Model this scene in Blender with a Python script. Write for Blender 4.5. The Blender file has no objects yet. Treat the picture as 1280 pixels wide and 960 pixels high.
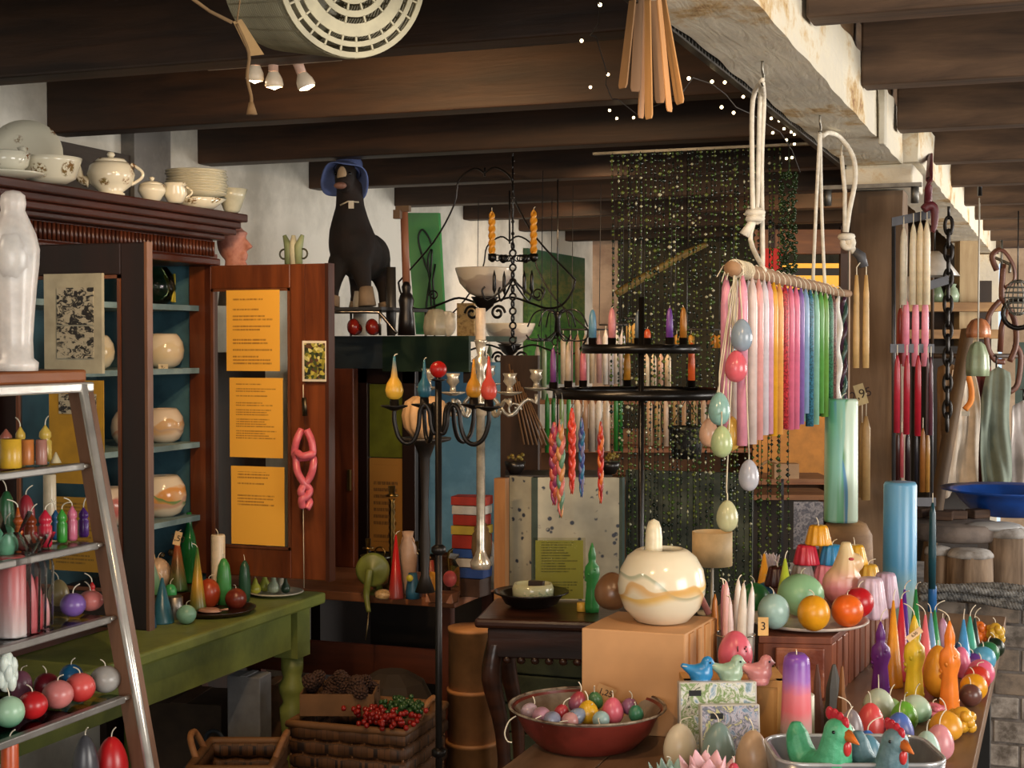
import bpy, math, random
from mathutils import Vector, Matrix, Euler
random.seed(7)
scene = bpy.context.scene
COL = scene.collection
# ---------------------------------------------------------------- camera
CZ = 1.55; F = 1850.0
YAW = math.radians(20.5); PITCH = math.radians(1.55)
cd = bpy.data.cameras.new('camera'); cam = bpy.data.objects.new('camera', cd); COL.objects.link(cam)
cd.sensor_width = 36; cd.lens = F / 1280 * 36; cd.clip_start = .05
cam.location = (0, 0, CZ); cam.rotation_euler = (math.pi/2 - PITCH, 0, YAW)
scene.camera = cam
# ---------------------------------------------------------------- world, lights, exposure
w = bpy.data.worlds.new('sky'); scene.world = w; w.use_nodes = True
w.node_tree.nodes['Background'].inputs[0].default_value = (.62, .78, 1, 1)
w.node_tree.nodes['Background'].inputs[1].default_value = 1.0
scene.view_settings.view_transform = 'Standard'; scene.view_settings.look = 'None'
scene.view_settings.gamma = 1; scene.view_settings.use_curve_mapping = False
scene.view_settings.exposure = 0.35
def area(loc, direction, sx, sy, power, col):
    d = bpy.data.lights.new('daylight', 'AREA'); d.shape = 'RECTANGLE'; d.size = sx; d.size_y = sy
    d.energy = power; d.color = col
    o = bpy.data.objects.new('daylight', d); COL.objects.link(o); o.location = loc
    o.rotation_euler = Vector(direction).to_track_quat('-Z', 'Y').to_euler()
DAY = (1, .93, .84)
area((2.52, 1.3, 1.55), (-1, .25, -.1), 1.7, 1.2, 75, DAY)       # window in the right wall, beside the camera
area((.2, -1.9, 1.65), (-.2, 1, -.08), 2.0, 1.2, 42, DAY)        # shop window behind the camera
area((2.52, 4.9, 1.5), (-1, 0, -.1), 1.3, 1.2, 48, DAY)          # window further down the right wall
area((2.52, 7.9, 1.5), (-1, .1, -.1), 1.7, 1.3, 125, DAY)         # window at the far end
def spot(loc, target, power, size=75, col=(1, .66, .36), blend=.7, r=.025):
    d = bpy.data.lights.new('lamp_light', 'SPOT'); d.energy = power; d.color = col
    d.spot_size = math.radians(size); d.spot_blend = blend; d.shadow_soft_size = r
    o = bpy.data.objects.new('lamp_light', d); COL.objects.link(o); o.location = loc
    o.rotation_euler = (Vector(target) - Vector(loc)).to_track_quat('-Z', 'Y').to_euler()
# warm ceiling spot lights added to light the shop, no fixtures built
spot((-1.0, 1.2, 2.1), (-.6, 2.7, 1.0), 20, 80)
spot((-.2, 1.7, 2.1), (-.55, 3.1, 1.2), 16, 80)
spot((-1.45, 2.5, 2.12), (-2.3, 3.6, 1.2), 24, 75)
spot((-1.3, 3.3, 2.12), (-1.5, 4.6, 1.2), 11, 95)
spot((-1.6, 5.0, 2.12), (-1.7, 6.5, 1.0), 18, 110)
spot((-1.0, 6.3, 2.12), (-1.2, 7.9, 1.3), 22, 110, (1, .6, .28))
spot((-2.0, 1.0, 2.1), (-1.5, 1.8, 1.2), 7, 85, (1, .8, .6))
spot((-2.15, 6.6, 2.12), (-2.6, 7.6, 1.5), 12, 110)
# ---------------------------------------------------------------- pixel helpers (real depth, real size)
RM = cam.rotation_euler.to_matrix(); C0 = Vector((0, 0, CZ))
def ray(px, py): return RM @ Vector(((px-640)/F, -(py-480)/F, -1))
def P(px, py, d): return C0 + ray(px, py)*d
def onz(px, py, z): r = ray(px, py); return C0 + r*((z-CZ)/r.z)
def onx(px, py, x): r = ray(px, py); return C0 + r*(x/r.x)
def ony(px, py, y): r = ray(px, py); return C0 + r*(y/r.y)
def at(px, z, d):
    a = P(px, 0, d); b = P(px, 960, d); t = (z-a.z)/(b.z-a.z); return P(px, 960*t, d)
# ---------------------------------------------------------------- materials
def H(s):
    s = s.lstrip('#'); o = []
    for i in (0, 2, 4):
        c = int(s[i:i+2], 16)/255; o.append(c/12.92 if c <= .04045 else ((c+.055)/1.055)**2.4)
    return (*o, 1)
MC = {}
class NT:
    def __init__(s, name):
        s.m = bpy.data.materials.new(name); s.m.use_nodes = True; s.t = s.m.node_tree; s.n = s.t.nodes
        s.b = s.n['Principled BSDF']
    def node(s, typ, **kw):
        n = s.n.new(typ)
        for k, v in kw.items():
            if k.startswith('i_'): n.inputs[k[2:].replace('_', ' ')].default_value = v
            else: setattr(n, k, v)
        return n
    def link(s, a, b): s.t.links.new(a, b)
    def coord(s, scale=(1, 1, 1), kind='Object'):
        t = s.node('ShaderNodeTexCoord'); m = s.node('ShaderNodeMapping'); m.inputs['Scale'].default_value = scale
        s.link(t.outputs[kind], m.inputs[0]); return m.outputs[0]
    def noise(s, vec, scale, detail=4, rough=.55, dist=0):
        n = s.node('ShaderNodeTexNoise'); n.inputs['Scale'].default_value = scale
        n.inputs['Detail'].default_value = detail; n.inputs['Roughness'].default_value = rough
        n.inputs['Distortion'].default_value = dist; s.link(vec, n.inputs['Vector']); return n.outputs[0]
    def ramp(s, fac, stops, interp='LINEAR'):
        r = s.node('ShaderNodeValToRGB'); r.color_ramp.interpolation = interp
        e = r.color_ramp.elements
        while len(e) < len(stops): e.new(.5)
        for i, (p, c) in enumerate(stops): e[i].position = p; e[i].color = H(c) if isinstance(c, str) else c
        s.link(fac, r.inputs[0]); return r.outputs[0]
    def mix(s, f, a, b, mode='MIX'):
        m = s.node('ShaderNodeMix', data_type='RGBA', blend_type=mode)
        for v, i in ((f, 0), (a, 6), (b, 7)):
            if hasattr(v, 'links'): s.link(v, m.inputs[i])
            else: m.inputs[i].default_value = H(v) if isinstance(v, str) else v
        return m.outputs[2]
    def bump(s, h, strength=.3, dist=.01):
        b = s.node('ShaderNodeBump'); b.inputs['Strength'].default_value = strength; b.inputs['Distance'].default_value = dist
        s.link(h, b.inputs['Height']); s.link(b.outputs[0], s.b.inputs['Normal'])
    def set(s, **kw):
        for k, v in kw.items(): s.b.inputs[k.replace('_', ' ')].default_value = v
def cached(f):
    def g(*a, **k):
        key = (f.__name__, repr(a), repr(k))
        if key not in MC: MC[key] = f(*a, **k)
        return MC[key]
    return g
def shade(hexc, k):
    return '%02x%02x%02x' % tuple(max(0, min(255, int(int(hexc[i:i+2], 16)*k))) for i in (0, 2, 4))
@cached
def plain(c, rough=.5, metal=0.0, var=.12, scale=18, bump=.0):
    t = NT('painted'); v = t.coord(); n = t.noise(v, scale)
    t.link(t.ramp(n, [(.3, shade(c, 1-var)), (.7, shade(c, 1+var*.6))]), t.b.inputs['Base Color'])
    t.set(Roughness=rough, Metallic=metal)
    if bump: t.bump(n, bump, .004)
    return t.m
@cached
def wax(c, rough=.32, sheen=.0):
    t = NT('wax'); v = t.coord(); n = t.noise(v, 45, 3)
    if isinstance(c, str): c = (c,)
    if len(c) == 1:
        base = t.ramp(n, [(.25, shade(c[0], .9)), (.75, shade(c[0], 1.04))])
    else:
        tc = t.node('ShaderNodeTexCoord'); sp = t.node('ShaderNodeSeparateXYZ'); t.link(tc.outputs['Generated'], sp.inputs[0])
        a = t.node('ShaderNodeMath', operation='MULTIPLY_ADD'); t.link(n, a.inputs[0]); a.inputs[1].default_value = .12
        t.link(sp.outputs[2], a.inputs[2])
        base = t.ramp(a.outputs[0], [(.08+.9*i/(len(c)-1), k) for i, k in enumerate(c)])
    t.link(base, t.b.inputs['Base Color'])
    t.set(Roughness=rough); t.b.inputs['Subsurface Weight'].default_value = .22
    t.b.inputs['Subsurface Radius'].default_value = (.012, .008, .006); t.b.inputs['Subsurface Scale'].default_value = 1
    return t.m
@cached
def glitter(c, c2):
    t = NT('speckled_wax'); v = t.coord(); n = t.noise(v, 260, 2)
    t.link(t.ramp(n, [(.42, c), (.6, c2)]), t.b.inputs['Base Color']); t.set(Roughness=.4); return t.m
@cached
def marbled(base, cols, scale=5.0, rough=.15, width=.03, upright=False, seed=0.0):
    """wax with drawn-out swirls: each colour is a wandering band round the body"""
    t = NT('marbled_wax'); tc = t.node('ShaderNodeTexCoord'); sp = t.node('ShaderNodeSeparateXYZ'); t.link(tc.outputs['Generated'], sp.inputs[0])
    prev = base
    for i, c in enumerate(cols):
        m = t.node('ShaderNodeMapping'); t.link(tc.outputs['Generated'], m.inputs[0]); m.inputs['Location'].default_value = (i*1.37+seed, i*2.61, i*1.23)
        m.inputs['Scale'].default_value = (1, 1, .35 if upright else 1)
        n = t.noise(m.outputs[0], scale, 1.5, .45, .3)
        a = t.node('ShaderNodeMath', operation='MULTIPLY_ADD'); t.link(n, a.inputs[0]); a.inputs[1].default_value = .95; t.link(sp.outputs[0 if upright else 2], a.inputs[2])
        b = t.node('ShaderNodeMath', operation='MULTIPLY_ADD'); t.link(sp.outputs[2 if upright else 0], b.inputs[0]); b.inputs[1].default_value = (-.3, .25, .1, -.2)[i % 4]; t.link(a.outputs[0], b.inputs[2])
        cc = .72+.2*((i*2) % 3)+.03*i; w_ = width*(1.6, .7, 1.0, .8)[i % 4]
        b2 = t.node('ShaderNodeMath', operation='MULTIPLY'); t.link(b.outputs[0], b2.inputs[0]); b2.inputs[1].default_value = .6; cc *= .6
        f = t.ramp(b2.outputs[0], [(cc-w_*1.8, (0, 0, 0, 1)), (cc-w_*.4, (.85, .85, .85, 1)), (cc+w_*.2, (.85, .85, .85, 1)), (cc+w_*.5, (0, 0, 0, 1))])
        prev = t.mix(f, prev, c)
    t.link(prev, t.b.inputs['Base Color']); t.set(Roughness=rough)
    t.b.inputs['Subsurface Weight'].default_value = .1; t.b.inputs['Subsurface Radius'].default_value = (.012, .008, .006)
    return t.m
@cached
def wood(c1, c2, axis='x', rough=.5, scale=3.0, bump=.25):
    t = NT('wood'); s = {'x': (.12, 1, 1), 'y': (1, .12, 1), 'z': (1, 1, .12)}[axis]
    v = t.coord(s); n = t.noise(v, scale*7, 6, .6, .4); n2 = t.noise(t.coord(), 2.5, 3)
    a = t.ramp(n, [(.3, c1), (.68, c2)])
    b = t.mix(t.ramp(n2, [(.35, (0, 0, 0, 1)), (.75, (.55, .55, .55, 1))]), a, shade(c1, .7))
    t.link(b, t.b.inputs['Base Color']); t.set(Roughness=rough); t.bump(n, bump, .004); return t.m
@cached
def plaster(c, dirt, rough=.85, amount=.5, scale=2.5, bump=.5):
    t = NT('plaster'); v = t.coord(); n = t.noise(v, scale, 8, .65); m = t.noise(v, 30, 5)
    t.link(t.ramp(n, [(.35+.1*(1-amount), dirt), (.58, c)]), t.b.inputs['Base Color'])
    t.set(Roughness=rough); t.bump(m, bump, .006); return t.m
@cached
def metal(c, rough=.3, var=.25):
    t = NT('metal'); n = t.noise(t.coord(), 25, 4)
    t.link(t.ramp(n, [(.3, shade(c, 1-var)), (.7, c)]), t.b.inputs['Base Color']); t.set(Roughness=rough, Metallic=1.0); return t.m
@cached
def glow(c, strength):
    t = NT('lit'); t.set(Roughness=.4); t.b.inputs['Base Color'].default_value = H(c)
    t.b.inputs['Emission Color'].default_value = H(c); t.b.inputs['Emission Strength'].default_value = strength; return t.m
@cached
def glass(tint='ffffff', refl=.12, clear=1.0, rough=.03):
    t = NT('thin_glass'); tr = t.node('ShaderNodeBsdfTransparent'); tr.inputs[0].default_value = H(tint)
    g = t.node('ShaderNodeBsdfGlossy'); g.inputs['Roughness'].default_value = rough
    lw = t.node('ShaderNodeLayerWeight'); lw.inputs[0].default_value = refl
    mx = t.node('ShaderNodeMixShader'); t.link(lw.outputs['Fresnel'], mx.inputs[0]); t.link(tr.outputs[0], mx.inputs[1]); t.link(g.outputs[0], mx.inputs[2])
    t.link(mx.outputs[0], t.n['Material Output'].inputs[0]); return t.m
@cached
def printed(paper, ink, rows=26, seed=0.0, rough=.7, head=.93, foot=.1):
    """paper with lines of (illegible) small print; local X across, Z up, Generated coordinates"""
    t = NT('printed_paper'); tc = t.node('ShaderNodeTexCoord'); sp = t.node('ShaderNodeSeparateXYZ'); t.link(tc.outputs['Generated'], sp.inputs[0])
    def M(op, a, b=None, c=None):
        n = t.node('ShaderNodeMath', operation=op)
        for i, q in enumerate((a, b, c)):
            if q is None: continue
            if hasattr(q, 'links'): t.link(q, n.inputs[i])
            else: n.inputs[i].default_value = q
        return n.outputs[0]
    x, z = sp.outputs[0], sp.outputs[2]
    r = M('MULTIPLY', z, float(rows)); line = M('LESS_THAN', M('FRACT', r), .5); row = M('FLOOR', r)
    wn = t.node('ShaderNodeTexWhiteNoise', noise_dimensions='1D'); t.link(M('ADD', row, seed), wn.inputs['W'])
    right = M('LESS_THAN', x, M('MULTIPLY_ADD', wn.outputs[0], .28, .6)); left = M('GREATER_THAN', x, .12)
    wn2 = t.node('ShaderNodeTexWhiteNoise', noise_dimensions='1D'); t.link(M('ADD', row, seed+31.7), wn2.inputs['W'])
    keep = M('GREATER_THAN', wn2.outputs[0], .22)
    f = line
    for q in (right, left, keep, M('LESS_THAN', z, head), M('GREATER_THAN', z, foot)): f = M('MULTIPLY', f, q)
    nn = t.noise(t.coord((240, 1, 30)), 1, 2); f = M('MULTIPLY', f, t.ramp(nn, [(.35, (.2, .2, .2, 1)), (.55, (.8, .8, .8, 1))]))
    t.link(t.mix(f, paper, ink), t.b.inputs['Base Color']); t.set(Roughness=rough); return t.m
@cached
def blotch(cols, scale=12.0, rough=.6, dist=0.3, detail=3, stretch=(1, 1, 1)):
    t = NT('mottled'); n = t.noise(t.coord(stretch), scale, detail, .6, dist); k = len(cols)
    t.link(t.ramp(n, [(.3+.4*i/(k-1), c) for i, c in enumerate(cols)], 'LINEAR'), t.b.inputs['Base Color']); t.set(Roughness=rough); return t.m
@cached
def cells(cols, scale=30.0, rough=.6):
    t = NT('printed_picture'); vo = t.node('ShaderNodeTexVoronoi'); vo.inputs['Scale'].default_value = scale
    n = t.noise(t.coord(), scale*.5, 3); t.link(t.coord(), vo.inputs['Vector'])
    s = t.node('ShaderNodeSeparateColor'); t.link(vo.outputs['Color'], s.inputs[0]); k = len(cols)
    a = t.ramp(s.outputs[0], [(i/k, c) for i, c in enumerate(cols)], 'CONSTANT')
    t.link(t.mix(t.ramp(n, [(.4, (0, 0, 0, 1)), (.7, (.5, .5, .5, 1))]), a, cols[0]), t.b.inputs['Base Color']); t.set(Roughness=rough); return t.m
# ---------------------------------------------------------------- mesh builder
class MB:
    def __init__(s, off=(0, 0, 0)): s.v = []; s.f = []; s.s = []; s.off = Vector(off); s.xf = None
    def add(s, vs, fs, smooth=True):
        b = len(s.v)
        for p in vs:
            p = Vector(p)
            if s.xf is not None: p = s.xf @ p
            s.v.append(p - s.off)
        for f in fs: s.f.append([i+b for i in f]); s.s.append(smooth)
        return s
    def box(s, c, size, rz=0, rot=None):
        R = rot.to_matrix() if rot is not None else Matrix.Rotation(rz, 3, 'Z')
        c = Vector(c); h = [q/2 for q in size]
        vs = [c + R @ Vector((x*h[0], y*h[1], z*h[2])) for x in (-1, 1) for y in (-1, 1) for z in (-1, 1)]
        return s.add(vs, [(0, 1, 3, 2), (4, 6, 7, 5), (0, 4, 5, 1), (2, 3, 7, 6), (0, 2, 6, 4), (1, 5, 7, 3)], False)
    def span(s, a, b):
        return s.box([(a[i]+b[i])/2 for i in range(3)], [abs(a[i]-b[i]) for i in range(3)])
    def lathe(s, prof, n=20, c=(0, 0, 0), flute=None, smooth=True, capb=True, capt=True, sx=1, sy=1):
        c = Vector(c); vs = []; fs = []; m = len(prof)
        for r, z in prof:
            for i in range(n):
                a = 2*math.pi*i/n; rr = r*(1 + (flute[1]*math.cos(a*flute[0]) if flute else 0))
                vs.append(c + Vector((rr*math.cos(a)*sx, rr*math.sin(a)*sy, z)))
        for j in range(m-1):
            for i in range(n):
                k = (i+1) % n; fs.append((j*n+i, j*n+k, (j+1)*n+k, (j+1)*n+i))
        if capb and prof[0][0] > 1e-5: fs.append(tuple(range(n-1, -1, -1)))
        if capt and prof[-1][0] > 1e-5: fs.append(tuple(range((m-1)*n, m*n)))
        return s.add(vs, fs, smooth)
    def ball(s, c, r, n=16, m=10):
        if not hasattr(r, '__len__'): r = (r, r, r)
        c = Vector(c); vs = [c + Vector((0, 0, -r[2]))]; fs = []
        for j in range(1, m):
            t = math.pi*j/m
            for i in range(n):
                a = 2*math.pi*i/n; vs.append(c + Vector((r[0]*math.sin(t)*math.cos(a), r[1]*math.sin(t)*math.sin(a), -r[2]*math.cos(t))))
        vs.append(c + Vector((0, 0, r[2]))); L = len(vs)-1
        for i in range(n):
            k = (i+1) % n; fs.append((0, 1+k, 1+i)); fs.append((L, L-n+i, L-n+k))
            for j in range(m-2): fs.append((1+j*n+i, 1+j*n+k, 1+(j+1)*n+k, 1+(j+1)*n+i))
        return s.add(vs, fs, True)
    def tube(s, pts, r, n=8, closed=False, flat=1.0):
        pts = [Vector(p) for p in pts]; m = len(pts)
        if not hasattr(r, '__len__'): r = [r]*m
        if 4 <= m <= 14 and not closed:      # few control points: round the bends off (Catmull-Rom)
            q_, rq = [], []
            for i in range(m-1):
                a, b, c, d = pts[max(0, i-1)], pts[i], pts[i+1], pts[min(m-1, i+2)]
                for t in range(4):
                    u = t/4; q_.append(.5*((2*b)+(c-a)*u+(2*a-5*b+4*c-d)*u*u+(3*b-a-3*c+d)*u**3)); rq.append(r[i]+(r[i+1]-r[i])*u)
            pts = q_+[pts[-1]]; r = rq+[r[-1]]; m = len(pts)
        vs = []; fs = []; up = None
        for i, p in enumerate(pts):
            if closed: t = pts[(i+1) % m]-pts[i-1]
            else: t = pts[min(i+1, m-1)]-pts[max(i-1, 0)]
            t = t.normalized() if t.length > 1e-9 else Vector((0, 0, 1))
            if up is None: up = Vector((0, 0, 1)) if abs(t.z) < .9 else Vector((1, 0, 0))
            u = (up - t*up.dot(t))
            u = u.normalized() if u.length > 1e-6 else t.orthogonal().normalized()
            w_ = t.cross(u); up = u
            for k in range(n):
                a = 2*math.pi*k/n; vs.append(p + (u*math.cos(a) + w_*math.sin(a)*flat)*r[i])
        for j in range(m if closed else m-1):
            j2 = (j+1) % m
            for k in range(n):
                l = (k+1) % n; fs.append((j*n+k, j*n+l, j2*n+l, j2*n+k))
        if not closed: fs.append(tuple(range(n-1, -1, -1))); fs.append(tuple(range((m-1)*n, m*n)))
        return s.add(vs, fs, True)
    def ring(s, c, R, r, n=28, k=8, axis='z', arc=1.0):
        pts = []
        for i in range(n if arc == 1.0 else n+1):
            a = 2*math.pi*i/n*arc; x, y = R*math.cos(a), R*math.sin(a)
            pts.append(Vector(c) + Vector({'z': (x, y, 0), 'x': (0, x, y), 'y': (x, 0, y)}[axis]))
        return s.tube(pts, r, k, closed=(arc == 1.0))
    def prism(s, pts, h):
        """polygon (3-D points, planar) pushed along vector h"""
        n = len(pts); h = Vector(h); pts = [Vector(p) for p in pts]
        return s.add(pts + [p+h for p in pts], [tuple(range(n-1, -1, -1)), tuple(range(n, 2*n))] + [(i, (i+1) % n, n+(i+1) % n, n+i) for i in range(n)], False)
    def build(s, name, mat, parent=None, bevel=0, remesh=0, smooth=0):
        me = bpy.data.meshes.new(name); me.from_pydata(s.v, [], s.f); me.materials.append(mat)
        me.polygons.foreach_set('use_smooth', s.s if not remesh else [True]*len(s.s)); me.update()
        o = bpy.data.objects.new(name, me); COL.objects.link(o)
        if parent is not None: o.parent = parent
        if bevel:
            b = o.modifiers.new('bevel', 'BEVEL'); b.width = bevel; b.segments = 2; b.limit_method = 'ANGLE'; b.angle_limit = .7
        if remesh:
            b = o.modifiers.new('skin', 'REMESH'); b.mode = 'VOXEL'; b.voxel_size = remesh; b.use_smooth_shade = True
            if smooth: q = o.modifiers.new('smooth', 'SMOOTH'); q.iterations = smooth; q.factor = .5
        return o
def tag(o, label, cat, group=None, kind=None):
    o['label'] = label; o['category'] = cat
    if group: o['group'] = group
    if kind: o['kind'] = kind
    return o
def thing(name, label, cat, loc=(0, 0, 0), rz=0, group=None, rot=None):
    o = bpy.data.objects.new(name, None); COL.objects.link(o); o.empty_display_size = .02
    o.location = loc; o.rotation_euler = rot if rot is not None else (0, 0, rz)
    return tag(o, label, cat, group)
def struct(o): o['kind'] = 'structure'; return o
def stuffpart(o): o['kind'] = 'stuff'; return o
def wickm(): return plain('e6dcc4', .8)
def wick(parent, z, h, r=.0009, side=None, col='e6dcc4', c=(0, 0)):
    a = random.random()*6.28 if side is None else side; k = random.uniform(.3, .9)
    pts = [Vector((c[0], c[1], z-.002))]
    for i in range(1, 6):
        t = i/5; pts.append(Vector((c[0]+math.cos(a)*h*k*t*t, c[1]+math.sin(a)*h*k*t*t, z + h*(t-.45*t*t*k))))
    return MB().tube(pts, max(r, .001), 5).build('wick', plain(col, .8), parent)
# ---------------------------------------------------------------- candle shapes (origin at the foot)
def eggprof(h, r, n=12):
    o = []
    for i in range(n+1):
        t = math.pi*i/n; z = (1-math.cos(t))/2; q = r*math.sin(t)*(1.0+.16*math.cos(t)); o.append((max(q, 1e-6), z*h))
    return o
def shape(kind, h, r):
    m = MB()
    if kind == 'ball': m.ball((0, 0, h/2), (r, r, h/2), 22, 14)
    elif kind == 'egg': m.lathe(eggprof(h, r), 22)
    elif kind == 'taper': m.lathe([(r, 0), (r, h*.55), (r*.85, h*.8), (r*.55, h*.94), (r*.2, h)], 12)
    elif kind == 'cone': m.lathe([(r, 0), (r*.98, h*.03), (r*.1, h)], 16)
    elif kind == 'pyramid': m.lathe([(r, 0), (r*.06, h)], 4, smooth=False)
    elif kind == 'pillar': m.lathe([(r*.97, 0), (r, h*.02), (r*.97, h*.97), (r*.88, h*.99), (r*.1, h*.985)], 26)
    elif kind == 'spire': m.lathe([(r*1.2, 0), (r*1.22, h*.02), (r*1.1, h*.45), (r*.98, h*.9), (r*.9, h*.96), (r*.6, h), (r*.1, h*.99)], 26)
    elif kind == 'thumb': m.lathe([(r*.98, 0), (r, h*.1), (r*.97, h*.8), (r*.86, h*.9), (r*.6, h*.97), (1e-5, h)], 22)
    elif kind == 'bullet': m.lathe([(r*.9, 0), (r, h*.1), (r, h*.45), (r*.85, h*.7), (r*.5, h*.9), (r*.1, h)], 18)
    elif kind == 'gherkin': m.lathe([(r*.75, 0), (r, h*.25), (r*.97, h*.6), (r*.75, h*.85), (r*.35, h*.97), (1e-5, h)], 18)
    elif kind == 'pudding': m.lathe([(r*.98, 0), (r, h*.06), (r*.7, h*.9), (r*.6, h), (r*.1, h*.99)], 60, flute=(10, .06))
    elif kind == 'pear': m.lathe([(r*.5, 0), (r*.92, h*.12), (r, h*.28), (r*.85, h*.45), (r*.45, h*.68), (r*.38, h*.85), (r*.2, h*.97), (1e-5, h)], 18)
    elif kind == 'bulb': m.lathe([(r*.4, 0), (r*.85, h*.08), (r, h*.22), (r*.8, h*.38), (r*.38, h*.52), (r*.24, h*.75), (r*.12, h)], 18)
    elif kind == 'bottle': m.lathe([(r*.9, 0), (r, h*.03), (r, h*.5), (r*.8, h*.65), (r*.4, h*.8), (r*.33, h*.97), (r*.3, h)], 18)
    elif kind == 'figure':      # moulded statuette candle: robe, arms, head, cap
        m.lathe([(r*.85, 0), (r*.95, h*.08), (r*.8, h*.3), (r*.72, h*.42), (r, h*.55), (r*.9, h*.66), (r*.45, h*.72), (r*.5, h*.78), (r*.5, h*.84), (r*.28, h*.93), (r*.06, h)], 20, flute=(5, .07))
        for a in range(7): m.ball((r*.75*math.cos(a*.9), r*.75*math.sin(a*.9), h*(.15+.08*a)), r*.28, 8, 6)
    elif kind == 'pin':         # turned peg shape
        m.lathe([(r*.8, 0), (r, h*.08), (r, h*.55), (r*.7, h*.62), (r*.95, h*.68), (r*.9, h*.8), (r*.4, h*.92), (r*.1, h)], 16)
    elif kind == 'star':        # spiny turned shape
        for k in range(3): m.lathe([(r*.5, h*(.1+.25*k)), (r, h*(.2+.25*k)), (r*.45, h*(.3+.25*k))], 12)
        m.lathe([(r*.6, 0), (r*.5, h*.8), (r*.15, h)], 12)
    elif kind == 'flower':
        m.lathe([(r*.5, 0), (r*.8, h*.3), (r*.6, h*.6), (r*.2, h*.7)], 14)
        for k in range(9):
            a = k*1.2566+(.6 if k > 4 else 0); q = 1 if k > 4 else .62; L = math.hypot(r*q, h)
            m.xf = Matrix.Rotation(a, 4, 'Z') @ Matrix.Rotation(.42*q, 4, 'Y'); m.lathe([(1e-5, 0), (r*.42, h*.15), (r*.66, h*.5), (r*.46, h*.8), (r*.1, h*.97), (1e-5, h)], 10, (r*.12*q, 0, 0), sx=.32); m.xf = None
    elif kind == 'rose':
        m.ball((0, 0, h*.5), (r*.8, r*.8, h*.5), 14, 8)
        for k in range(11):
            a = k*2.4; m.ball((r*.62*math.cos(a), r*.62*math.sin(a), h*(.25+.045*k)), (r*.4, r*.4, h*.22), 8, 6)
    elif kind == 'spiral':
        for q in (0, math.pi):
            m.tube([(r*.45*math.cos(q+t*.75), r*.45*math.sin(q+t*.75), h*t/28) for t in range(29)], [r*(.62 if t < 24 else .62*(29-t)/5) for t in range(29)], 8)
    return m
NAMES = dict(thumb='pillar_candle', spire='pillar_candle', ball='ball_candle', egg='egg_candle', taper='taper_candle', cone='cone_candle', pyramid='pyramid_candle', pillar='pillar_candle',
             bullet='bullet_candle', gherkin='gherkin_candle', pudding='pudding_candle', pear='pear_candle', bulb='bulb_candle', bottle='glass_bottle',
             figure='figure_candle', pin='peg_candle', star='star_candle', flower='tulip_candle', rose='rose_candle', spiral='spiral_candle')
def cnd(kind, px, ytop, wpx, d, z, col, label, group=None, mat=None, tilt=None, wk=.02, cat='candle', name=None, side=None, h=None, base=None):
    """candle whose foot stands at height z, d metres out; its width and top are read off the photograph"""
    p = Vector(base) if base is not None else at(px, z, d); r = wpx/2*d/F
    if h is None: h = max(P(px, ytop, d).z - z, .004)
    e = thing(name or NAMES[kind], label, cat, p, 0, group, rot=tilt)
    shape(kind, h, r).build('body', mat or wax(col), e)
    if wk: wick(e, h*.99, wk, side=side)
    return e
def lettering(parent, text, loc, size, rot, mat, align='CENTER'):
    c = bpy.data.curves.new('lettering', 'FONT'); c.body = text; c.size = size; c.align_x = align; c.align_y = 'CENTER'; c.extrude = .0004
    c.materials.append(mat); o = bpy.data.objects.new('lettering', c); COL.objects.link(o); o.parent = parent
    o.location = loc; o.rotation_euler = rot
    me = bpy.data.meshes.new_from_object(o); me.materials.clear(); me.materials.append(mat); q = bpy.data.objects.new('lettering', me); COL.objects.link(q); q.parent = parent; q.location = loc; q.rotation_euler = rot; bpy.data.objects.remove(o); q.name = 'lettering'; return q
def face_rot(): return (math.pi/2, 0, YAW)
def tagcard(px, py, d, wpx, hpx, label, roll=0, text='2,50', col='dcb987', twine=None):
    """paper price tag facing the aisle"""
    p = P(px, py, d); k = d/F; w_, h_ = wpx*k, hpx*k
    e = thing('price_tag', label, 'tag', p, 0, 'handwritten price tags', rot=Euler((math.pi/2, roll, YAW), 'XYZ'))
    e.rotation_euler = (Matrix.Rotation(YAW, 4, 'Z') @ Matrix.Rotation(math.pi/2, 4, 'X') @ Matrix.Rotation(roll, 4, 'Z')).to_euler()
    MB().box((0, 0, 0), (w_, h_, .0008)).build('card', plain(col, .8), e)
    lettering(e, text, (0, -.002*0, .0007), h_*.62, (0, 0, 0), plain('2c1c14', .8))
    return e
ORD = ['first', 'second', 'third', 'fourth', 'fifth', 'sixth', 'seventh', 'eighth', 'ninth', 'tenth', 'eleventh', 'twelfth', 'thirteenth',
       'fourteenth', 'fifteenth', 'sixteenth', 'seventeenth', 'eighteenth', 'nineteenth', 'twentieth', 'twenty-first', 'twenty-second']
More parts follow.
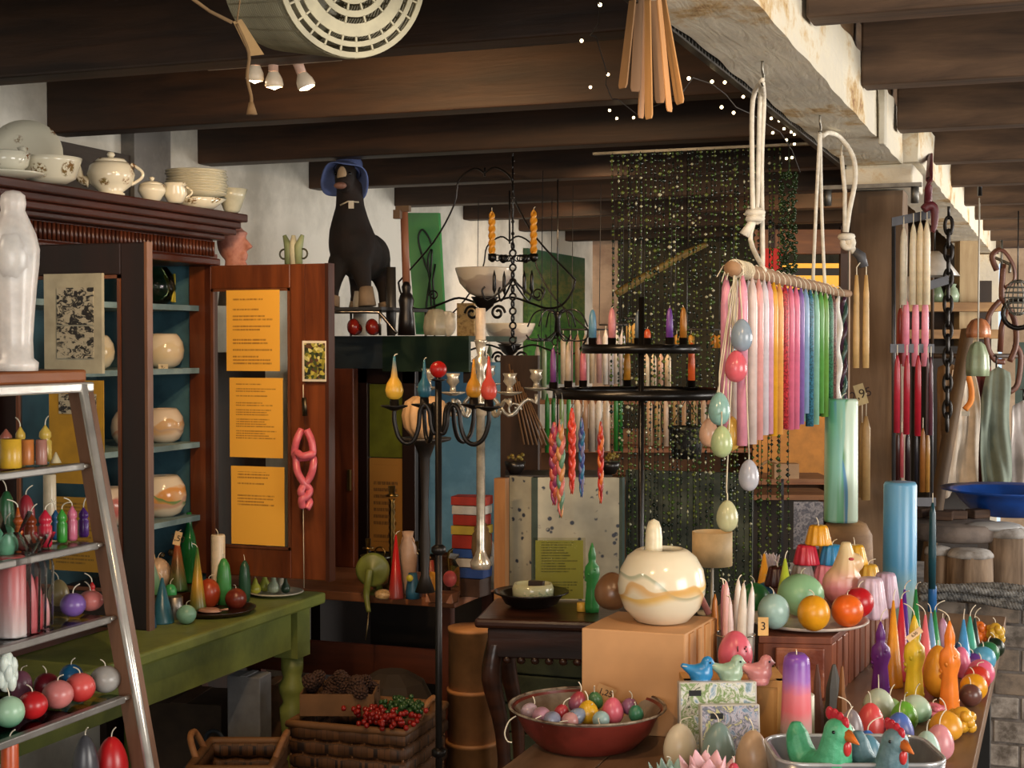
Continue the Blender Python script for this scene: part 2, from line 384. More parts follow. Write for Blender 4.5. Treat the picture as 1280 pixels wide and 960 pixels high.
# ================================================================ THE ROOM
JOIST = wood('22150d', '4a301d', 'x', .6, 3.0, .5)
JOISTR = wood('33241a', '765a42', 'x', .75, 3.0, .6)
WALL = plaster('e6e2d6', 'b8b4a8', .85, .3, 1.2, .2)
struct(MB().span((-2.85, -2, -.1), (2.6, 11.0, 0)).build('floor', plaster('6a5a4c', '3e342b', .8, .6, 4)))
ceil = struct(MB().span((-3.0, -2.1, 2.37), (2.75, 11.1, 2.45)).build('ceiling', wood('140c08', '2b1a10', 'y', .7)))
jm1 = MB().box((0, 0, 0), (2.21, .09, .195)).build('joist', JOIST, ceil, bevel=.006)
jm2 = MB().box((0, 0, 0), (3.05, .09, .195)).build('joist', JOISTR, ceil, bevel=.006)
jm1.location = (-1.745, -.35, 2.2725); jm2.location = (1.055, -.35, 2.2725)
for i in range(1, 14):
    y = -.35 + .812*i
    for j, x in ((jm1, -1.745), (jm2, 1.055)):
        if i > 11 and j is jm1: continue
        c = j.copy(); COL.objects.link(c); c.location = (x, y, 2.2725 + random.uniform(-.004, .004)); c.rotation_euler.z = random.uniform(-.003, .003)
# plank edges seen between the joists
bm_ = MB().box((0, 0, 0), (.19, 10.9, .012)).build('board', wood('1c110a', '38251a', 'y', .7), ceil); bm_.location = (-2.72, 4.5, 2.363)
for i in range(1, 26):
    c = bm_.copy(); COL.objects.link(c); c.location = (-2.72+.2*i, 4.5, 2.363 - .002*(i % 2))
struct(MB().span((-3.0, -2.1, 0), (-2.85, 9.1, 2.37)).build('wall_left', WALL))
struct(MB().span((-3.0, 9.1, 0), (-2.68, 9.25, 2.37)).build('wall_back', plaster('d8bca2', 'b09480', .85, .3)))
struct(MB().span((-2.68, 9.1, 0), (-1.25, 9.25, 2.37)).build('wall_rear', plaster('4a4432', '2a261c', .85, .5, 3)))  # wall split here; darkness behind the curtain is put into its colour
struct(MB().span((-1.4, 9.25, 0), (-1.25, 11.0, 2.37)).build('wall_alcove', plaster('d8bca2', 'b09480', .85, .3)))
struct(MB().span((-.42, 10.98, 0), (2.75, 11.1, 2.37)).build('wall_far', plaster('dcc0a2', 'b4987c', .85, .4, 2)))
struct(MB().span((-1.4, 10.2, 0), (-.42, 10.32, 2.37)).build('wall_dark_backdrop', plaster('4c4030', '2c2820', .85, .4, 3)))  # added backdrop, coloured dark to keep the view behind the curtain dark
struct(MB().span((-2.85, 3.9, 0), (-2.825, 4.9, 1.52)).build('wall_dark_sheet', wood('1e120c', '3a2418', 'z', .5)))  # added dark sheet that darkens what shows through the red door's glass
wr = MB()
def wall_with_holes(mb, axis, c, t, lo, hi, z0, z1, holes):
    """holes = list of (a, b, za, zb) sorted along the wall"""
    def seg(a, b, za, zb):
        if axis == 'x': mb.span((c, a, za), (c+t, b, zb))
        else: mb.span((a, c, za), (b, c+t, zb))
    p = lo
    for a, b, za, zb in holes:
        seg(p, a, z0, z1); seg(a, b, z0, za); seg(a, b, zb, z1); p = b
    seg(p, hi, z0, z1)
HR = [(.4, 2.2, .95, 2.15), (4.2, 5.6, .95, 2.1), (7.0, 8.8, .9, 2.15)]
wall_with_holes(wr, 'x', 2.6, .15, -2.1, 11.1, 0, 2.37, HR); struct(wr.build('wall_right', WALL))
wf = MB(); HF = [(-.9, 1.3, 1.0, 2.2)]
wall_with_holes(wf, 'y', -2.15, .13, -3.0, 2.75, 0, 2.37, HF); struct(wf.build('wall_front', WALL))
WP = plain('d8d4c8', .5)
for n, (a, b, za, zb) in enumerate(HR):
    m = MB()
    for (p, q) in (((a, za), (a+.06, zb)), ((b-.06, za), (b, zb)), ((a, za), (b, za+.06)), ((a, zb-.06), (b, zb)), (((a+b)/2-.02, za), ((a+b)/2+.02, zb))):
        m.span((2.64, p[0], p[1]), (2.7, q[0], q[1]))
    f = struct(m.build('window_%d' % (n+1), WP)); MB().span((2.668, a, za), (2.672, b, zb)).build('pane', glass(), f)
m = MB()
for (p, q) in (((-.9, 1.0), (-.84, 2.2)), ((1.24, 1.0), (1.3, 2.2)), ((-.9, 1.0), (1.3, 1.06)), ((-.9, 2.14), (1.3, 2.2)), ((.18, 1.0), (.22, 2.2))):
    m.span((p[0], -2.11, p[1]), (q[0], -2.05, q[1]))
f = struct(m.build('window_4', WP)); MB().span((-.9, -2.082, 1.0), (1.3, -2.078, 2.2)).build('pane', glass(), f)
# ---- whitewashed main beam: uneven edges, brown wood showing through at the corner
def whitewash():
    t = NT('whitewash'); v = t.coord((1, .6, 1)); n = t.noise(v, 5, 8, .7); g = t.noise(t.coord((3, .6, 3)), 9, 5, .55, 1.2)
    a = t.ramp(n, [(.33, '8a5a34'), (.39, 'd0b07c'), (.47, 'e6dcc4'), (.62, 'dcd4c2')])
    t.link(a, t.b.inputs['Base Color']); t.set(Roughness=.8); t.bump(g, .35, .006); return t.m
WW = whitewash()
def rough_beam(x0, x1, y0, y1, z0, z1, n, amp):
    m = MB(); vs = []; fs = []
    ph = [random.random()*6 for _ in range(8)]
    for i in range(n+1):
        y = y0 + (y1-y0)*i/n; j = [amp*(.25*math.sin(y*3.1+p_)+.3*math.sin(y*11+2*p_)+.35*math.sin(y*27+3*p_)) for p_ in ph]
        vs += [(x0+j[0], y, z0+j[1]*.4), ((x0+x1)/2, y, z0+j[6]*.4), (x1+j[2], y, z0+j[3]*.4), (x1+j[7], y, (z0+z1)/2+j[6]), (x1+j[4], y, z1+j[5]), (x0, y, z1)]
    for i in range(n):
        for k in range(6): a = i*6+k; b = i*6+(k+1) % 6; fs.append((a, b, b+6, a+6))
    fs += [(0, 5, 4, 3, 2, 1), tuple(n*6+k for k in range(6))]
    return m.add(vs, fs, False)
b1 = rough_beam(-.637, -.475, .0, 4.7, 2.10, 2.262, 140, .006).build('trim_1', WW); struct(b1)
rough_beam(-.62, -.49, .0, 4.7, 2.262, 2.36, 60, .006).build('wall_plate', wood('4a3421', '8a6a48', 'y', .8), b1)
b2 = rough_beam(-.60, -.43, 4.72, 10.9, 2.11, 2.262, 110, .006).build('trim_2', WW); struct(b2)
rough_beam(-.58, -.45, 4.72, 10.9, 2.262, 2.36, 60, .006).build('wall_plate', wood('3a2a1c', '6d5238', 'y', .8), b2)
b3 = MB().span((-.645, 4.66, 2.035), (-.44, 5.0, 2.10)).build('bracket_block', WW, b1, bevel=.006)
m = MB().box((-.56, 4.62, 2.03), (.3, .03, .012)); m.lathe([(.012, -.045), (.012, .01)], 8, (-.69, 4.62, 2.02)); m.lathe([(.012, -.045), (.012, .01)], 8, (-.43, 4.62, 2.02))
m.build('iron_clamp', metal('8c8a84', .5), b1)
# flat iron straps standing on the beam's side, white below, dark above
for y, zb in ((onx(1104, 60, -.462).y, 2.09), (onx(1146, 150, -.462).y, 2.07)):
    MB().box((-.462, y, zb+.075), (.016, .05, .17)).build('strap', plaster('c9c2b0', '8b7c62', .8), b1, bevel=.003)
    MB().box((-.462, y, zb+.2), (.016, .05, .12)).build('strap', plain('3b332b', .6), b1, bevel=.003)
# perforated angle strip along the far side of the beam
m = MB()
for i in range(110):
    y = 1.9 + i*.026
    m.box((-.648, y, 2.104), (.014, .006, .022)); 
m.box((-.648, 3.33, 2.116), (.016, 2.9, .004)); m.box((-.648, 3.33, 2.092), (.016, 2.9, .004))
m.build('perforated_strip', metal('4d4a46', .5), b1)
post = struct(rough_beam(-.08, .08, 0, 2.03, -.08, .08, 30, .003).build('trim_3', wood('54402f', '8c735a', 'y', .8, 2.0, .5)))
post.rotation_euler = (math.pi/2, 0, 0); post.location = (-.56, 4.85, 0)
# far beam posts on the right
for i, (px, d) in enumerate(((1211, 9.6), (1232, 9.2))):
    p = at(px, 0, d); struct(MB().span((p.x-.06, p.y-.06, 0), (p.x+.06, p.y+.06, 2.1)).build('trim_%d' % (i+4), WW if i else wood('6a543c', '9a8260', 'z', .8)))
# painted pilaster and dark board on the left wall behind the crockery
p = onx(153, 200, -2.845); q = onx(199, 200, -2.845)
struct(MB().span((-2.85, p.y, 1.2), (-2.80, q.y, 2.30)).build('trim_6', plaster('8f8c86', '6d6a66', .8, .4)))
p = onx(45, 172, -2.84); q = onx(172, 210, -2.84)
mm = MB(); mm.prism([(-2.845, p.y, p.z), (-2.845, p.y, 1.9), (-2.845, q.y-.01, 1.9), (-2.845, q.y-.01, q.z+.03)], (.03, 0, 0))
struct(mm.build('trim_7', wood('2a211a', '463a2e', 'y', .7)))
# three daylight lamps' neighbours: spot lamps on the second joist
tr = thing('spotlight_track', 'white ceiling track carrying the small lit spotlights left of centre', 'lamp rail', P(340, 78, 3.32))
tr.rotation_euler.z = 0
MB().box((0, .0, 0), (.34, .02, .012)).build('rail', plain('b9aa98', .5), tr)
for n, (px, py, wz, tl, lab) in enumerate(((319, 84, 20, .1, 'leftmost of the three lit spotlights, half hidden by the paper tag'),
                              (342, 92, 20, .0, 'middle lit white spotlight pointing straight down'), (378, 94, 20, -.35, 'right hand lit white spotlight tilted to the right'))):
    p = P(px, py, 3.32)
    e = thing('spotlight', lab, 'lamp', p, 0, 'ceiling spotlights', rot=(.1, tl, 0))
    MB().lathe([(.011, .0), (.012, .045), (.006, .05)], 14).build('lamp_body', plain('d9b29c', .4), e)
    MB().lathe([(.011, .004), (.019, -.012), (.021, -.026), (.018, -.030)], 18, capb=False, capt=False).build('reflector', plain('f0dcc0', .3), e)
    MB().lathe([(.012, -.012), (.0185, -.024), (.012, -.031), (1e-5, -.036)], 18).build('bulb', glow('ffe9c4', 14), e)
    spot(p + Vector((-.06*tl, .02, -.045)), p + Vector((-tl, .9, -.45)), 9, 140, (1, .62, .3), .9)
# fairy lights tacked along joists and beam
pts = [(742, -4), (750, 6), (748, 30), (738, 44), (745, 46), (752, 70), (759, 92), (757, 105), (765, 124), (772, 124), (790, 138), (800, 146), (812, 135), (850, 120), (866, 97), (890, 105), (907, 118), (920, 134), (940, 143), (958, 155), (975, 165), (990, 188), (1000, 215)]
e = thing('fairy_lights', 'string of warm white fairy lights looped along the dark joists and white beam', 'string lights', onz(750, 6, 2.14))
def fl(px, py): return onz(px, py, 2.145) if px < 840 else onx(px, py, -.67)
MB(e.location).tube([fl(*q) for q in pts], .0013, 5).build('cable', plain('2a2018', .7), e)
bulb = None
for q in [(750, 6), (727, 51), (760, 93), (738, 109), (762, 138), (771, 148), (792, 147), (861, 98), (890, 102), (906, 103), (929, 121), (902, 134), (917, 141), (964, 148), (974, 151), (980, 161), (966, 166), (989, 165), (993, 168), (983, 175), (993, 180), (983, 198), (990, 197)]:
    p = fl(*q) - e.location
    if bulb is None: bulb = MB().ball((0, 0, 0), .0036, 8, 6).build('bulb', glow('ffe3b0', 6), e); bulb.location = p
    else: c = bulb.copy(); COL.objects.link(c); c.location = p

# ================================================================ LEFT: GREEN TABLE, CHINA CUPBOARD
GREEN = plaster('76803c', '5a6430', .5, .4, 3, .15)
e = thing('green_table', 'olive green painted wooden table with turned legs carrying the china cupboard', 'table', (-2.45, 3.2, 0))
MB(e.location).span((-2.83, 2.1, .75), (-2.13, 4.06, .785)).build('tabletop', GREEN, e, bevel=.008)
m = MB(e.location).span((-2.8, 2.15, .635), (-2.165, 2.19, .75)); m.span((-2.2, 2.19, .635), (-2.165, 3.9, .75)); m.span((-2.8, 3.98, .635), (-2.2, 4.01, .75))
m.build('apron', GREEN, e)
for x, y in ((-2.2, 2.19), (-2.2, 3.97), (-2.77, 2.19), (-2.77, 3.97)):
    m = MB(e.location).span((x-.04, y-.04, .6), (x+.04, y+.04, .75))
    m.lathe([(.03, 0), (.036, .1), (.032, .35), (.04, .44), (.028, .46), (.04, .49), (.042, .51), (.028, .535), (.034, .56), (.034, .6)], 18, (x, y, 0)); m.build('leg', GREEN, e)
# cupboard
DW = wood('2a1009', '4f2110', 'y', .35, 3, .15); DWZ = wood('2e120a', '5a2a14', 'z', .35, 3, .15); DWX = wood('2e120a', '552613', 'x', .35, 3, .15)
BLUE = plaster('47707f', '345666', .6, .4, 4, .1)
cb = thing('china_cupboard', 'dark mahogany display cupboard with blue inside, standing on the green table', 'cupboard', (-2.62, 3.4, .785)); o = cb.location
Y0, Y1 = 2.86, 3.86
MB(o).span((-2.84, Y0, .79), (-2.82, Y1, 1.82)).build('back_panel', BLUE, cb)
MB(o).span((-2.84, Y0-.02, .79), (-2.41, Y0, 1.82)).build('side_panel', DWZ, cb)
MB(o).span((-2.84, Y1, .79), (-2.41, Y1+.02, 1.82)).build('side_panel', DWZ, cb)
MB(o).span((-2.82, Y1-.006, .8), (-2.42, Y1, 1.81)).build('side_lining', BLUE, cb)
MB(o).span((-2.84, Y0, .788), (-2.39, Y1, .825)).build('floor_board', DW, cb)
MB(o).span((-2.84, Y0, 1.8), (-2.41, Y1, 1.82)).build('top_board', DW, cb)
SHZ = (1.665, 1.478, 1.255, 1.035)
for z in SHZ: MB(o).span((-2.82, Y0, z-.016), (-2.44, Y1-.006, z)).build('shelf', plaster('7f9aa0', '5f7a82', .5, .3, 6, .1), cb)
MB(o).span((-2.42, Y1-.02, .80), (-2.40, Y1+.02, 1.82)).build('face_stile', DWZ, cb)
for (z0, z1, ex) in ((1.785, 1.806, .015), (1.806, 1.862, .0), (1.862, 1.878, .025), (1.878, 1.898, .05), (1.898, 1.918, .06), (1.918, 1.942, .075)):
    MB(o).span((-2.84, Y0-ex, z0), (-2.40+ex, Y1+ex, z1)).build('cornice_moulding', DW, cb, bevel=.004)
m = MB(o)
for i in range(56): m.tube([(-2.396, Y0+.012+i*.0178, 1.812), (-2.396, Y0+.012+i*.0178, 1.856)], .0052, 6)
stuffpart(m.build('reeded_frieze', DWZ, cb))
# left glazed door
def glazed_door(name, parent, X0, X1, Y, z0, z1, sl, sr, rt, rb, mat, th=.022):
    d = MB(o)
    d.span((X0, Y, z0), (X0+sl, Y+th, z1)); d.span((X1-sr, Y, z0), (X1, Y+th, z1))
    d.span((X0+sl, Y, z1-rt), (X1-sr, Y+th, z1)); d.span((X0+sl, Y, z0), (X1-sr, Y+th, z0+rb))
    dr = d.build(name, mat, parent, bevel=.003)
    mo = MB(o)
    a, b, c_, d_ = X0+sl, X1-sr, z0+rb, z1-rt
    for p_, q_ in (((a, c_), (a+.008, d_)), ((b-.008, c_), (b, d_)), ((a, d_-.008), (b, d_)), ((a, c_), (b, c_+.008))):
        mo.span((p_[0], Y-.003, p_[1]), (q_[0], Y+.004, q_[1]))
    mo.build('glazing_bead', wood('4a2414', '7c4a2c', 'z', .4), dr)
    MB(o).span((a, Y+.010, c_), (b, Y+.012, d_)).build('pane', glass('f2f2ee', .15), dr)
    return dr
DK = wood('120705', '260f08', 'z', .42, 3, .1)
ld = glazed_door('door', cb, -2.41, -1.985, 2.90, .885, 1.785, .06, .068, .075, .085, DK)
MB(o).span((-1.988, 2.899, .885), (-1.980, 2.921, 1.785)).build('edge_strip', wood('5a3420', '8a6244', 'z', .4), ld)
RW = wood('4a2110', '7e4220', 'z', .35, 3, .15)
rd = glazed_door('door', cb, -2.475, -2.005, 3.84, .858, 1.784, .078, .125, .07, .085, RW)
rd['label'] = 'reddish open glass door with yellow sheets'; ld['label'] = 'near black open glass door'
MB(o).span((-2.088, 3.834, .86), (-2.080, 3.838, 1.782)).build('astragal', RW, rd)
MB(o).span((-2.01, 3.828, .858), (-1.998, 3.866, 1.784)).build('edge_strip', wood('2a1209', '4a2414', 'z', .4), rd)
def sheet(name, px0, py0, px1, py1, Y, mat, label, cat='paper', group=None, th=.0008):
    a = ony(px0, py0, Y); b = ony(px1, py1, Y); e = thing(name, label, cat, ((a.x+b.x)/2, Y, b.z), 0, group)
    MB().span((-(b.x-a.x)/2, -th, 0), ((b.x-a.x)/2, 0, a.z-b.z)).build('paper', mat, e); return e
YEL = 'e8ac3c'
for n, (x0, y0, x1, y1, r, lab) in enumerate(((283, 363, 350, 464, 24, 'topmost of three yellow printed sheets on the right cupboard door'),
        (287, 472, 354, 573, 34, 'middle one of three yellow printed sheets on the right cupboard door'), (289, 582, 356, 683, 26, 'lowest of three yellow printed sheets on the right cupboard door'))):
    e = sheet('printed_sheet', x0, y0, x1, y1, 3.835, printed(YEL, '8a5c1c', r, n*7.3, foot=(.08, .2, .5)[n]), lab, 'notice', 'yellow notices on the cupboard door')
e = sheet('postcard', 378, 426, 408, 477, 3.826, plain('d8cfc0', .5), 'small postcard of yellow green leaves pinned to the red door stile', 'postcard')
a = ony(380, 429, 3.822); b = ony(406, 474, 3.822); MB(e.location).span((a.x, 3.8235, b.z), (b.x, 3.8245, a.z)).build('picture', cells(('1d2414', '8f8a2c', 'b9b04a', '3c4a20', 'd8d48a', '5a3a28'), 110), e)
e = sheet('framed_print', 58, 343, 131, 467, 2.895, plain('a39c86', .6), 'pale grey mounted print with two black ink drawings on the dark door', 'picture', th=.01)
def inkart(seed):
    t = NT('ink_drawing'); v = t.coord((1, 1, 1.6)); n = t.noise(v, 38+seed, 5, .7, 1.0)
    t.link(t.ramp(n, [(.47, '1c1a1a'), (.50, 'a09985'), (.8, 'aaa28c')], 'LINEAR'), t.b.inputs['Base Color']); t.set(Roughness=.6); return t.m
for (x0, y0, x1, y1, s) in ((71, 360, 117, 406, 0), (71, 408, 117, 448, 9)):
    a = ony(x0, y0, 2.884); b = ony(x1, y1, 2.884); MB(e.location).span((a.x, 2.883, b.z), (b.x, 2.886, a.z)).build('drawing', inkart(s), e)
e = sheet('yellow_poster', 62, 475, 131, 606, 2.895, plain('a57c18', .6), 'mustard yellow poster with a small dark photograph, below the ink print', 'poster', th=.003)
a = ony(73, 492, 2.89); b = ony(120, 518, 2.89); MB(e.location).span((a.x, 2.8905, b.z), (b.x, 2.892, a.z)).build('photograph', inkart(21), e)
e = sheet('yellow_poster', 62, 620, 131, 716, 2.895, printed('96701a', '5a4214', 20, 3.1), 'lower mustard yellow poster on the dark door, seen through the display shelves', 'poster', th=.003)
# globes in the cupboard
CREAM = marbled('dccfb8', ('d2c09c',), 1.6, width=.08)
def globe(px, yc, wpx, d, z, mat, label, hk=.86, group='wax globes in the cupboard'):
    p = at(px, z, d); r = wpx/2*d/F; e = thing('wax_globe', label, 'candle globe', p, 0, group); h = 2*r*hk
    pr = [(r*.45, 0), (r*.75, h*.1), (r*.95, h*.3), (r, h*.52), (r*.93, h*.75), (r*.74, h*.93), (r*.62, h), (r*.55, h*.985), (r*.6, h*.9), (r*.5, h*.7)]
    MB().lathe(pr, 30).build('body', mat, e); return e
globe(205, 436, 50, 4.43, SHZ[1], CREAM, 'plain cream wax globe on the second cupboard shelf behind a tag')
globe(205, 522, 50, 4.43, SHZ[2], marbled('d8c8b4', ('c79f6c', 'b8a08c'), 1.6, width=.05), 'beige marbled wax globe on the third cupboard shelf')
globe(165, 522, 52, 4.28, SHZ[2], marbled('d8c4b4', ('c8927c',), 1.5), 'pinkish wax globe on the third shelf, mostly behind the dark door stile')
globe(203, 612, 60, 4.42, SHZ[3], marbled('dcceb8', ('d08a30', '4f8a54', 'c09a88'), 1.5, width=.06), 'large wax globe with orange and green swirls on the lowest shelf')
globe(138, 610, 56, 4.2, SHZ[3], marbled('d8c4b4', ('c05a5a', 'c86a6a'), 1.6, width=.08), 'wax globe with red swirls seen through the dark door, lowest shelf')
globe(118, 434, 50, 4.16, SHZ[1], CREAM, 'pale wax globe seen through the dark door glass on the second shelf', )
e = thing('glass_vase', 'round glass vase with a yellow green ribbon pattern on the top cupboard shelf', 'vase', at(196, SHZ[0], 4.42))
MB().lathe([(.02, 0), (.045, .015), (.058, .05), (.05, .09), (.03, .115)], 24, capt=False).build('body', glass('b9c6a8', .35), e)
for q in range(3): MB().tube([(.052*math.cos(.5*q+t*.1), .052*math.sin(.5*q+t*.1), .01+.012*t) for t in range(8)], .004, 6).build('ribbon', plain('b3a63a', .3), e)
tagcard(204, 459, 4.31, 12, 8, 'tiny price tag on the edge of the second cupboard shelf', text='9,-', col='d8c8a8')
# crockery on top of the cupboard
POT = None
def china():
    t = NT('flowered_china'); v = t.coord(); n = t.noise(v, 24, 3, .6); vo = t.node('ShaderNodeTexVoronoi'); vo.inputs['Scale'].default_value = 15; t.link(v, vo.inputs['Vector'])
    d = t.ramp(vo.outputs['Distance'], [(.0, (1, 1, 1, 1)), (.26, (1, 1, 1, 1)), (.34, (0, 0, 0, 1))]); n2 = t.noise(v, 120, 2)
    k = t.mix(n, '8a3a2c', '6c7a4a'); f = t.mix(1.0, d, t.ramp(n2, [(.45, (0, 0, 0, 1)), (.55, (1, 1, 1, 1))]), 'MULTIPLY')
    t.link(t.mix(f, 'd6d1bc', k), t.b.inputs['Base Color']); t.set(Roughness=.12); return t.m
CH = china(); CT = 1.942
def cup_handle(m, r, z0, z1, a=0, th=.004):
    pts = [(r+ (z1-z0)*.55*math.sin(math.pi*t/8)) for t in range(9)]
    m.tube([(pts[t]*math.cos(a), pts[t]*math.sin(a), z0+(z1-z0)*t/8) for t in range(9)], th, 6)
p = onx(32, 205, -2.62); q = P(32, 196, 3.95); e = thing('dinner_plate', 'large flowered plate leaning up behind the bowls on the cupboard', 'plate', (q.x, q.y, CT+.003), 0)
m = MB(); m.xf = Matrix.Translation((0, 0, q.z-CT)) @ Vector((.45, -.75, .25)).to_track_quat('Z', 'Y').to_matrix().to_4x4()
m.lathe([(.05, -.008), (.065, -.004), (.098, .01), (.098, .013), (.065, 0), (1e-5, -.004)], 34); m.build('plate_body', CH, e)
e = thing('serving_dish', 'flowered oval dish with curved rim, second from left on the cupboard', 'dish', at(62, CT, 3.62)); e.location.z = CT
MB().lathe([(.04, 0), (.062, .012), (.074, .05), (.078, .062), (.072, .062), (.06, .02), (1e-5, .014)], 28).build('body', CH, e)
e = thing('lidded_bowl', 'small flowered bowl with lid on a saucer at the left end of the cupboard', 'bowl', at(8, CT, 3.5)); e.location.z = CT
MB().lathe([(.04, 0), (.085, .008), (.088, .012), (.04, .008)], 26).build('saucer', CH, e)
MB().lathe([(.03, .01), (.05, .03), (.056, .06), (.05, .062), (1e-5, .03)], 26).build('body', CH, e)
MB().lathe([(.012, 0), (.008, .012), (.014, .024), (1e-5, .028)], 12, (.0, .06, .055)).build('knob', CH, e)
e = thing('teapot', 'round flowered teapot with curved spout, on top of the cupboard', 'teapot', at(139, CT, 3.92)); e.location.z = CT
MB().lathe([(.034, 0), (.036, .006), (.03, .01), (.055, .03), (.062, .055), (.056, .078), (.045, .088), (1e-5, .088)], 28).build('body', CH, e)
lid = MB().lathe([(.044, .088), (.036, .097), (.01, .1)], 22).build('lid', CH, e); MB().lathe([(.006, .1), (.011, .108), (.008, .115), (1e-5, .117)], 12).build('knob', CH, lid)
MB().tube([(-.045, -.03, .035), (-.068, -.04, .045), (-.072, -.043, .07), (-.082, -.048, .092)], [.016, .012, .009, .008], 10).build('spout', CH, e)
m = MB(); cup_handle(m, .052, .03, .085, .5, .0045); m.build('handle', CH, e)
e = thing('sugar_bowl', 'small flowered sugar bowl with a knobbed lid right of the teapot', 'bowl', at(190, CT, 4.08)); e.location.z = CT
MB().lathe([(.018, 0), (.024, .006), (.038, .028), (.036, .045), (1e-5, .047)], 22).build('body', CH, e)
lid = MB().lathe([(.036, .046), (.02, .054), (.005, .057)], 20).build('lid', CH, e); MB().lathe([(.004, .056), (.008, .066), (1e-5, .069)], 10).build('knob', CH, lid)
e = thing('milk_jug', 'little flowered milk jug between sugar bowl and plate stack', 'jug', at(219, CT, 4.12)); e.location.z = CT
MB().lathe([(.018, 0), (.022, .005), (.034, .025), (.028, .045), (.032, .055), (.028, .055), (1e-5, .02)], 22).build('body', CH, e)
m = MB(); cup_handle(m, .03, .015, .045, .4, .003); m.build('handle', CH, e)
proto = None
for i in range(9):
    loc = at(246, CT, 4.3); loc.z = CT + .03 + .0080*i
    lab = 'stacked flowered plate, %s from the bottom of the stack on the cupboard' % ORD[i]
    if i == 0:
        proto = tag(MB().lathe([(.05, 0), (.055, .003), (.088, .013), (.088, .016), (.05, .006), (1e-5, .005)], 34).build('stacked_plate', plain('b4b09a', .2), None), lab, 'plate', 'stack of plates on the cupboard'); proto.location = loc
    else:
        c = proto.copy(); COL.objects.link(c); c.location = loc + Vector((random.uniform(-.003, .003), random.uniform(-.003, .003), 0)); c['label'] = lab
loc = at(247, CT, 4.3); loc.z = CT
tag(MB().lathe([(.045, 0), (.05, .004), (.082, .028), (.078, .029), (.04, .01), (1e-5, .008)], 30).build('soup_plate', CH, None), 'deep white dish under the stack of plates on the cupboard', 'plate').location = loc
e = thing('sauce_jug', 'white ribbed sauce jug at the right end of the cupboard top', 'jug', at(291, CT, 4.55)); e.location = at(290, CT, 4.42)
MB().lathe([(.02, 0), (.026, .006), (.042, .045), (.05, .07), (.046, .07), (.02, .015), (1e-5, .012)], 24, sx=.9).build('body', plain('b9b7a2', .2), e)
# face plaque seen in profile beyond the cornice
e = thing('painted_head', 'pink painted plaster head in profile looking right, just beyond the cupboard cornice', 'sculpture', at(294, 1.80, 4.66))
m = MB(); m.ball((-.012, 0, .07), (.048, .045, .062), 14, 10); m.tube([(.028, 0, .082), (.056, 0, .052), (.034, 0, .046)], [.008, .010, .008], 8); m.ball((.032, 0, .030), (.013, .018, .006)); m.ball((.030, 0, .018), (.013, .016, .006)); m.ball((.026, 0, -.004), (.017, .018, .013)); m.ball((.026, 0, .098), (.012, .03, .008)); m.tube([(0, 0, .03), (-.01, 0, -.05)], .03, 10); m.ball((-.005,.045,.06),(.01,.008,.018))
m.build('head', blotch(('9a5848', 'c08472', 'a86a58'), 18), e, remesh=.005, smooth=4)
MB().tube([(-.01, 0, -.02), (-.012, 0, -.13)], [.032, .045], 12).build('shoulder', plain('c4bba8', .7), e)
# ---- candles and oddments on the green table
TZ = .785
def T(kind, px, yb, ytop, wpx, col, label, **k):
    zs_ = k.pop('z', TZ); p = onz(px, yb, zs_)
    if zs_ == TZ and p.x < -2.315 and px < 240 and onz(px, yb, .828).x < -2.43: p = onz(px, yb, .828)
    elif zs_ == TZ and p.x < -2.315: r_ = ray(px, yb); q_ = C0 + r_*(-2.315/r_.x); p = Vector((q_.x, q_.y, zs_))
    d = (p-C0).dot(RM @ Vector((0, 0, -1)))
    return cnd(kind, px, ytop, wpx, d, p.z, col, label, group=k.pop('group', 'candles on the green table'), base=p, **k)
T('cone', 203, 776, 722, 30, '2f6478', 'dark teal cone candle at the front left of the green table')
T('cone', 183, 770, 715, 26, '27506e', 'navy blue cone candle half behind the dark door, front left')
T('cone', 190, 742, 698, 30, ('3c7a48', '8fa89a'), 'grey and green cone candle behind the teal cone')
T('ball', 233, 780, 756, 25, '7fae98', 'pale mint ball candle standing alone at the table front')
T('cone', 222, 738, 668, 26, ('3e6a3a', '9a4028'), 'red over green cone candle with a paper tag above', side=1)
T('cone', 247, 756, 684, 23, ('2f5a2a', 'b98a2c', '3f6a34'), 'green and yellow striped cone candle')
T('bottle', 237, 728, 640, 22, '1f6a34', 'slender dark green glass bottle at the back by the cupboard', mat=plain('1c6632', .08), cat='bottle', wk=0)
T('ball', 261, 753, 723, 29, 'a03c1c', 'brick red ball candle in the middle of the green table')
T('ball', 295, 762, 735, 27, '6e2a1c', 'dark brown red ball candle right of the round tray')
T('gherkin', 280, 758, 697, 19, '3f8a48', 'bright green gherkin shaped candle')
T('gherkin', 306, 752, 700, 15, '28503c', 'dark green gherkin shaped candle with curled wick')
T('pillar', 273, 753, 667, 18, 'd8c8ae', 'slim ivory pillar candle behind the green gherkin candle')
T('pillar', 218, 764, 745, 22, 'a8a4a0', 'low grey metal tin with a green candle laid on it', mat=metal('9a958e', .4), wk=0, cat='tin', name='metal_tin')
e = T('gherkin', 213, 748, 730, 16, '3c9a58', 'small green bullet candle lying in the grey tin', z=.83)
T('ball', 198, 738, 697, 32, 'c9a888', 'cream pumpkin shaped candle behind the cone candles', name='pumpkin_candle')
p = onz(268, 766, TZ); e = thing('round_tray', 'dark brown round tray in front of the red ball candle', 'tray', p); MB().lathe([(.1, 0), (.115, .012), (.118, .016), (.112, .014), (.1, .006), (1e-5, .005)], 32).build('tray_body', plain('2c1a12', .3), e)
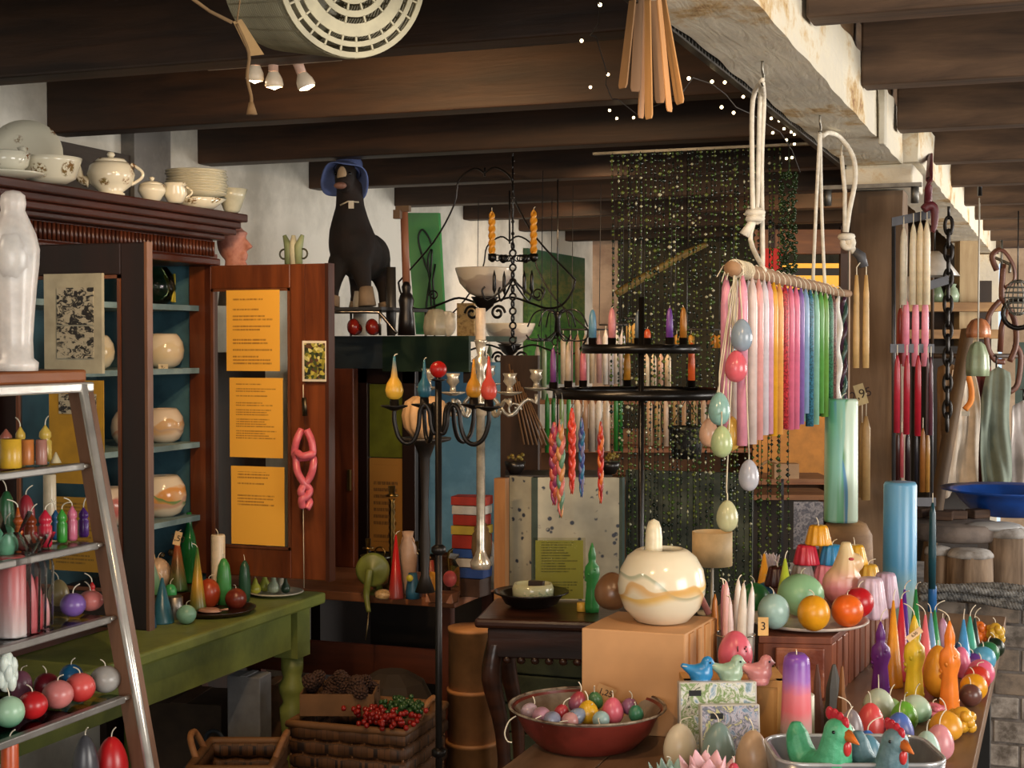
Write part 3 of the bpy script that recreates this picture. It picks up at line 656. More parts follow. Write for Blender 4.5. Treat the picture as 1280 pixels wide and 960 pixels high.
p = onz(262, 765, .792); e = thing('wax_scoop', 'small pale pink wax piece lying on the dark round tray', 'ornament', p); m = MB().lathe([(.02, 0), (.028, .004), (.02, .01), (1e-5, .006)], 14, sx=1.4); m.tube([(.03, 0, .006), (.06, 0, .012)], .003, 6); m.build('wax', wax('b48a78'), e)
p = onz(345, 744, TZ); e = thing('white_plate', 'white plate at the far end of the green table holding pear candles', 'plate', p); MB().lathe([(.045, 0), (.075, .008), (.085, .012), (.08, .014), (.05, .006), (1e-5, .005)], 30).build('plate_body', plain('b8b2a0', .2), e)
zp = TZ+.008
for (px, yb, yt, w, c, l) in ((319, 742, 722, 15, 'a8a83a', 'yellow green small pear candle at the left of the white plate'), (331, 739, 716, 14, 'a9b048', 'second yellow green pear candle on the white plate'),
                      (342, 741, 719, 16, 'a8b49a', 'greyish white pear candle on the white plate'), (351, 736, 716, 14, 'b4ae9c', 'pale pear candle at the back of the white plate'), (357, 741, 722, 12, '2c4230', 'dark green pear candle at the right of the white plate')):
    T('pear', px, yb, yt, w, c, l, z=zp, group='pear candles on the white plate', wk=.012)
p = onz(228, 700, TZ+.02); e = thing('wrapped_bundle', 'crumpled cellophane bundle with brass glints behind the candles', 'bag', at(225, .826, 4.5))
m = MB(); random.seed(3)
for i in range(26): m.ball((random.uniform(-.05, .05), random.uniform(-.03, .03), random.uniform(.01, .1)), (random.uniform(.006, .018), .012, random.uniform(.006, .014)), 6, 4)
m.build('crumple', blotch(('2a1c10', '9a7c50', '3c2a18', 'd8c090'), 60, .25), e)
tagcard(188, 693, 4.1, 10, 14, 'paper tag standing behind the grey and green cone candle', .2, '4,-')
tagcard(222, 673, 4.2, 9, 17, 'paper tag on the tip of the red over green cone candle', -.25, '3,50')
random.seed(11)
# pink braided candle hanging in front of the right door
def rot2(px, py, d, off): return P(px, py, d) - off
e = thing('braided_candle', 'pink knotted double candle hanging from a cord on the red door', 'candle', P(380, 480, 4.28)); L = e.location; D = 4.28
MB(L).tube([P(379, 481, D), P(379, 500, D)], .0015, 5).build('cord', plain('c9bda4', .8), e)
MB(L).tube([P(380, 497, D), P(381, 520, D)], .008, 8, flat=.5).build('clasp', metal('6a6050', .4), e)
def strand(q): return [P(x, y, D + dd) for x, y, dd in q]
m = MB(L)
m.tube(strand([(383, 537, 0), (389, 550, 0), (391, 565, 0), (388, 568, -.01), (378, 570, -.012), (371, 566, 0), (370, 575, .01), (372, 590, 0), (380, 604, 0), (387, 612, .01), (384, 620, 0), (377, 624, -.01), (378, 634, 0)]), .011, 10)
m.tube(strand([(377, 537, .01), (371, 550, 0), (368, 565, .01), (371, 572, .01), (382, 572, .01), (391, 572, .01), (391, 585, 0), (387, 597, .005), (379, 608, 0), (376, 616, -.01), (382, 622, .012), (387, 628, .01), (383, 636, 0)]), .011, 10)
m.build('braid', wax('c8606a', .25), e)
MB(L).tube([P(379, 634, D), P(380, 735, D)], .0012, 5).build('string', plain('b0a48c', .8), e)
e = thing('green_crate_handle', 'carved green and white wooden bird ornament on top of the red door', 'ornament', at(367, 1.785, 4.36))
for s in (-1, 0, 1): MB().tube([(s*.018, 0, 0), (s*.016, 0, .05), (s*.03, 0, .085)], [.011, .014, .006], 8).build('stem', plain(('6c7a58', 'b9b8a0', '7e8a66')[s+1], .6), e)
m = MB(); m.ring((-.032, 0, .03), .014, .003, 14, 5, 'y'); m.ring((.032, 0, .03), .014, .003, 14, 5, 'y'); m.build('curl', plain('3c3c2c', .5), e)
# ================================================================ FAR LEFT: SLANTED DISPLAY CASE
YE = 1.95; WS = wood('5c3c28', '88624a', 'z', .5, 3, .1); STEEL = plain('8a8680', .35, .45); CHROME = plain('d8d4cc', .22, .55)
T0 = ony(101, 481, YE); B0 = ony(186, 965, YE)
dc = thing('display_case', 'slanted wooden display case with chrome edge and four visible shelves, far left', 'display', (T0.x-.2, 1.5, 0)); o = dc.location
def fx(z): return T0.x + (B0.x-T0.x)*(z-T0.z)/(B0.z-T0.z)
YS = 1.05
for y in (YE+.004, YS-.004): MB(o).tube([(fx(T0.z), y, T0.z), (fx(.5), y, .5)], .0075, 8).build('chrome_edge', CHROME, dc)
for y in (YE+.012, YS-.03):
    m = MB(o)
    m.prism([(fx(T0.z)-.002, y, T0.z), (fx(T0.z)-.036, y, T0.z), (fx(.3)-.045, y, .3), (fx(.3)-.002, y, .3)], (0, .02, 0)); m.build('side_stile', WS, dc)
    MB(o).span((T0.x-.42, y, .0), (T0.x-.39, y+.02, T0.z)).build('rear_post', WS, dc)
    MB(o).span((T0.x-.42, y, .0), (fx(.3), y+.02, .3)).build('foot_panel', WS, dc)
zt = T0.z
MB(o).span((T0.x-.42, YS-.03, zt-.012), (fx(zt)+.004, YE+.03, zt+.004)).build('chrome_bar', CHROME, dc, bevel=.003)
MB(o).span((T0.x-.42, YS-.03, zt+.004), (fx(zt)-.003, YE+.02, zt+.024)).build('top_board', wood('7a4020', 'a86434', 'y', .4, 3, .1), dc, bevel=.004)
SZ = []
for py, px in ((578, 105), (677, 125), (769, 143), (868, 154), (990, 170)):
    q = ony(px, py, YE); SZ.append(q.z); z = q.z; x = fx(z)-.012
    MB(o).span((x-.014, YS, z-.011), (x, YE-.008, z)).build('shelf_bar', STEEL, dc, bevel=.002)
    MB(o).span((x-.3, YS, z-.009), (x-.014, YE, z-.002)).build('glass_shelf', glass('cfd8d4', .2), dc)
    MB(o).tube([(x-.007, YE-.008, z-.006), (x-.007, YE+.012, z-.006)], .004, 6).build('shelf_peg', CHROME, dc)
def S(kind, row, px, ytop, wpx, col, label, back=.035, **k):
    """object on shelf row standing `back` metres behind its front edge, at image column px"""
    z = SZ[row]; X = fx(z)-.026-back; r = ray(px, 600); t = X/r.x
    for _ in range(3): p = C0 + r*t
    p = Vector((X, p.y, z)); d = (p-C0).dot(RM @ Vector((0, 0, -1)))
    return cnd(kind, px, ytop, wpx, d, z, col, label, group=k.pop('group', 'candles in the slanted display'), base=p, **k)
def plasticbag(): return glass('f4f4f4', .35, rough=.12)
# shelf row 0 : small yellow and orange cube/figure candles
S('pillar', 0, 14, 548, 26, 'd2a52e', 'squat yellow candle at the left on the top display shelf', wk=0, back=.03)
S('pillar', 0, 33, 549, 20, 'cf7f40', 'squat orange candle right of the yellow one, top display shelf', wk=0, back=.05)
S('pin', 0, 26, 533, 13, 'd4b04a', 'yellow owl shaped candle standing behind the squat orange one', back=.09)
S('pin', 0, 8, 536, 16, '9a5a4a', 'small brown red glass candle at the back left of the top display shelf', back=.09, wk=0)
S('pin', 0, 57, 531, 16, 'd0b050', 'pale yellow owl shaped candle at the right of the top display shelf', back=.06)
S('pillar', 0, 52, 549, 14, 'a97464', 'little tea-rose pillar candle under the pale yellow owl', back=.03, wk=0)
tk = S('cone', 0, 70, 565, 14, 'd8c8a0', 'tiny cream cone tag holder at the right end of the top display shelf', back=.03, wk=0, name='tag_holder', cat='holder')
# row 1
S('pillar', 1, 62, 592, 16, 'c9b89a', 'ivory pillar candle at the back, second display shelf', back=.2)
S('ball', 1, 32, 618, 22, '9a2a34', 'crimson ball ornament candle at the back of the second display shelf', back=.12)
S('star', 1, 22, 634, 13, 'c05a1c', 'orange spiny turned candle on the second display shelf', back=.03)
S('pin', 1, 38, 642, 16, '8a3818', 'rust brown peg candle behind the orange spiny one', back=.08)
S('pin', 1, 56, 637, 17, 'c0203a', 'glossy raspberry red peg candle on the second display shelf', back=.03)
S('pin', 1, 69, 637, 11, '2a5f8a', 'blue peg candle half behind the green one', back=.07)
S('pin', 1, 77, 636, 13, '3f9a3a', 'bright green peg candle on the second display shelf', back=.04)
S('pin', 1, 90, 632, 13, 'd0708a', 'rose pink peg candle on the second display shelf', back=.04)
S('pin', 1, 104, 634, 13, '5a2f88', 'violet turned peg candle near the chrome edge', back=.05)
S('gherkin', 1, 8, 613, 20, '2a5a34', 'dark green cactus shaped candle at the far left, second shelf', back=.11)
S('gherkin', 1, 6, 655, 26, '6fae8a', 'mint green lumpy candle at the far left, second shelf front', back=.03)
# row 2 : cellophane-wrapped pink taper bundles, purple and pink balls
S('ball', 2, 90, 741, 32, '7a5aa0', 'violet ball candle on the third display shelf', back=.04)
S('ball', 2, 112, 738, 32, 'd8807c', 'salmon pink ball candle at the right end of the third display shelf', back=.045)
S('pin', 2, 114, 727, 8, 'b02020', 'small red cap candle behind the salmon pink ball', back=.1)
S('egg', 2, 72, 724, 26, '9a8a60', 'khaki candle in cellophane behind the violet ball', back=.12)
e = S('pillar', 2, 14, 694, 34, ('e8dcd8', 'd89090', 'c85a5a'), 'thick white and pink pillar in cellophane, third display shelf', back=.03, wk=0)
MB().lathe([(.026, 0), (.027, .12), (.012, .15), (.03, .18)], 9, smooth=False, capt=False).build('cellophane', plasticbag(), e)
for n, (px, yt, w, c, a) in enumerate(((37, 716, 15, 'd06a70', -.1), (45, 720, 14, 'c04a50', -.16), (54, 742, 13, 'e0a0a0', -.2))):
    e = S('bullet', 2, px, yt, w, c, ('rosy', 'deep rose', 'pale pink')[n] + ' leaning candle in a cellophane sleeve, third display shelf', back=.02+.01*n, wk=0)
    MB().lathe([(.013, .0), (.015, .09), (.007, .12), (.018, .14)], 9, smooth=False, capt=False).build('cellophane', plasticbag(), e)
# row 3 balls in front
for px, yt, w, c, l, b in ((130, 832, 38, 'a8a49e', 'silver grey ball candle at the right end of the fourth display shelf', .03), (98, 841, 38, ('c02020', 'd8605a'), 'scarlet and coral ball candle on the fourth display shelf', .03),
                     (70, 850, 39, 'cf7c78', 'dusty pink ball candle between two red ball candles', .035), (38, 864, 38, 'c02226', 'plain scarlet ball candle left of the dusty pink one', .03),
                     (9, 870, 38, ('2f7a5a', '9ac0a0', 'a8c8a8'), 'mint green ball candle at the far left of the fourth shelf', .03), (87, 830, 30, '1f5f8a', 'blue ball candle behind the red balls', .1),
                     (56, 841, 32, '7a1c28', 'wine red ball candle behind the dusty pink one', .1), (24, 838, 28, '7a4a5a', 'mauve ball candle at the back left of the fourth shelf', .12)):
    S('ball', 3, px, yt, w, c, l, back=b, side=random.choice((0, 3.1)), wk=.014)
p = S('pillar', 3, 72, 790, 24, 'c05a5a', 'pink candle', back=.16, wk=0)
for c in list(p.children): bpy.data.objects.remove(c)
bpy.data.objects.remove(p)
e = thing('long_candle', 'long rosy red pillar candle lying flat behind the balls under the third shelf', 'candle', (fx(SZ[3])-.2, 1.68, SZ[3]+.09)); 
MB().tube([(0, -.09, 0), (0, .1, 0)], .016, 14).build('body', wax('b04a48'), e); MB().span((-.03, -.12, -.024), (.03, .15, -.018)).span((-.03, -.12, -.09), (.03, -.1, -.02)).span((-.03, .13, -.09), (.03, .15, -.02)).build('riser', glass('d8e0dc', .3), e)
e = S('rose', 3, 5, 843, 30, 'dfe8dc', 'white ruffled candle at the far left above the mint ball', back=.07, wk=0); e.location.z += .038
# row 4
S('egg', 4, 137, 920, 41, ('c87a80', 'b01c20', 'c01c20'), 'large glossy red egg candle on the bottom display shelf', back=.04)
S('egg', 4, 104, 918, 34, '48484c', 'dark grey rough egg candle left of the red egg', back=.05)
S('pillar', 4, 9, 922, 22, 'c05020', 'orange candle at the far left of the bottom display shelf', back=.03)
e = S('pillar', 4, 45, 946, 50, 'a03c38', 'flat dark pink gift box on the bottom display shelf', back=.05, wk=0, name='gift_box', cat='box')
for c in list(e.children): bpy.data.objects.remove(c)
MB().box((0, 0, .02), (.06, .05, .04), .5).build('box_body', plain('b05850', .5), e, bevel=.002); MB().box((0, 0, .041), (.062, .052, .006), .5).build('lid', plain('8a2c2c', .5), e)
# white madonna candle on the top board
e = thing('madonna_candle', 'tall milky white robed statue candle standing on top of the display case', 'candle', at(18, zt+.026, 2.12)); k = 2.12/F
m = MB(); zz = lambda py: (P(18, py, 2.12).z - e.location.z)
m.lathe([(.034, 0), (.035, .012), (.028, .018), (.027, zz(425)), (.029, zz(400)), (.033, zz(360)), (.037, zz(330)), (.038, zz(312)), (.033, zz(293)), (.023, zz(274)), (.0175, zz(264)), (.019, zz(255)), (.0175, zz(245)), (.011, zz(240)), (1e-5, zz(238))], 36, flute=(11, .018), sx=1, sy=.85)
m.ball((.006, -.006, zz(322)), (.030, .028, .05))
m.build('robe', wax('e0d6cc', .3), e)
# ================================================================ LEFT BACK: WARDROBE, HORSE, SHELF TABLE
e = thing('tall_wardrobe', 'open blue and green painted wardrobe behind the red door, the horse on its top', 'wardrobe', (-2.4, 5.3, 0)); o = e.location
FY = 4.93; WZ = P(500, 420, 5.2).z
a = ony(415, 420, FY); b = ony(586, 420, FY); g = ony(478, 420, FY); zb = ony(500, 461, FY).z; zt2 = ony(500, 420, FY).z
MB(o).span((a.x-.1, FY+.02, zt2-.02), (b.x, FY+.5, zt2)).build('top_board', plain('22362a', .6), e)
MB(o).span((a.x-.1, FY, zb), (g.x, FY+.02, zt2)).build('grey_panel', plain('26333a', .6), e); MB(o).span((g.x, FY, zb-.01), (b.x, FY+.02, zt2)).build('green_panel', plain('14301c', .55), e)
x1 = ony(445, 600, FY).x; x0 = ony(416, 600, FY).x
MB(o).span((x0, FY-.02, .72), (x1, FY+.02, zb)).build('red_brown_stile', wood('4a1f10', '8a4422', 'z', .4), e, bevel=.003)
MB(o).span((b.x-.36, FY+.42, .72), (b.x+.05, FY+.44, zb+.02)).build('blue_back', plaster('6ca0c4', '5488ac', .6, .4, 4, .1), e)
MB(o).span((x0-.1, FY+.44, .0), (b.x, FY+.46, zb)).build('back_panel', plain('1a1412', .7), e)
MB(o).span((x0-.1, FY+.01, .0), (x0-.06, FY+.44, zb)).build('side_panel', plain('1e1410', .7), e)
MB(o).span((b.x-.03, FY+.02, zb-.05), (b.x, FY+.06, zb)).build('corner_post', plain('20140e', .7), e)
MB(o).span((x1-.02, FY-.035, ony(430, 612, FY).z), (x1-.008, FY-.02, ony(430, 586, FY).z)).build('key_plate', metal('9a8450', .4), e)
e = thing('dark_framed_mirror', 'tall dark framed mirror with painted olive and orange reflections, leaning in the wardrobe', 'mirror', ony(485, 700, FY+.1)); o = e.location
q0 = ony(446, 458, FY+.1); q1 = ony(520, 735, FY+.1); m = MB(o)
for A, B in (((446, 458), (463, 735)), ((505, 458), (522, 735)), ((446, 458), (522, 480))):
    a = ony(*A, FY+.1); b = ony(*B, FY+.1); m.span((a.x, FY+.08, b.z), (b.x, FY+.11, a.z))
m.build('frame', DK, e, bevel=.003)
for A, B, c, nme in (((463, 480), (505, 572), '5e6420', 'painted_olive_reflection'), ((463, 572), (505, 690), None, 'painted_orange_reflection'), ((463, 690), (505, 735), '2a2018', 'dark_panel')):
    a = ony(*A, FY+.1); b = ony(*B, FY+.1); MB(o).span((a.x, FY+.092, b.z), (b.x, FY+.10, a.z)).build(nme, plain(c, .3) if c else printed('9a6c28', '4a3010', 14, 4.4), e)  # mirror's olive and orange reflections painted on as flat panels
# shelf table
e = thing('pine_shelf_table', 'brown wooden table with vases and wrapped candles behind the green table', 'table', (-2.3, 4.6, 0)); o = e.location
MB(o).span((-2.83, 4.37, .70), (-1.83, 4.86, .73)).build('tabletop', wood('7a4424', 'a0643c', 'x', .45), e, bevel=.004)
MB(o).span((-2.8, 4.41, .44), (-1.86, 4.43, .55)).build('lower_rail', wood('3a180c', '5a2a16', 'x', .5), e)
for x, y in ((-2.8, 4.4), (-1.88, 4.42), (-2.8, 4.8), (-1.88, 4.8)): MB(o).span((x-.02, y-.02, 0), (x+.02, y+.02, .70)).build('leg', wood('3a180c', '5a2a16', 'z', .5), e)
T2 = .731
def U(kind, px, yb, ytop, wpx, col, label, **k): return T(kind, px, yb, ytop, wpx, col, label, z=k.pop('z', T2), group=k.pop('group', None), **k)
U('cone', 495, 748, 668, 20, ('8a3c34', 'b81c1c', 'c02020'), 'tall red cone candle on the brown table beside the iron wheel')
def vase(px, yb, ytop, wpx, prof, mat, label, z=T2, name='vase', cat='vase', flute=None, handles=0):
    p = onz(px, yb, z); d = (p-C0).dot(RM @ Vector((0, 0, -1))); r = wpx/2*d/F; h = P(px, ytop, d).z-p.z
    e = thing(name, label, cat, p); MB().lathe([(a*r, b*h) for a, b in prof], 28, flute=flute).build('body', mat, e)
    for s in range(handles):
        a = (0, math.pi)[s]; m = MB(); m.tube([((r*.35+.35*r*math.sin(math.pi*t/8))*math.cos(a), 0, h*(.7+.25*t/8)) for t in range(9)], r*.09, 6); m.build('handle', mat, e)
    return e, r, h
vase(510, 742, 664, 24, [(.6, 0), (.7, .1), (1, .55), (.9, .75), (.5, .9), (.62, 1), (.5, .99), (.3, .8)], plain('b89880', .4), 'pale pink two handled amphora behind the red cone candle', handles=2)
def striped():
    t = NT('striped_glaze'); tc = t.node('ShaderNodeTexCoord'); g = t.node('ShaderNodeTexGradient', gradient_type='RADIAL'); t.link(tc.outputs['Object'], g.inputs[0])
    a = t.node('ShaderNodeMath', operation='MULTIPLY'); t.link(g.outputs[0], a.inputs[0]); a.inputs[1].default_value = 13; f = t.node('ShaderNodeMath', operation='FRACT'); t.link(a.outputs[0], f.inputs[0])
    t.link(t.ramp(f.outputs[0], [(.0, '3c3c1c'), (.72, '4a4a24'), (.78, 'a09868'), (.95, 'a09868')], 'LINEAR'), t.b.inputs['Base Color']); t.set(Roughness=.2); return t.m
vase(578, 742, 675, 40, [(.55, 0), (.75, .15), (.95, .45), (1, .65), (.9, .8), (.5, .88), (.45, .98), (.52, 1), (.4, .96), (.3, .6)], striped(), 'dark olive vase with pale vertical stripes, right side of the brown table')
vase(606, 736, 668, 34, [(.7, 0), (.95, .25), (1, .5), (.8, .8), (.5, .92), (.45, 1), (.3, .95)], blotch(('3a342c', '6a6050', '4a4238'), 14, .5), 'grey brown stoneware jar behind the striped vase', name='stoneware_jar', cat='jar')
vase(602, 700, 654, 26, [(.8, 0), (1, .3), (.9, .7), (.5, .85), (.5, 1), (.3, .9)], plain('8a6c48', .5), 'small tan pot with heart cutout at the foot of the silver column', z=.86, name='clay_pot', cat='pot', handles=2)
vase(562, 738, 692, 30, [(.7, 0), (.95, .5), (1, .9), (1.08, .92), (1.08, 1), (.9, 1), (.8, .5)], plain('38201a', .5), 'dark brown clay pot behind the cellophane bag', name='clay_pot', cat='pot')
vase(516, 748, 716, 18, [(1, 0), (1, .3), (.7, .8), (.6, 1)], plain('2a5a74', .4), 'blue enamel cone with a round yellow label', name='blue_cone', cat='candle')
p = onz(517, 748, T2) + Vector((0, -.03, .07)); e = thing('round_label', 'round yellow sticker on the blue cone', 'label', p)
MB().lathe([(.011, 0), (.011, .002)], 20).build('disc', plain('c8b83a', .5), e); e.rotation_euler = (math.pi/2, 0, YAW*.6)
# cellophane bag, spotlight put into its candles' brightened colours
p = onz(553, 752, T2); e = thing('cellophane_bag', 'clear cellophane bag of orange and pink candles in colours brightened to look spotlit', 'bag', p)
MB().lathe([(.052, 0), (.062, .03), (.06, .11), (.045, .135), (.06, .15)], 9, smooth=False, capt=False, sy=.7).build('wrapping', glass('f0e4d4', .3, rough=.1), e)
m = MB(); m.ball((-.032, -.01, .062), (.026, .024, .034)); m.build('yellow_candle', wax('f0b850'), e); m = MB(); m.ball((.028, -.005, .075), (.022, .022, .026)); m.build('pink_candle', wax('e06a78'), e)
MB().box((0, 0, .016), (.09, .06, .03)).build('base_candle', wax('a07058'), e)
e = thing('wrapped_pink_candles', 'pink candle sticks wrapped in cellophane behind the brightened bag', 'candle', onz(538, 742, T2))
for q in range(4): MB().tube([(q*.011-.016, 0, 0), (q*.004-.006, 0, .11)], .0055, 8).build('stick', wax(('d07880', 'b84a54', 'd8a0a0', 'c05a60')[q]), e)
e = thing('small_jewel_box', 'tiny gilded round box on the brown table edge', 'box', onz(479, 748, T2)); MB().lathe([(.022, 0), (.028, .006), (.026, .02), (.014, .028), (1e-5, .03)], 18, flute=(9, .06)).build('body', blotch(('6a4a28', 'c8a878', '8a6438'), 60, .3), e)
# green cast-iron grinder wheel with hanging crank
p = onz(466, 745, T2); e = thing('iron_grinder', 'olive green cast iron hand grinder with crank hanging over the table edge', 'grinder', p); o = p
GI = plain('6a7030', .4); dG = (p-C0).dot(RM @ Vector((0, 0, -1))) - .05
m = MB(); c = P(466, 712, dG)-o; m.xf = Matrix.Translation(c) @ Matrix.Rotation(YAW, 4, 'Z') @ Matrix.Rotation(math.pi/2, 4, 'X')
m.lathe([(.042, -.008), (.054, -.006), (.055, .006), (.044, .012), (.02, .012), (.014, .02), (1e-5, .02)], 28); m.build('wheel', GI, e)
MB(o).tube([P(462, 712, dG-.03), P(460, 725, dG-.035), P(458, 745, dG-.03), P(461, 765, dG-.05)], [.012, .012, .01, .007], 10).build('crank', GI, e)
MB(o).tube([P(461, 764, dG-.05), P(459, 785, dG-.06), P(457, 800, dG-.06)], .0025, 6).build('wire', metal('8a7c60', .5), e)
m = MB(); m.tube([c, (c.x*.5, .03, .02), (0, .04, 0)], .012, 8); m.box((0, .04, .005), (.06, .06, .01)); m.build('stand', GI, e)
# upturned lid on stand behind grinder, brass candelabra
BR = metal('9a7a44', .3, .4)
e = thing('glass_dish', 'shallow grey glass dish behind the grinder wheel', 'dish', onz(461, 742, T2)+Vector((-.02, .1, 0))); MB().lathe([(.012, 0), (.014, .09), (.045, .1), (.055, .112), (.045, .105), (1e-5, .098)], 24).build('body', metal('8a8a80', .3), e)
p = at(490, T2, 4.95); e = thing('brass_candelabrum', 'small tarnished brass candelabrum with curled arms in front of the mirror', 'candelabrum', p)
m = MB(); m.lathe([(.04, 0), (.045, .008), (.015, .02), (.01, .05)], 18)
m.lathe([(.008 + .004*(k % 2), .05+.012*k) for k in range(22)], 12); m.lathe([(.02, .31), (.022, .315), (.01, .32), (.012, .345), (.009, .345)], 14); m.build('stem', BR, e)
for s in (-1, 1):
    m = MB(); m.tube([(s*.0, 0, .1), (s*.03, 0, .07), (s*.07, 0, .075), (s*.09, 0, .11), (s*.088, 0, .13)], .0045, 6); m.ring((s*.045, 0, .12), .018, .003, 14, 5, 'y'); m.lathe([(.018, .13), (.02, .135), (.008, .137), (.01, .165), (.008, .165)], 12, (s*.088, 0, 0)); m.build('arm', BR, e)
# horse with blue hat
HZ = P(440, 384, 5.1).z
hs = at(440, HZ, 5.12)
e = thing('toy_horse', 'dark brown plush toy horse facing the room, wearing a floppy blue hat', 'toy', hs, YAW); kk = 5.12/F
def hp(px, py, dy=0): return Vector(((px-438)*kk, dy, (386-py)*kk))
m = MB()
m.tube([hp(437, 232, -.05), hp(438, 262, -.05), hp(438, 290, -.03), hp(441, 310, -.02), hp(447, 322, .06), hp(450, 318, .2), hp(450, 314, .26)], [.042, .05, .075, .088, .082, .085, .06], 16)
m.tube([hp(434, 215, -.05), hp(433, 228, -.09), hp(432, 240, -.13)], [.038, .036, .026], 12)
for pts_, r_ in (([hp(424, 330, -.04), hp(419, 352, -.05), hp(417, 368, -.05), hp(416, 383, -.06)], [.042, .028, .02, .022]),
                 ([hp(449, 332, -.05), hp(454, 352, -.06), hp(457, 368, -.07), hp(459, 383, -.08)], [.045, .03, .022, .024]),
                 ([hp(440, 335, .2), hp(437, 355, .22), hp(436, 370, .2), hp(435, 385, .2)], [.05, .03, .022, .022]),
                 ([hp(462, 325, .2), hp(468, 345, .21), hp(472, 362, .19), hp(475, 382, .19)], [.055, .036, .024, .026])):
    m.tube(pts_, r_, 12)
m.build('body', plaster('1a0d07', '0d0705', .85, .5, 9, .4), e, remesh=.009, smooth=3)
for pts_, r_ in (([hp(417, 372, -.055), hp(415, 385, -.06)], [.023, .029]), ([hp(458, 362, -.07), hp(460, 385, -.08)], [.024, .031]), ([hp(436, 377, .2), hp(435, 385, .2)], [.023, .025]), ([hp(473, 377, .19), hp(475, 385, .19)], [.025, .029])): MB().tube(pts_, r_, 12).build('hoof', plain('8a7660', .8, bump=.3), e)
m = MB(); m.ball(hp(431, 228, -.125), (.017, .012, .035), 10, 8); m.build('blaze', plain('a08a6c', .7), e)
m = MB(); m.ball(hp(430, 240, -.15), (.022, .014, .012), 10, 8); m.build('muzzle', plain('7a5648', .6), e)
for x in (423, 440): MB().ball(hp(x, 224, -.115), .006, 8, 6).build('eye', plain('050505', .1), e)
MB().tube([hp(428, 262, -.1), hp(438, 258, -.115), hp(450, 258, -.09)], .003, 5).build('cord', plain('c8bda4', .8), e); MB().box(hp(442, 262, -.118), (.018, .003, .026)).build('tag', plain('d8d0bc', .7), e)
ht = thing('sun_hat', 'floppy periwinkle blue hat on the toy horse', 'hat', hs + Matrix.Rotation(YAW, 3, 'Z') @ hp(434, 222, -.05), YAW, rot=Euler((math.radians(-38), math.radians(8), YAW)))
MB().lathe([(.044, .0), (.05, .03), (.045, .055), (.03, .068), (1e-5, .072)], 24, capb=False).build('crown', plain('3a4a78', .8), ht)
m = MB(); n = 36; vs = []; fs = []
for j in range(6):
    for i in range(n):
        a = 2*math.pi*i/n; rr = .046+.0065*j; vs.append((rr*math.cos(a), rr*math.sin(a), .012 - .012*j - .003*j*math.sin(3*a) + .006*j*max(0, -math.sin(a))))
for j in range(5):
    for i in range(n): k = (i+1) % n; fs.append((j*n+i, j*n+k, (j+1)*n+k, (j+1)*n+i))
o_ = m.add(vs, fs).build('brim', plain('5468a0', .8), ht); q = o_.modifiers.new('thick', 'SOLIDIFY'); q.thickness = .004
# what the horse stands on, and things on the wardrobe
e = thing('metal_stand', 'low chrome rail stand holding the toy horse up on the wardrobe', 'stand', (hs.x, hs.y, zt2)); o = e.location
MB(o).span((hs.x-.16, hs.y-.1, HZ-.012), (hs.x+.16, hs.y+.3, HZ-.002)).build('plate', plain('3a3c40', .4), e)
MB(o).tube([P(416, 390, 4.98), P(468, 390, 4.98), P(476, 393, 4.98), P(496, 417, 4.98)], .006, 8).build('rail', metal('8f8a80', .3), e)
for x, y in ((-.15, -.09), (.15, -.09), (-.15, .29), (.15, .29)): MB(o).tube([(hs.x+x, hs.y+y, zt2), (hs.x+x, hs.y+y, HZ-.01)], .005, 6).build('leg', metal('8f8a80', .3), e)
def sh(px, ytop, wpx, d, prof, mat, name, lab, cat, z=None, n=18, **k):
    z = zt2 if z is None else z; p = at(px, z, d); r = wpx/2*d/F; h = P(px, ytop, d).z - z; e = thing(name, lab, cat, p)
    MB().lathe([(a*r, b*h) for a, b in prof], n, **k).build('body', mat, e); return e
for px, lab in ((443, 'left one of a pair of dark red wooden shoes under the horse'), (466, 'right one of a pair of dark red wooden shoes under the horse')):
    e = thing('wooden_shoe', lab, 'shoe', at(px, zt2, 4.99), YAW, 'pair of red clogs')
    m = MB(); m.ball((0, .02, .022), (.026, .05, .022)); m.ball((0, -.03, .028), (.022, .03, .028)); m.build('shoe_body', plain('7a1c14', .25), e)
    MB().ball((0, -.012, .040), (.016, .026, .014)).build('opening', plain('20100c', .7), e)
sh(450, 364, 17, 5.14, [(1, 0), (1, .8), (.8, 1)], plain('b8b4a8', .5), 'white_canister', 'white canister between the horse\'s legs', 'canister')
sh(489, 334, 13, 5.25, [(.8, 0), (1, .3), (.9, 1)], plain('38342e', .4), 'dark_candlestick', 'narrow dark grey bottle behind the horse', 'bottle')
e = sh(508, 352, 22, 5.05, [(1, 0), (.9, .3), (.75, .5), (.9, .65), (.7, .75), (.45, .8), (.55, .9), (.3, 1)], plain('120c0a', .4), 'dark_figurine', 'near black carved standing figurine right of the horse', 'figurine')
sh(545, 386, 30, 4.98, [(.9, 0), (1, .3), (.9, .7), (.6, .95), (.2, 1)], wax('a8a28e'), 'wax_bouquet', 'lumpy ivory wax sculpture on the green shelf edge', 'sculpture', flute=(5, .12))
e = thing('wax_hand', 'upright white wax hand on the green shelf edge', 'sculpture', at(560, zt2, 4.97))
m = MB(); m.ball((0, 0, .035), (.03, .016, .04), 12, 8)
for q in range(4): m.tube([((q-1.5)*.013, 0, .05), ((q-1.5)*.015, -.004, .075+.006*(1.5-abs(q-1.5)))], .0075, 8)
m.tube([(-.028, 0, .03), (-.036, -.008, .06)], .008, 8); m.build('hand', wax('bcb8ac'), e, remesh=.003, smooth=2)
e = thing('green_tulip_canvas', 'narrow green canvas with dark tulip outlines against the left wall', 'painting', at(530, zt2, 5.6)); o = e.location
a = P(507, 266, 5.6); b = P(548, 266, 5.6); c = P(556, 418, 5.6); d_ = P(520, 418, 5.6)
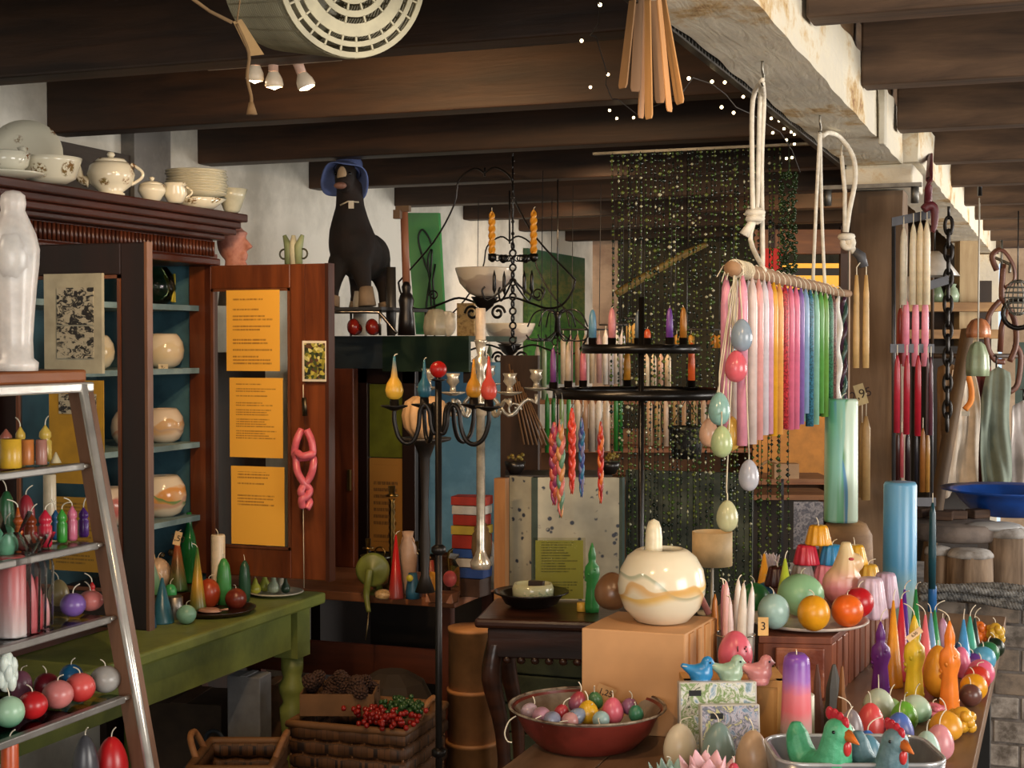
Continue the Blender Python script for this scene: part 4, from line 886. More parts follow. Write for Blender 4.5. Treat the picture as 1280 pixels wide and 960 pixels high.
MB(o).prism([a, b, c, d_], (0, .02, 0)).build('canvas', blotch(('0e5a34', '1f7a3c', '2f8a3a', '4a9a3a'), 3, .5), e)
INK = plain('122014', .5)
for pts_ in ([(538, 345), (528, 320), (523, 298), (528, 287), (536, 297), (539, 305)], [(538, 345), (533, 380), (535, 415)], [(541, 410), (538, 360), (535, 325), (540, 312), (538, 345)], [(545, 410), (541, 350), (544, 330)]):
    MB(o).tube([P(x, y, 5.59) for x, y in pts_], .004, 5).build('stroke', INK, e)
e = thing('wooden_easel_pole', 'slim pinkish wooden pole with clamp standing before the green canvas', 'pole', P(507, 352, 5.05)); o = e.location
MB(o).tube([P(508, 356, 5.05), P(505, 262, 5.05)], .014, 8).build('pole', wood('7a4a34', 'a87458', 'z', .5), e); MB(o).box(P(504, 261, 5.04), (.05, .02, .02)).box(P(497, 268, 5.03), (.025, .02, .03)).build('clamp', plain('6a5440', .5), e)
# ================================================================ UNDER THE TABLES: baskets and boxes
def wicker():
    t = NT('wicker'); b = t.node('ShaderNodeTexBrick'); tc = t.node('ShaderNodeTexCoord'); t.link(tc.outputs['Object'], b.inputs[0])
    b.inputs['Scale'].default_value = 30; b.inputs['Color1'].default_value = H('44280f'); b.inputs['Color2'].default_value = H('5c3a1c'); b.inputs['Mortar'].default_value = H('1e0f07'); t.link(b.outputs[0], t.b.inputs['Base Color']); t.set(Roughness=.6); return t.m
WK = wicker()
def basket(loc, sx, sy, h, label, rz, rows=9, group=None, handle=True):
    e = thing('wicker_basket', label, 'basket', loc, rz, group)
    m = MB(); nx = max(6, int(sx/.035)); ny = max(4, int(sy/.035)); per = []
    for i in range(nx): per.append((-sx/2+sx*i/nx, -sy/2))
    for i in range(ny): per.append((sx/2, -sy/2+sy*i/ny))
    for i in range(nx): per.append((sx/2-sx*i/nx, sy/2))
    for i in range(ny): per.append((-sx/2, sy/2-sy*i/ny))
    for r in range(rows):
        z = h*(r+.5)/rows; pts = []
        for i, (x, y) in enumerate(per):
            s = 1 + .012*(1 if (i+r) % 2 else -1)*1.6; pts.append((x*s*(.92+.08*r/rows), y*s*(.92+.08*r/rows), z))
        m.tube(pts, h/rows*.55, 6, closed=True, flat=.6)
    stuffpart(m.build('woven_rows', WK, e))
    m = MB()
    for i, (x, y) in enumerate(per): m.tube([(x*.93, y*.93, 0), (x, y, h)], .004, 4)
    stuffpart(m.build('stakes', wood('5a3418', '8a5c30', 'z', .6), e))
    MB().tube([(x*1.02, y*1.02, h) for x, y in per], .011, 8, closed=True).build('rim', wood('5a3a1e', '7c5632', 'x', .6), e)
    MB().box((0, 0, .01), (sx*.9, sy*.9, .01)).build('base', WK, e)
    if handle:
        for s in (-1, 1): MB().tube([(s*sx*.5, -.05, h), (s*(sx*.5+.02), -.03, h+.05), (s*(sx*.5+.02), .03, h+.05), (s*sx*.5, .05, h)], .009, 6).build('handle', wood('7a4c26', 'a8764a', 'x', .6), e)
    return e
c = at(462, 0, 4.15); basket((c.x, c.y, 0), .33, .32, P(460, 908, 4.0).z, 'large square wicker basket under the brown table', YAW*.15, 13)
c = at(300, 0, 3.85); bk = basket((c.x, c.y, 0), .2, .26, P(330, 935, 3.9).z, 'small pale wicker basket beside the green table leg', .35, 11)
zb = P(460, 908, 4.0).z
e = thing('pine_cone_tray', 'shallow cardboard tray of pine cones on the wicker basket', 'tray', (at(426, zb, 4.15).x, at(426, zb, 4.15).y, zb+.012), .35); 
m = MB()
for s in (-1, 1): m.box((0, s*.085, .03), (.2, .005, .06)); m.box((s*.1, 0, .03), (.005, .17, .06))
m.box((0, 0, .003), (.2, .17, .006)); m.build('box', plain('6a4a2c', .8), e)
cone = MB()
for k in range(9):
    for q in range(6):
        a = q*1.047+k*.5; r_ = .016*math.sin(.35+k*.3); cone.ball((r_*math.cos(a), r_*math.sin(a), k*.0035), (.006, .006, .003), 5, 3)
cm = cone.build('pine_cone', plain('3a2216', .8), None); cmesh = cm.data; bpy.data.objects.remove(cm)
for i in range(22):
    c = bpy.data.objects.new('pine_cone', cmesh); COL.objects.link(c)
    c.location = e.location + Vector((random.uniform(-.08, .08), random.uniform(-.06, .06), .03+random.uniform(0, .05))); c.rotation_euler = (random.uniform(-1, 1), random.uniform(-1, 1), 0); c.scale = (1.15,)*3
    tag(c, 'brown pine cone among those heaped in the cardboard tray', 'pine cone', 'pine cones in the tray')
def heap(px, py, d, col, name, lab, n, r, spread):
    m = MB(); 
    for i in range(n): m.ball((random.gauss(0, spread), random.gauss(0, spread), random.uniform(0, spread)), r, 6, 4)
    o = tag(m.build(name, plain(col, .3), None), lab, 'decoration', None, 'stuff'); o.location = P(px, py, d); return o
heap(484, 903, 4.0, '8a1a14', 'red_berries', 'heap of dark red artificial berries at the basket rim', 150, .008, .035)
heap(504, 890, 4.05, '2a4a24', 'green_berries', 'bunch of green artificial sprigs beside the red berries', 110, .008, .03)
e = thing('brown_paper_sack', 'dark brown paper sack slumped behind the berries', 'sack', P(490, 884, 4.5)); MB().lathe([(.12, -.12), (.14, 0), (.1, .08), (.05, .11)], 9, smooth=False).build('body', plain('2a2018', .8), e)
BX = plain('4a3826', .85)
for i, (px, yt, w_, h_, d, rz, c, lab) in enumerate(((240, 868, 110, .3, 4.8, .2, '4c3d30', 'dull brown cardboard box in the dark under the green table'), (345, 850, 60, .38, 4.7, .2, '6a4a30', 'tall tan box behind the turned leg of the green table'), (312, 842, 44, .1, 4.3, .1, '6d7076', 'grey metal case pushed under the table apron'))):
    z1 = P(px, yt, d).z; p = at(px, z1-h_, d); e = thing('storage_box', lab, 'box', (p.x, p.y, 0), rz)
    m = MB(); W_ = w_*d/F; m.box((0, 0, z1/2), (W_, W_*.8, z1)); m.build('carton', plain(c, .8), e, bevel=.003); MB().box((0, 0, z1+.001), (W_*.2, W_*.81, .002)).build('tape', plain(shade(c, 1.3), .4), e)
e = thing('blue_bag', 'dark slate blue bag on the floor under the green table', 'bag', at(268, .4, 4.25)); e.location.z = 0; MB().lathe([(.09, 0), (.11, .15), (.1, .33), (.03, .40)], 14, sy=.7).build('body', plain('2a3440', .7), e); MB().ring((0, 0, .41), .03, .006, 16, 6, 'y').build('handle', plain('2a3440', .7), e)
e = thing('round_hat_box', 'stack of three round tan cardboard drums on the floor beside the wicker basket', 'drum', at(590, 0, 4.45)); e.location.z = 0
zs = [0, P(590, 935, 4.35).z, P(590, 868, 4.35).z, P(590, 790, 4.35).z]
for i in range(3):
    r = (.077, .073, .070)[i]; m = MB(); m.lathe([(r, zs[i]+.002), (r, zs[i+1]-.012), (r*1.03, zs[i+1]-.012), (r*1.03, zs[i+1])], 28, smooth=True); m.build('drum', plain(('8a5c30', '9a6638', 'a87444')[i], .6), e)
# ================================================================ CENTRE: IRON CANDLESTANDS, LAMPS
IRON = plain('26221f', .35, .6); BLK = plain('14110f', .3, .3); SILV = plain('ccc4b4', .2, .55, .3)
D = 3.45; base = at(549, 0, D)
e = thing('iron_floor_candelabrum', 'tall thin iron floor candelabrum with scrolled arms and pear shaped candles', 'candelabrum', (base.x, base.y, 0)); o = e.location
MB(o).tube([(base.x, base.y, 0.02), (base.x, base.y, P(549, 475, D).z)], .008, 10).build('pole', IRON, e)
for py in (685, 938): z = P(549, py, D).z; MB(o).lathe([(.009, -.012), (.017, -.006), (.017, .006), (.009, .012)], 12, (base.x, base.y, z)).build('collar', IRON, e)
m = MB(o)
for k in range(3):
    a = k*2.094+.4; m.tube([(base.x, base.y, .12), (base.x+.1*math.cos(a), base.y+.1*math.sin(a), .1), (base.x+.17*math.cos(a), base.y+.17*math.sin(a), .01)], .008, 8)
m.build('tripod_foot', IRON, e)
right = RM @ Vector((1, 0, 0)); fw = Vector((-math.sin(YAW), math.cos(YAW), 0)); cz = lambda py: P(549, py, D).z - 0
def arm(e, o, c, dirv, R, z0, zc, dip, mat=IRON, r=.0055, cup=.016, sw=.5):
    """S shaped arm from the stem at height z0 down by dip and up to a candle cup at height zc"""
    K = [(0, 30), (.10, 33), (.17, 22), (.20, 6), (.30, -3), (.41, 5), (.45, 25), (.55, 41), (.72, 46), (.90, 38), (1.0, 18), (1.0, 3)]; pts = []; kk_ = dip/46
    for i in range(len(K)-1):
        p0, p1, p2, p3 = K[max(0, i-1)], K[i], K[i+1], K[min(len(K)-1, i+2)]
        for t in range(4):
            u = t/4; f_ = lambda a, b, c_, d_: .5*((2*b)+(-a+c_)*u+(2*a-5*b+4*c_-d_)*u*u+(-a+3*b-3*c_+d_)*u**3)
            pts.append(Vector((c.x, c.y, zc-.02)) + dirv*(R*f_(p0[0], p1[0], p2[0], p3[0])) - Vector((0, 0, kk_*f_(p0[1], p1[1], p2[1], p3[1]))))
    pts.append(Vector((c.x, c.y, zc-.02)) + dirv*R)
    am = MB(o).tube(pts, r, 8).build('arm', mat, e)
    q = Vector((c.x, c.y, zc)) + dirv*R
    MB(o).lathe([(.004, -.03), (cup*1.9, -.020), (cup*2.0, -.017), (cup*.7, -.018), (cup*.62, 0), (cup*.55, 0), (cup*.5, -.014)], 18, q, capt=False).build('cup', mat, am)
    return q
zA = P(549, 528, D).z
for dirv, R, ytop, w_, col, lab, kind, px in ((-right+fw*.1, .098, 443, 23, ('e0b03c', 'd8a43a', '3a7080'), 'yellow bulb shaped candle with blue back, left arm of the iron candelabrum', 'bulb', 0),
      (right*.95-fw*.25, .115, 443, 21, 'd85040', 'coral red bulb shaped candle, right arm of the iron candelabrum', 'bulb', 0),
      (right*.6+fw*.8, .125, 447, 20, 'c88a28', 'amber bulb shaped candle behind the coral one on the iron candelabrum', 'bulb', 0),
      (-right*.35+fw*.9, .10, 448, 18, '2f6478', 'slate blue bulb candle at the back of the iron candelabrum', 'bulb', 0)):
    dirv = dirv.normalized(); q = arm(e, o, base, dirv, R*1.05, zA-.02, P(549, 497, D).z, .085)
    dd = (q-C0).dot(RM @ Vector((0, 0, -1)))
    cnd(kind, 0, ytop, w_, dd, q.z-.004, col, lab, group='bulb candles on the iron candelabrum', base=q-Vector((0, 0, .004)), h=P(549, ytop, D).z-q.z, wk=.01)
MB(o).lathe([(.01, 0), (.02, .004), (.006, .006), (.012, .03), (.01, .03)], 14, (base.x, base.y, P(549, 476, D).z)).build('centre_cup', IRON, e)
cnd('ball', 550, 451, 21, D, P(549, 472, D).z, 'b81c18', 'round red candle on the centre pole of the iron candelabrum', wk=0, base=(base.x, base.y, P(549, 472, D).z))
# silver five-armed candelabrum on a tall column behind
D = 4.55; c = at(601, T2, D); zt_ = P(601, 425, D).z
e = thing('silver_candelabrum', 'tall silver candelabrum with curled arms on a polished column', 'candelabrum', (c.x, c.y, .86)); o = e.location
m = MB(o); m.lathe([(.03, .0), (.033, .02), (.02, .04), (.0135, .06), (.0135, P(601, 520, D).z-.86), (.026, P(601, 515, D).z-.86), (.012, P(601, 500, D).z-.86), (.022, P(601, 480, D).z-.86), (.012, P(601, 465, D).z-.86), (.028, P(601, 450, D).z-.86), (.01, P(601, 444, D).z-.86), (.018, P(601, 428, D).z-.86), (.022, zt_-.86), (.014, zt_-.86)], 20, (c.x, c.y, .86)); m.build('column', SILV, e)
for k, (dv, R) in enumerate(((-right, .16), (right, .17), (-right*.7-fw, .14), (right*.75-fw*.9, .14), (right*.2+fw, .12))):
    dv = dv.normalized(); q = Vector((c.x, c.y, P(601, (483, 484, 488, 488, 480)[k], D).z)) + dv*R
    pts = [Vector((c.x, c.y, P(601, 508, D).z)) + dv*(R*u) + Vector((0, 0, .035*math.sin(u*9)*(1-u*.4))) for u in [t/14 for t in range(15)]] + [q - Vector((0, 0, .02))]
    am = MB(o).tube(pts, .006, 8).build('arm', SILV, e)
    cv = Vector((c.x, c.y, P(601, 512, D).z)) + dv*R*.6
    MB(o).tube([cv + dv*(.022*math.cos(t*.7)*(1-t*.06)) + Vector((0, 0, .022*math.sin(t*.7)*(1-t*.06))) for t in range(12)], .004, 6).build('curl', SILV, am)
    MB(o).lathe([(.01, -.012), (.036, -.004), (.038, 0), (.01, .0), (.008, .016), (.02, .03), (.016, .042), (.022, .055), (.016, .055)], 18, q).build('candle_cup', SILV, am)
cnd('pillar', 605, 385, 13, D, zt_, 'd4c2ac', 'ivory pillar candle on the top cup of the silver candelabrum', wk=0, base=(c.x, c.y, zt_))
vase(601, 742, 703, 26, [(1, 0), (1, .8), (.6, 1)], wood('4a3a2a', '6a543c', 'z'), 'small wooden block pedestal below the silver column', name='wooden_pedestal', cat='pedestal', z=.731)
# fluted cream shell lamp bowl behind the iron arms
e = thing('shell_planter', 'fluted cream pumpkin shaped bowl on a dark tapered pedestal', 'bowl', at(531, P(531, 547, 4.3).z, 4.3)); r = 28*4.3/F
MB().lathe([(r*.55, 0), (r*.9, .03), (r, .065), (r*.85, .105), (r*.5, .12)], 60, flute=(14, .05)).build('body', plain('b8946c', .6), e)
MB().lathe([(.03, -.45), (.012, -.40), (.016, -.3), (.01, -.2), (.015, -.06), (.03, -.02), (.075, -.008), (.078, 0), (.06, 0)], 16).build('pedestal', plain('1c1612', .5), e)
# ---- black iron stand with two candle rings
D = 4.25; c = at(800, 0, D); RZ1 = P(800, 491, D).z; RZ2 = P(800, 436, D).z
e = thing('ring_candlestand', 'black iron floor stand with two flat candle rings one above the other', 'candle stand', (c.x, c.y, 0)); o = e.location
MB(o).tube([(c.x, c.y, 0.02), (c.x, c.y, P(800, 372, D).z)], .0085, 10).build('pole', BLK, e)
for zz, R in ((RZ1, .248), (RZ2, .165)):
    m = MB(o); n = 40; vs = []; fs = []
    for i in range(n):
        a = 2*math.pi*i/n
        for rr, h in ((R, -.013), (R+.004, -.013), (R+.004, .013), (R, .013)): vs.append((c.x+rr*math.cos(a), c.y+rr*math.sin(a), zz+h))
    for i in range(n):
        k = (i+1) % n
        for q in range(4): fs.append((i*4+q, i*4+(q+1) % 4, k*4+(q+1) % 4, k*4+q))
    m.add(vs, fs); m.build('ring_band', BLK, e)
    m = MB(o)
    for k in range(2): a = k*math.pi/2+.9; m.box((c.x, c.y, zz-.008), (2*R, .02, .005), a)
    m.build('cross_bar', BLK, e)
m = MB(o)
for k in range(3): a = k*2.094; m.tube([(c.x, c.y, .16), (c.x+.08*math.cos(a), c.y+.08*math.sin(a), .13), (c.x+.14*math.cos(a), c.y+.14*math.sin(a), .01)], .009, 8)
m.build('tripod_foot', BLK, e)
def ringc(px, yb, ytop, wpx, col, lab, zr, R, back):
    """candle on the ring where the ring crosses column px, on its near or far side"""
    lat = (px-800)*D/F; s = math.sqrt(max(0, R*R-lat*lat)); q = Vector((c.x, c.y, zr)) + Vector((right.x, right.y, 0))*lat + fw*(s if back else -s)
    dd = (q-C0).dot(RM @ Vector((0, 0, -1))); h = (yb-ytop)*dd/F
    am = MB(o).lathe([(.002, .0), (.024, .003), (.026, .007), (.012, .006), (.0125, .026), (.011, .026), (.010, .01)], 14, q+Vector((0, 0, .006)), capt=False).build('candle_cup', BLK, e)
    cnd('taper', px, ytop, wpx, dd, q.z+.016, col, lab, group='dinner candles on the ringed stand', base=q+Vector((0, 0, .016)), h=h, wk=.008)
for a in ((742, 425, 383, 10, '5a8aa8', 'light blue dinner candle at the left of the upper ring', 1, 1), (768, 418, 374, 10, 'd08a90', 'dusty pink dinner candle on the upper ring', 1, 1),
          (802, 428, 388, 8, '5a6a78', 'slate grey dinner candle close to the pole of the upper ring', 1, 1), (814, 420, 402, 9, 'd0592c', 'short orange candle stub on the upper ring', 1, 1),
          (828, 425, 381, 9, '6a3f98', 'purple dinner candle on the upper ring', 1, 0), (857, 419, 374, 9, 'a8722c', 'ochre dinner candle at the right of the upper ring', 1, 1),
          (691, 482, 432, 8, '6f3f78', 'plum purple dinner candle at the far left of the lower ring', 0, 1), (712, 478, 424, 8, 'b8a894', 'beige dinner candle on the lower ring at the left', 0, 1),
          (732, 482, 437, 9, 'c8707c', 'rose pink dinner candle on the lower ring', 0, 1), (791, 470, 425, 9, 'c88c2c', 'amber yellow dinner candle on the lower ring near the pole', 0, 1), (872, 470, 416, 9, 'd8602c', 'tall orange dinner candle at the right of the lower ring', 0, 1)):
    ringc(a[0], a[1], a[2], a[3], a[4], a[5], RZ2 if a[6] else RZ1, .165 if a[6] else .248, a[7])
# braided candles hanging on S hooks from the lower ring
def braid(px, ytop, ybot, wpx, cols, lab, dd, tails=0):
    e = thing('braided_taper', lab, 'candle', P(px, ytop, dd), 0, 'braided candles hanging from the ringed stand'); L = e.location; k = dd/F
    h = (ybot-ytop)*k; r = wpx*k/2
    MB().tube([(0, 0, (ytop-492)*k), (.004, 0, (ytop-492)*k-.006), (.003, 0, .012), (-.002, 0, 0)], .0012, 5).build('hook', metal('a8a498', .3), e)
    n = len(cols)
    for q, cc in enumerate(cols):
        pts = []; rs = []
        for t in range(29):
            u = t/28; s = min(1, u*5)*(1-.35*u) ; ph = u*15 + q*2*math.pi/n
            pts.append((r*.55*s*math.sin(ph), r*.45*s*math.sin(2*ph), -h*u)); rs.append(r*(.30+.35*s)*(1 if u < .8 else (1.05-u)*4))
        MB().tube(pts, rs, 7).build('strand', wax(cc, .3), e)
rb = [P(800, 500, D).x]
braid(693, 528, 632, 13, ('a83c50', 'b85a48', '8c3c68'), 'thick red and magenta braided candle, leftmost on the stand', 4.1)
braid(701, 524, 648, 11, ('b8804c', '5c8068', 'c06a60'), 'multicoloured braided candle of orange, green and pink next to the leftmost', 4.05)
braid(715, 510, 618, 10, ('d04028', 'c8382a', 'd8503a'), 'bright red orange braided candle hanging from the ring', 4.08)
braid(727, 522, 622, 8, ('3a4a8a', '6a6a90', '2a6a90'), 'blue and violet braided candle hanging from the ring', 4.1)
braid(751, 527, 630, 8, ('b8301c', '8a1c1c', 'c8682c'), 'slim dark red and orange braided candle hanging alone', 4.05)
# ---- alabaster bowl lamps and wrought iron chandelier
D = 5.5; AL = marbled('d8ccb8', ('a09088', 'b0a090'), 2, width=.1)
def bowl_lamp(px, yr, wpx, hpx, d, lab, arms):
    p = P(px, yr, d); e = thing('alabaster_lamp', lab, 'lamp', p, 0, 'alabaster bowl lamps'); r = wpx/2*d/F; h = hpx*d/F
    MB().lathe([(r*.22, -h), (r*.55, -h*.85), (r*.85, -h*.5), (r, -.003), (r, .003), (r*.94, 0), (r*.8, -h*.45), (r*.5, -h*.75), (1e-5, -h*.85)], 32).build('bowl', AL, e)
    MB().lathe([(.006, -h-.05), (.03, -h-.03), (.045, -h-.005), (.05, -h+.003), (.02, -h+.004)], 18).build('boss', IRON, e)
    for s in arms:
        pts = [(s*.03, 0, -h-.02), (s*.10, 0, -h-.0), (s*.17, 0, -h-.02), (s*.235, 0, -h-.04), (s*.29, 0, -h-.03), (s*.33, 0, -h+.02), (s*.34, 0, -h+.06)]
        m = MB(); m.tube(pts, .004, 6); m.tube([(s*(.05+.028*math.cos(t*.8)*(1-t*.07)), 0, -h-.055+.028*math.sin(t*.8)*(1-t*.07)) for t in range(12)], .005, 6)
        m.tube([(s*(.2+.02*math.cos(t*.8)*(1-t*.07)), 0, -h+.01+.02*math.sin(t*.8)*(1-t*.07)) for t in range(10)], .003, 5)
        m.build('scroll_arm', IRON, e)
    for s in (-1, 1):
        m = MB()
        # hanging strap: from bowl arm end up to ceiling hook
        m.tube([(s*.34, 0, -h+.06), (s*.20, 0, .10), (s*.12, 0, .23), (s*.1, 0, .32), (s*.04, 0, .36), (0, 0, .34)], .0035, 6); m.build('hanging_strap', IRON, e)
    MB().tube([(0, 0, .33), (0, 0, 2.18-p.z)], .004, 6).build('suspension_rod', IRON, e)
    return e
bowl_lamp(606, 336, 74, 36, 5.3, 'upper alabaster bowl lamp with wrought iron scroll arms', (-1, 1))
bowl_lamp(637, 405, 64, 26, 6.1, 'lower alabaster bowl lamp, smaller and further back', (-1, 1))
e = thing('wrought_chandelier', 'black wrought iron chandelier of pierced scrollwork holding twisted yellow candles', 'chandelier', P(641, 330, 4.9)); o = e.location; k = 4.9/F
m = MB()
for t in range(15): m.ring((0, 0, .06-.024*t), .011, .0035, 10, 5, 'y' if t % 2 else 'x')
m.tube([(0, 0, 2.17-o.z), (0, 0, .05)], .003, 6)
for t in range(0, 18): m.ring((0, 0, .08+.02*t), .005, .0016, 8, 4, 'y' if t % 2 else 'x')
m.build('pierced_stem', BLK, e)
for s, R in ((-1, .068), (1, .070), (-.4, .07), (.5, .07)):
    dv = Vector((right.x*s, right.y*s, 0)) + fw*((1-abs(s))*1.3); dv = dv.normalized()
    m = MB(); m.tube([dv*.0+Vector((0, 0, -.05)), dv*R*.6+Vector((0, 0, -.09)), dv*R*1.25+Vector((0, 0, -.12)), dv*R*1.5+Vector((0, 0, -.09)), dv*R*1.35+Vector((0, 0, -.075))], .0035, 6)
    for q in range(4): m.ring(dv*R*(.35+.2*q)+Vector((0, 0, .02)), .010, .002, 10, 4, 'y')
    m.lathe([(.004, .012), (.014, .02), (.014, .04), (.011, .04)], 12, dv*R+Vector((0, 0, -.006))); m.lathe([(.001, -.1), (.007, -.085), (.006, -.04), (.001, -.02)], 8, dv*R*.9)
    m.build('branch', BLK, e)
for s, px, yb, yt, lab in ((-1, 615, 313, 256, 'twisted honey yellow candle at the left of the wrought iron chandelier'), (1, 667, 309, 250, 'twisted honey yellow candle at the right of the wrought iron chandelier')):
    q = o + Vector((right.x*s, right.y*s, 0)).normalized()*.069 + Vector((0, 0, .02)); cnd('spiral', px, yt, 9, 4.9, q.z, 'd0902a', lab, base=q, h=(yb-yt)*k+.004, wk=.014)
# small black arched chandelier in front of the green painting
e = thing('arched_chandelier', 'small black chandelier with arched arms hanging before the green painting', 'chandelier', P(697, 392, 5.6)); k = 5.6/F; o = e.location
m = MB(); m.tube([(0, 0, 2.17-o.z), (0, 0, 0)], .003, 6); m.lathe([(.004, -.09), (.014, -.07), (.01, -.02), (.018, 0), (.005, .01)], 12); m.tube([(0, 0, -.09), (0, 0, -.45)], .003, 6); m.build('stem', BLK, e)
for q in range(6):
    a = q*1.047+.2; dv = Vector((math.cos(a), math.sin(a), 0))
    MB().tube([dv*.01, dv*.05+Vector((0, 0, .015)), dv*.09, dv*.115+Vector((0, 0, -.05))], .003, 6).tube([Vector((0, 0, -.06)), dv*.05+Vector((0, 0, -.1)), dv*.1+Vector((0, 0, -.1)), dv*.12+Vector((0, 0, -.08))], .003, 6).build('arm', BLK, e)
# large green painting on the far left wall, canvas edge on
a = onx(664, 310, -2.80); b = onx(735, 326, -2.80); z0 = onx(700, 480, -2.80).z
e = thing('green_abstract_painting', 'large green abstract painting on the far end of the left wall', 'painting', (-2.83, (a.y+b.y)/2, z0)); o = e.location
def paintm():
    t = NT('painted_canvas'); tc = t.node('ShaderNodeTexCoord'); sp = t.node('ShaderNodeSeparateXYZ'); t.link(tc.outputs['Generated'], sp.inputs[0]); n = t.noise(t.coord((3, 1, 3)), 14, 6, .7)
    a = t.ramp(sp.outputs[2], [(.05, '2f8a34'), (.4, '4a7a2c'), (.75, '6a6434'), (1, '2c4a3c')]); t.link(t.mix(t.ramp(n, [(.4, (0, 0, 0, 1)), (.6, (.8, .8, .8, 1))]), a, '1f4a24'), t.b.inputs['Base Color']); t.set(Roughness=.6); return t.m
MB(o).span((-2.846, a.y, z0), (-2.82, b.y, a.z)).build('canvas', paintm(), e)
e = thing('curly_gilt_frame', 'pale ornamental frame edge leaning against the wall behind the wax hand', 'frame', at(583, zt2, 5.6)); MB().box((0, 0, .06), (.07, .02, .13)).build('board', blotch(('8a6c40', 'b89c68', '6a5030'), 40), e)
# brown draped wooden rack with sticks (640-680,430-600)
e = thing('stick_rack', 'dark brown board rack with thin wooden sticks leaning in it', 'rack', at(650, .78, 5.2)); 
MB().box((0, 0, .38), (.14, .02, .70)).build('board', wood('2a1c14', '4a3224', 'z'), e)
for q in range(7): MB().tube([(-.03+.012*q, -.03, .70-.02*q), (.03+.016*q, -.04, .42)], .0035, 5).build('stick', wood('6a4c34', '9a7450', 'z'), e)
MB().box((0, .0, -.35), (.14, .14, .86)).build('pedestal', plain('1c1512', .7), e)
# ---- dark carved side table
TZ3 = .855
a = onz(604, 772, TZ3); DW3 = wood('20100a', '4a2818', 'x', .3)
e = thing('carved_side_table', 'dark carved wooden side table with scrolled legs', 'table', (a.x, a.y, 0), YAW*.55); k = 1
MB().box((.24, .14, TZ3-.012), (.52, .32, .024)).build('tabletop', DW3, e, bevel=.008); 
MB().box((.24, .14, TZ3-.065), (.46, .27, .075)).build('apron', DW3, e, bevel=.004)
for x, y in ((.03, .03), (.45, .03), (.03, .26), (.45, .26)):
    MB().tube([(x, y, TZ3-.06), (x-.012, y-.01, TZ3-.16), (x+.012, y+.006, TZ3-.3), (x+.02, y+.01, TZ3-.5), (x+.0, y, TZ3-.75), (x-.015, y-.01, .0)], [.024, .027, .019, .015, .013, .022], 10).build('leg', DW3, e)
m = MB()
for i in range(11): m.ball((.06+.036*i, .008, TZ3-.108), (.012, .008, .010), 6, 4)
stuffpart(m.build('carved_edge', DW3, e))
def V(kind, px, yb, ytop, wpx, col, label, **k): return T(kind, px, yb, ytop, wpx, col, label, z=TZ3+.001, group=None, **k)
V('figure', 740, 765, 678, 19, '2f7a3c', 'leaf green robed statue candle on the dark side table', wk=0)
p = onz(664, 758, TZ3); e = thing('black_bowl', 'wide shallow black bowl on the dark side table', 'bowl', p); MB().lathe([(.05, 0), (.07, .01), (.082, .03), (.1, .038), (.1, .042), (.078, .036), (.06, .014), (1e-5, .01)], 32).build('body', plain('1a1412', .25), e)
p2 = p + Vector((.005, 0, .0105)); e = thing('marbled_candle_bowl', 'pale green marbled wax bowl sitting in the black bowl', 'candle', p2)
MB().lathe([(.042, 0), (.054, .015), (.055, .04), (.05, .052), (.045, .05), (.042, .03), (1e-5, .028)], 28).build('body', marbled('a8a888', ('7a8a6c', 'c8bca0'), 8), e); MB().box((.01, -.0, .05), (.04, .02, .016)).build('label_card', plain('2a1a14', .5), e)
a = P(664, 690, 4.28); 
e = thing('yellow_green_sign', 'olive yellow printed sheet leaning behind the black bowl', 'notice', onz(695, 752, TZ3)+Vector((0, .02, .004)), YAW)
mm = MB(); mm.xf = Matrix.Rotation(math.radians(-8), 4, 'X'); mm.span((-.062, -.0006, 0), (.068, .0006, .158)); mm.build('sheet', printed('8a8a3c', '3c3c1c', 22, 9.1, head=.97), e)
mm = MB(); mm.xf = Matrix.Rotation(math.radians(-8), 4, 'X'); mm.span((-.068, -.004, 0), (.074, -.002, .165)); mm.build('acrylic_stand', glass('f0f0e8', .04), e)
V('pillar', 727, 764, 753, 12, 'c8a040', 'tiny yellow tea light at the foot of the green statue', wk=0)
# speckled grey panel behind
e = thing('speckled_screen', 'grey paint speckled folding screen behind the side table', 'screen', at(705, 0, 4.62)); o = e.location; o = Vector((o.x, o.y, 0)); e.location = o
zt3 = P(700, 597, 4.62).z
def speck():
    t = NT('speckled_paint'); vo = t.node('ShaderNodeTexVoronoi'); vo.inputs['Scale'].default_value = 36; t.link(t.coord(), vo.inputs['Vector']); n = t.noise(t.coord(), 5, 4)
    d = t.ramp(vo.outputs['Distance'], [(.2, (1, 1, 1, 1)), (.3, (0, 0, 0, 1))]); n3 = t.noise(t.coord(), 30, 2); f = t.mix(1.0, d, t.ramp(n3, [(.46, (0, 0, 0, 1)), (.52, (1, 1, 1, 1))]), 'MULTIPLY')
    t.link(t.mix(f, t.ramp(n, [(.35, '8a887a'), (.65, 'b4b09c')]), '2c3444'), t.b.inputs['Base Color']); t.set(Roughness=.6); return t.m
SPK = speck()
for (x0, x1) in ((637, 668), (670, 775)):
    a = P(x0, 600, 4.62 + (.06 if x0 < 640 else 0)); b = P(x1, 600, 4.62); MB(o).prism([(a.x, a.y, .2), (b.x, b.y, .2), (b.x, b.y, zt3), (a.x, a.y, zt3)], (0, .02, 0)).build('leaf_panel', SPK, e)
a = P(627, 600, 4.55); MB(o).span((a.x-.018, a.y-.018, 0), (a.x+.018, a.y+.018, zt3+.005)).build('corner_post', wood('8a5c34', 'b88450', 'z', .5), e)
for x in (668, 774): a = P(x, 600, 4.62); MB(o).span((a.x-.01, a.y, 0), (a.x+.01, a.y+.03, zt3)).build('frame_edge', plain('3a4a44', .6), e)
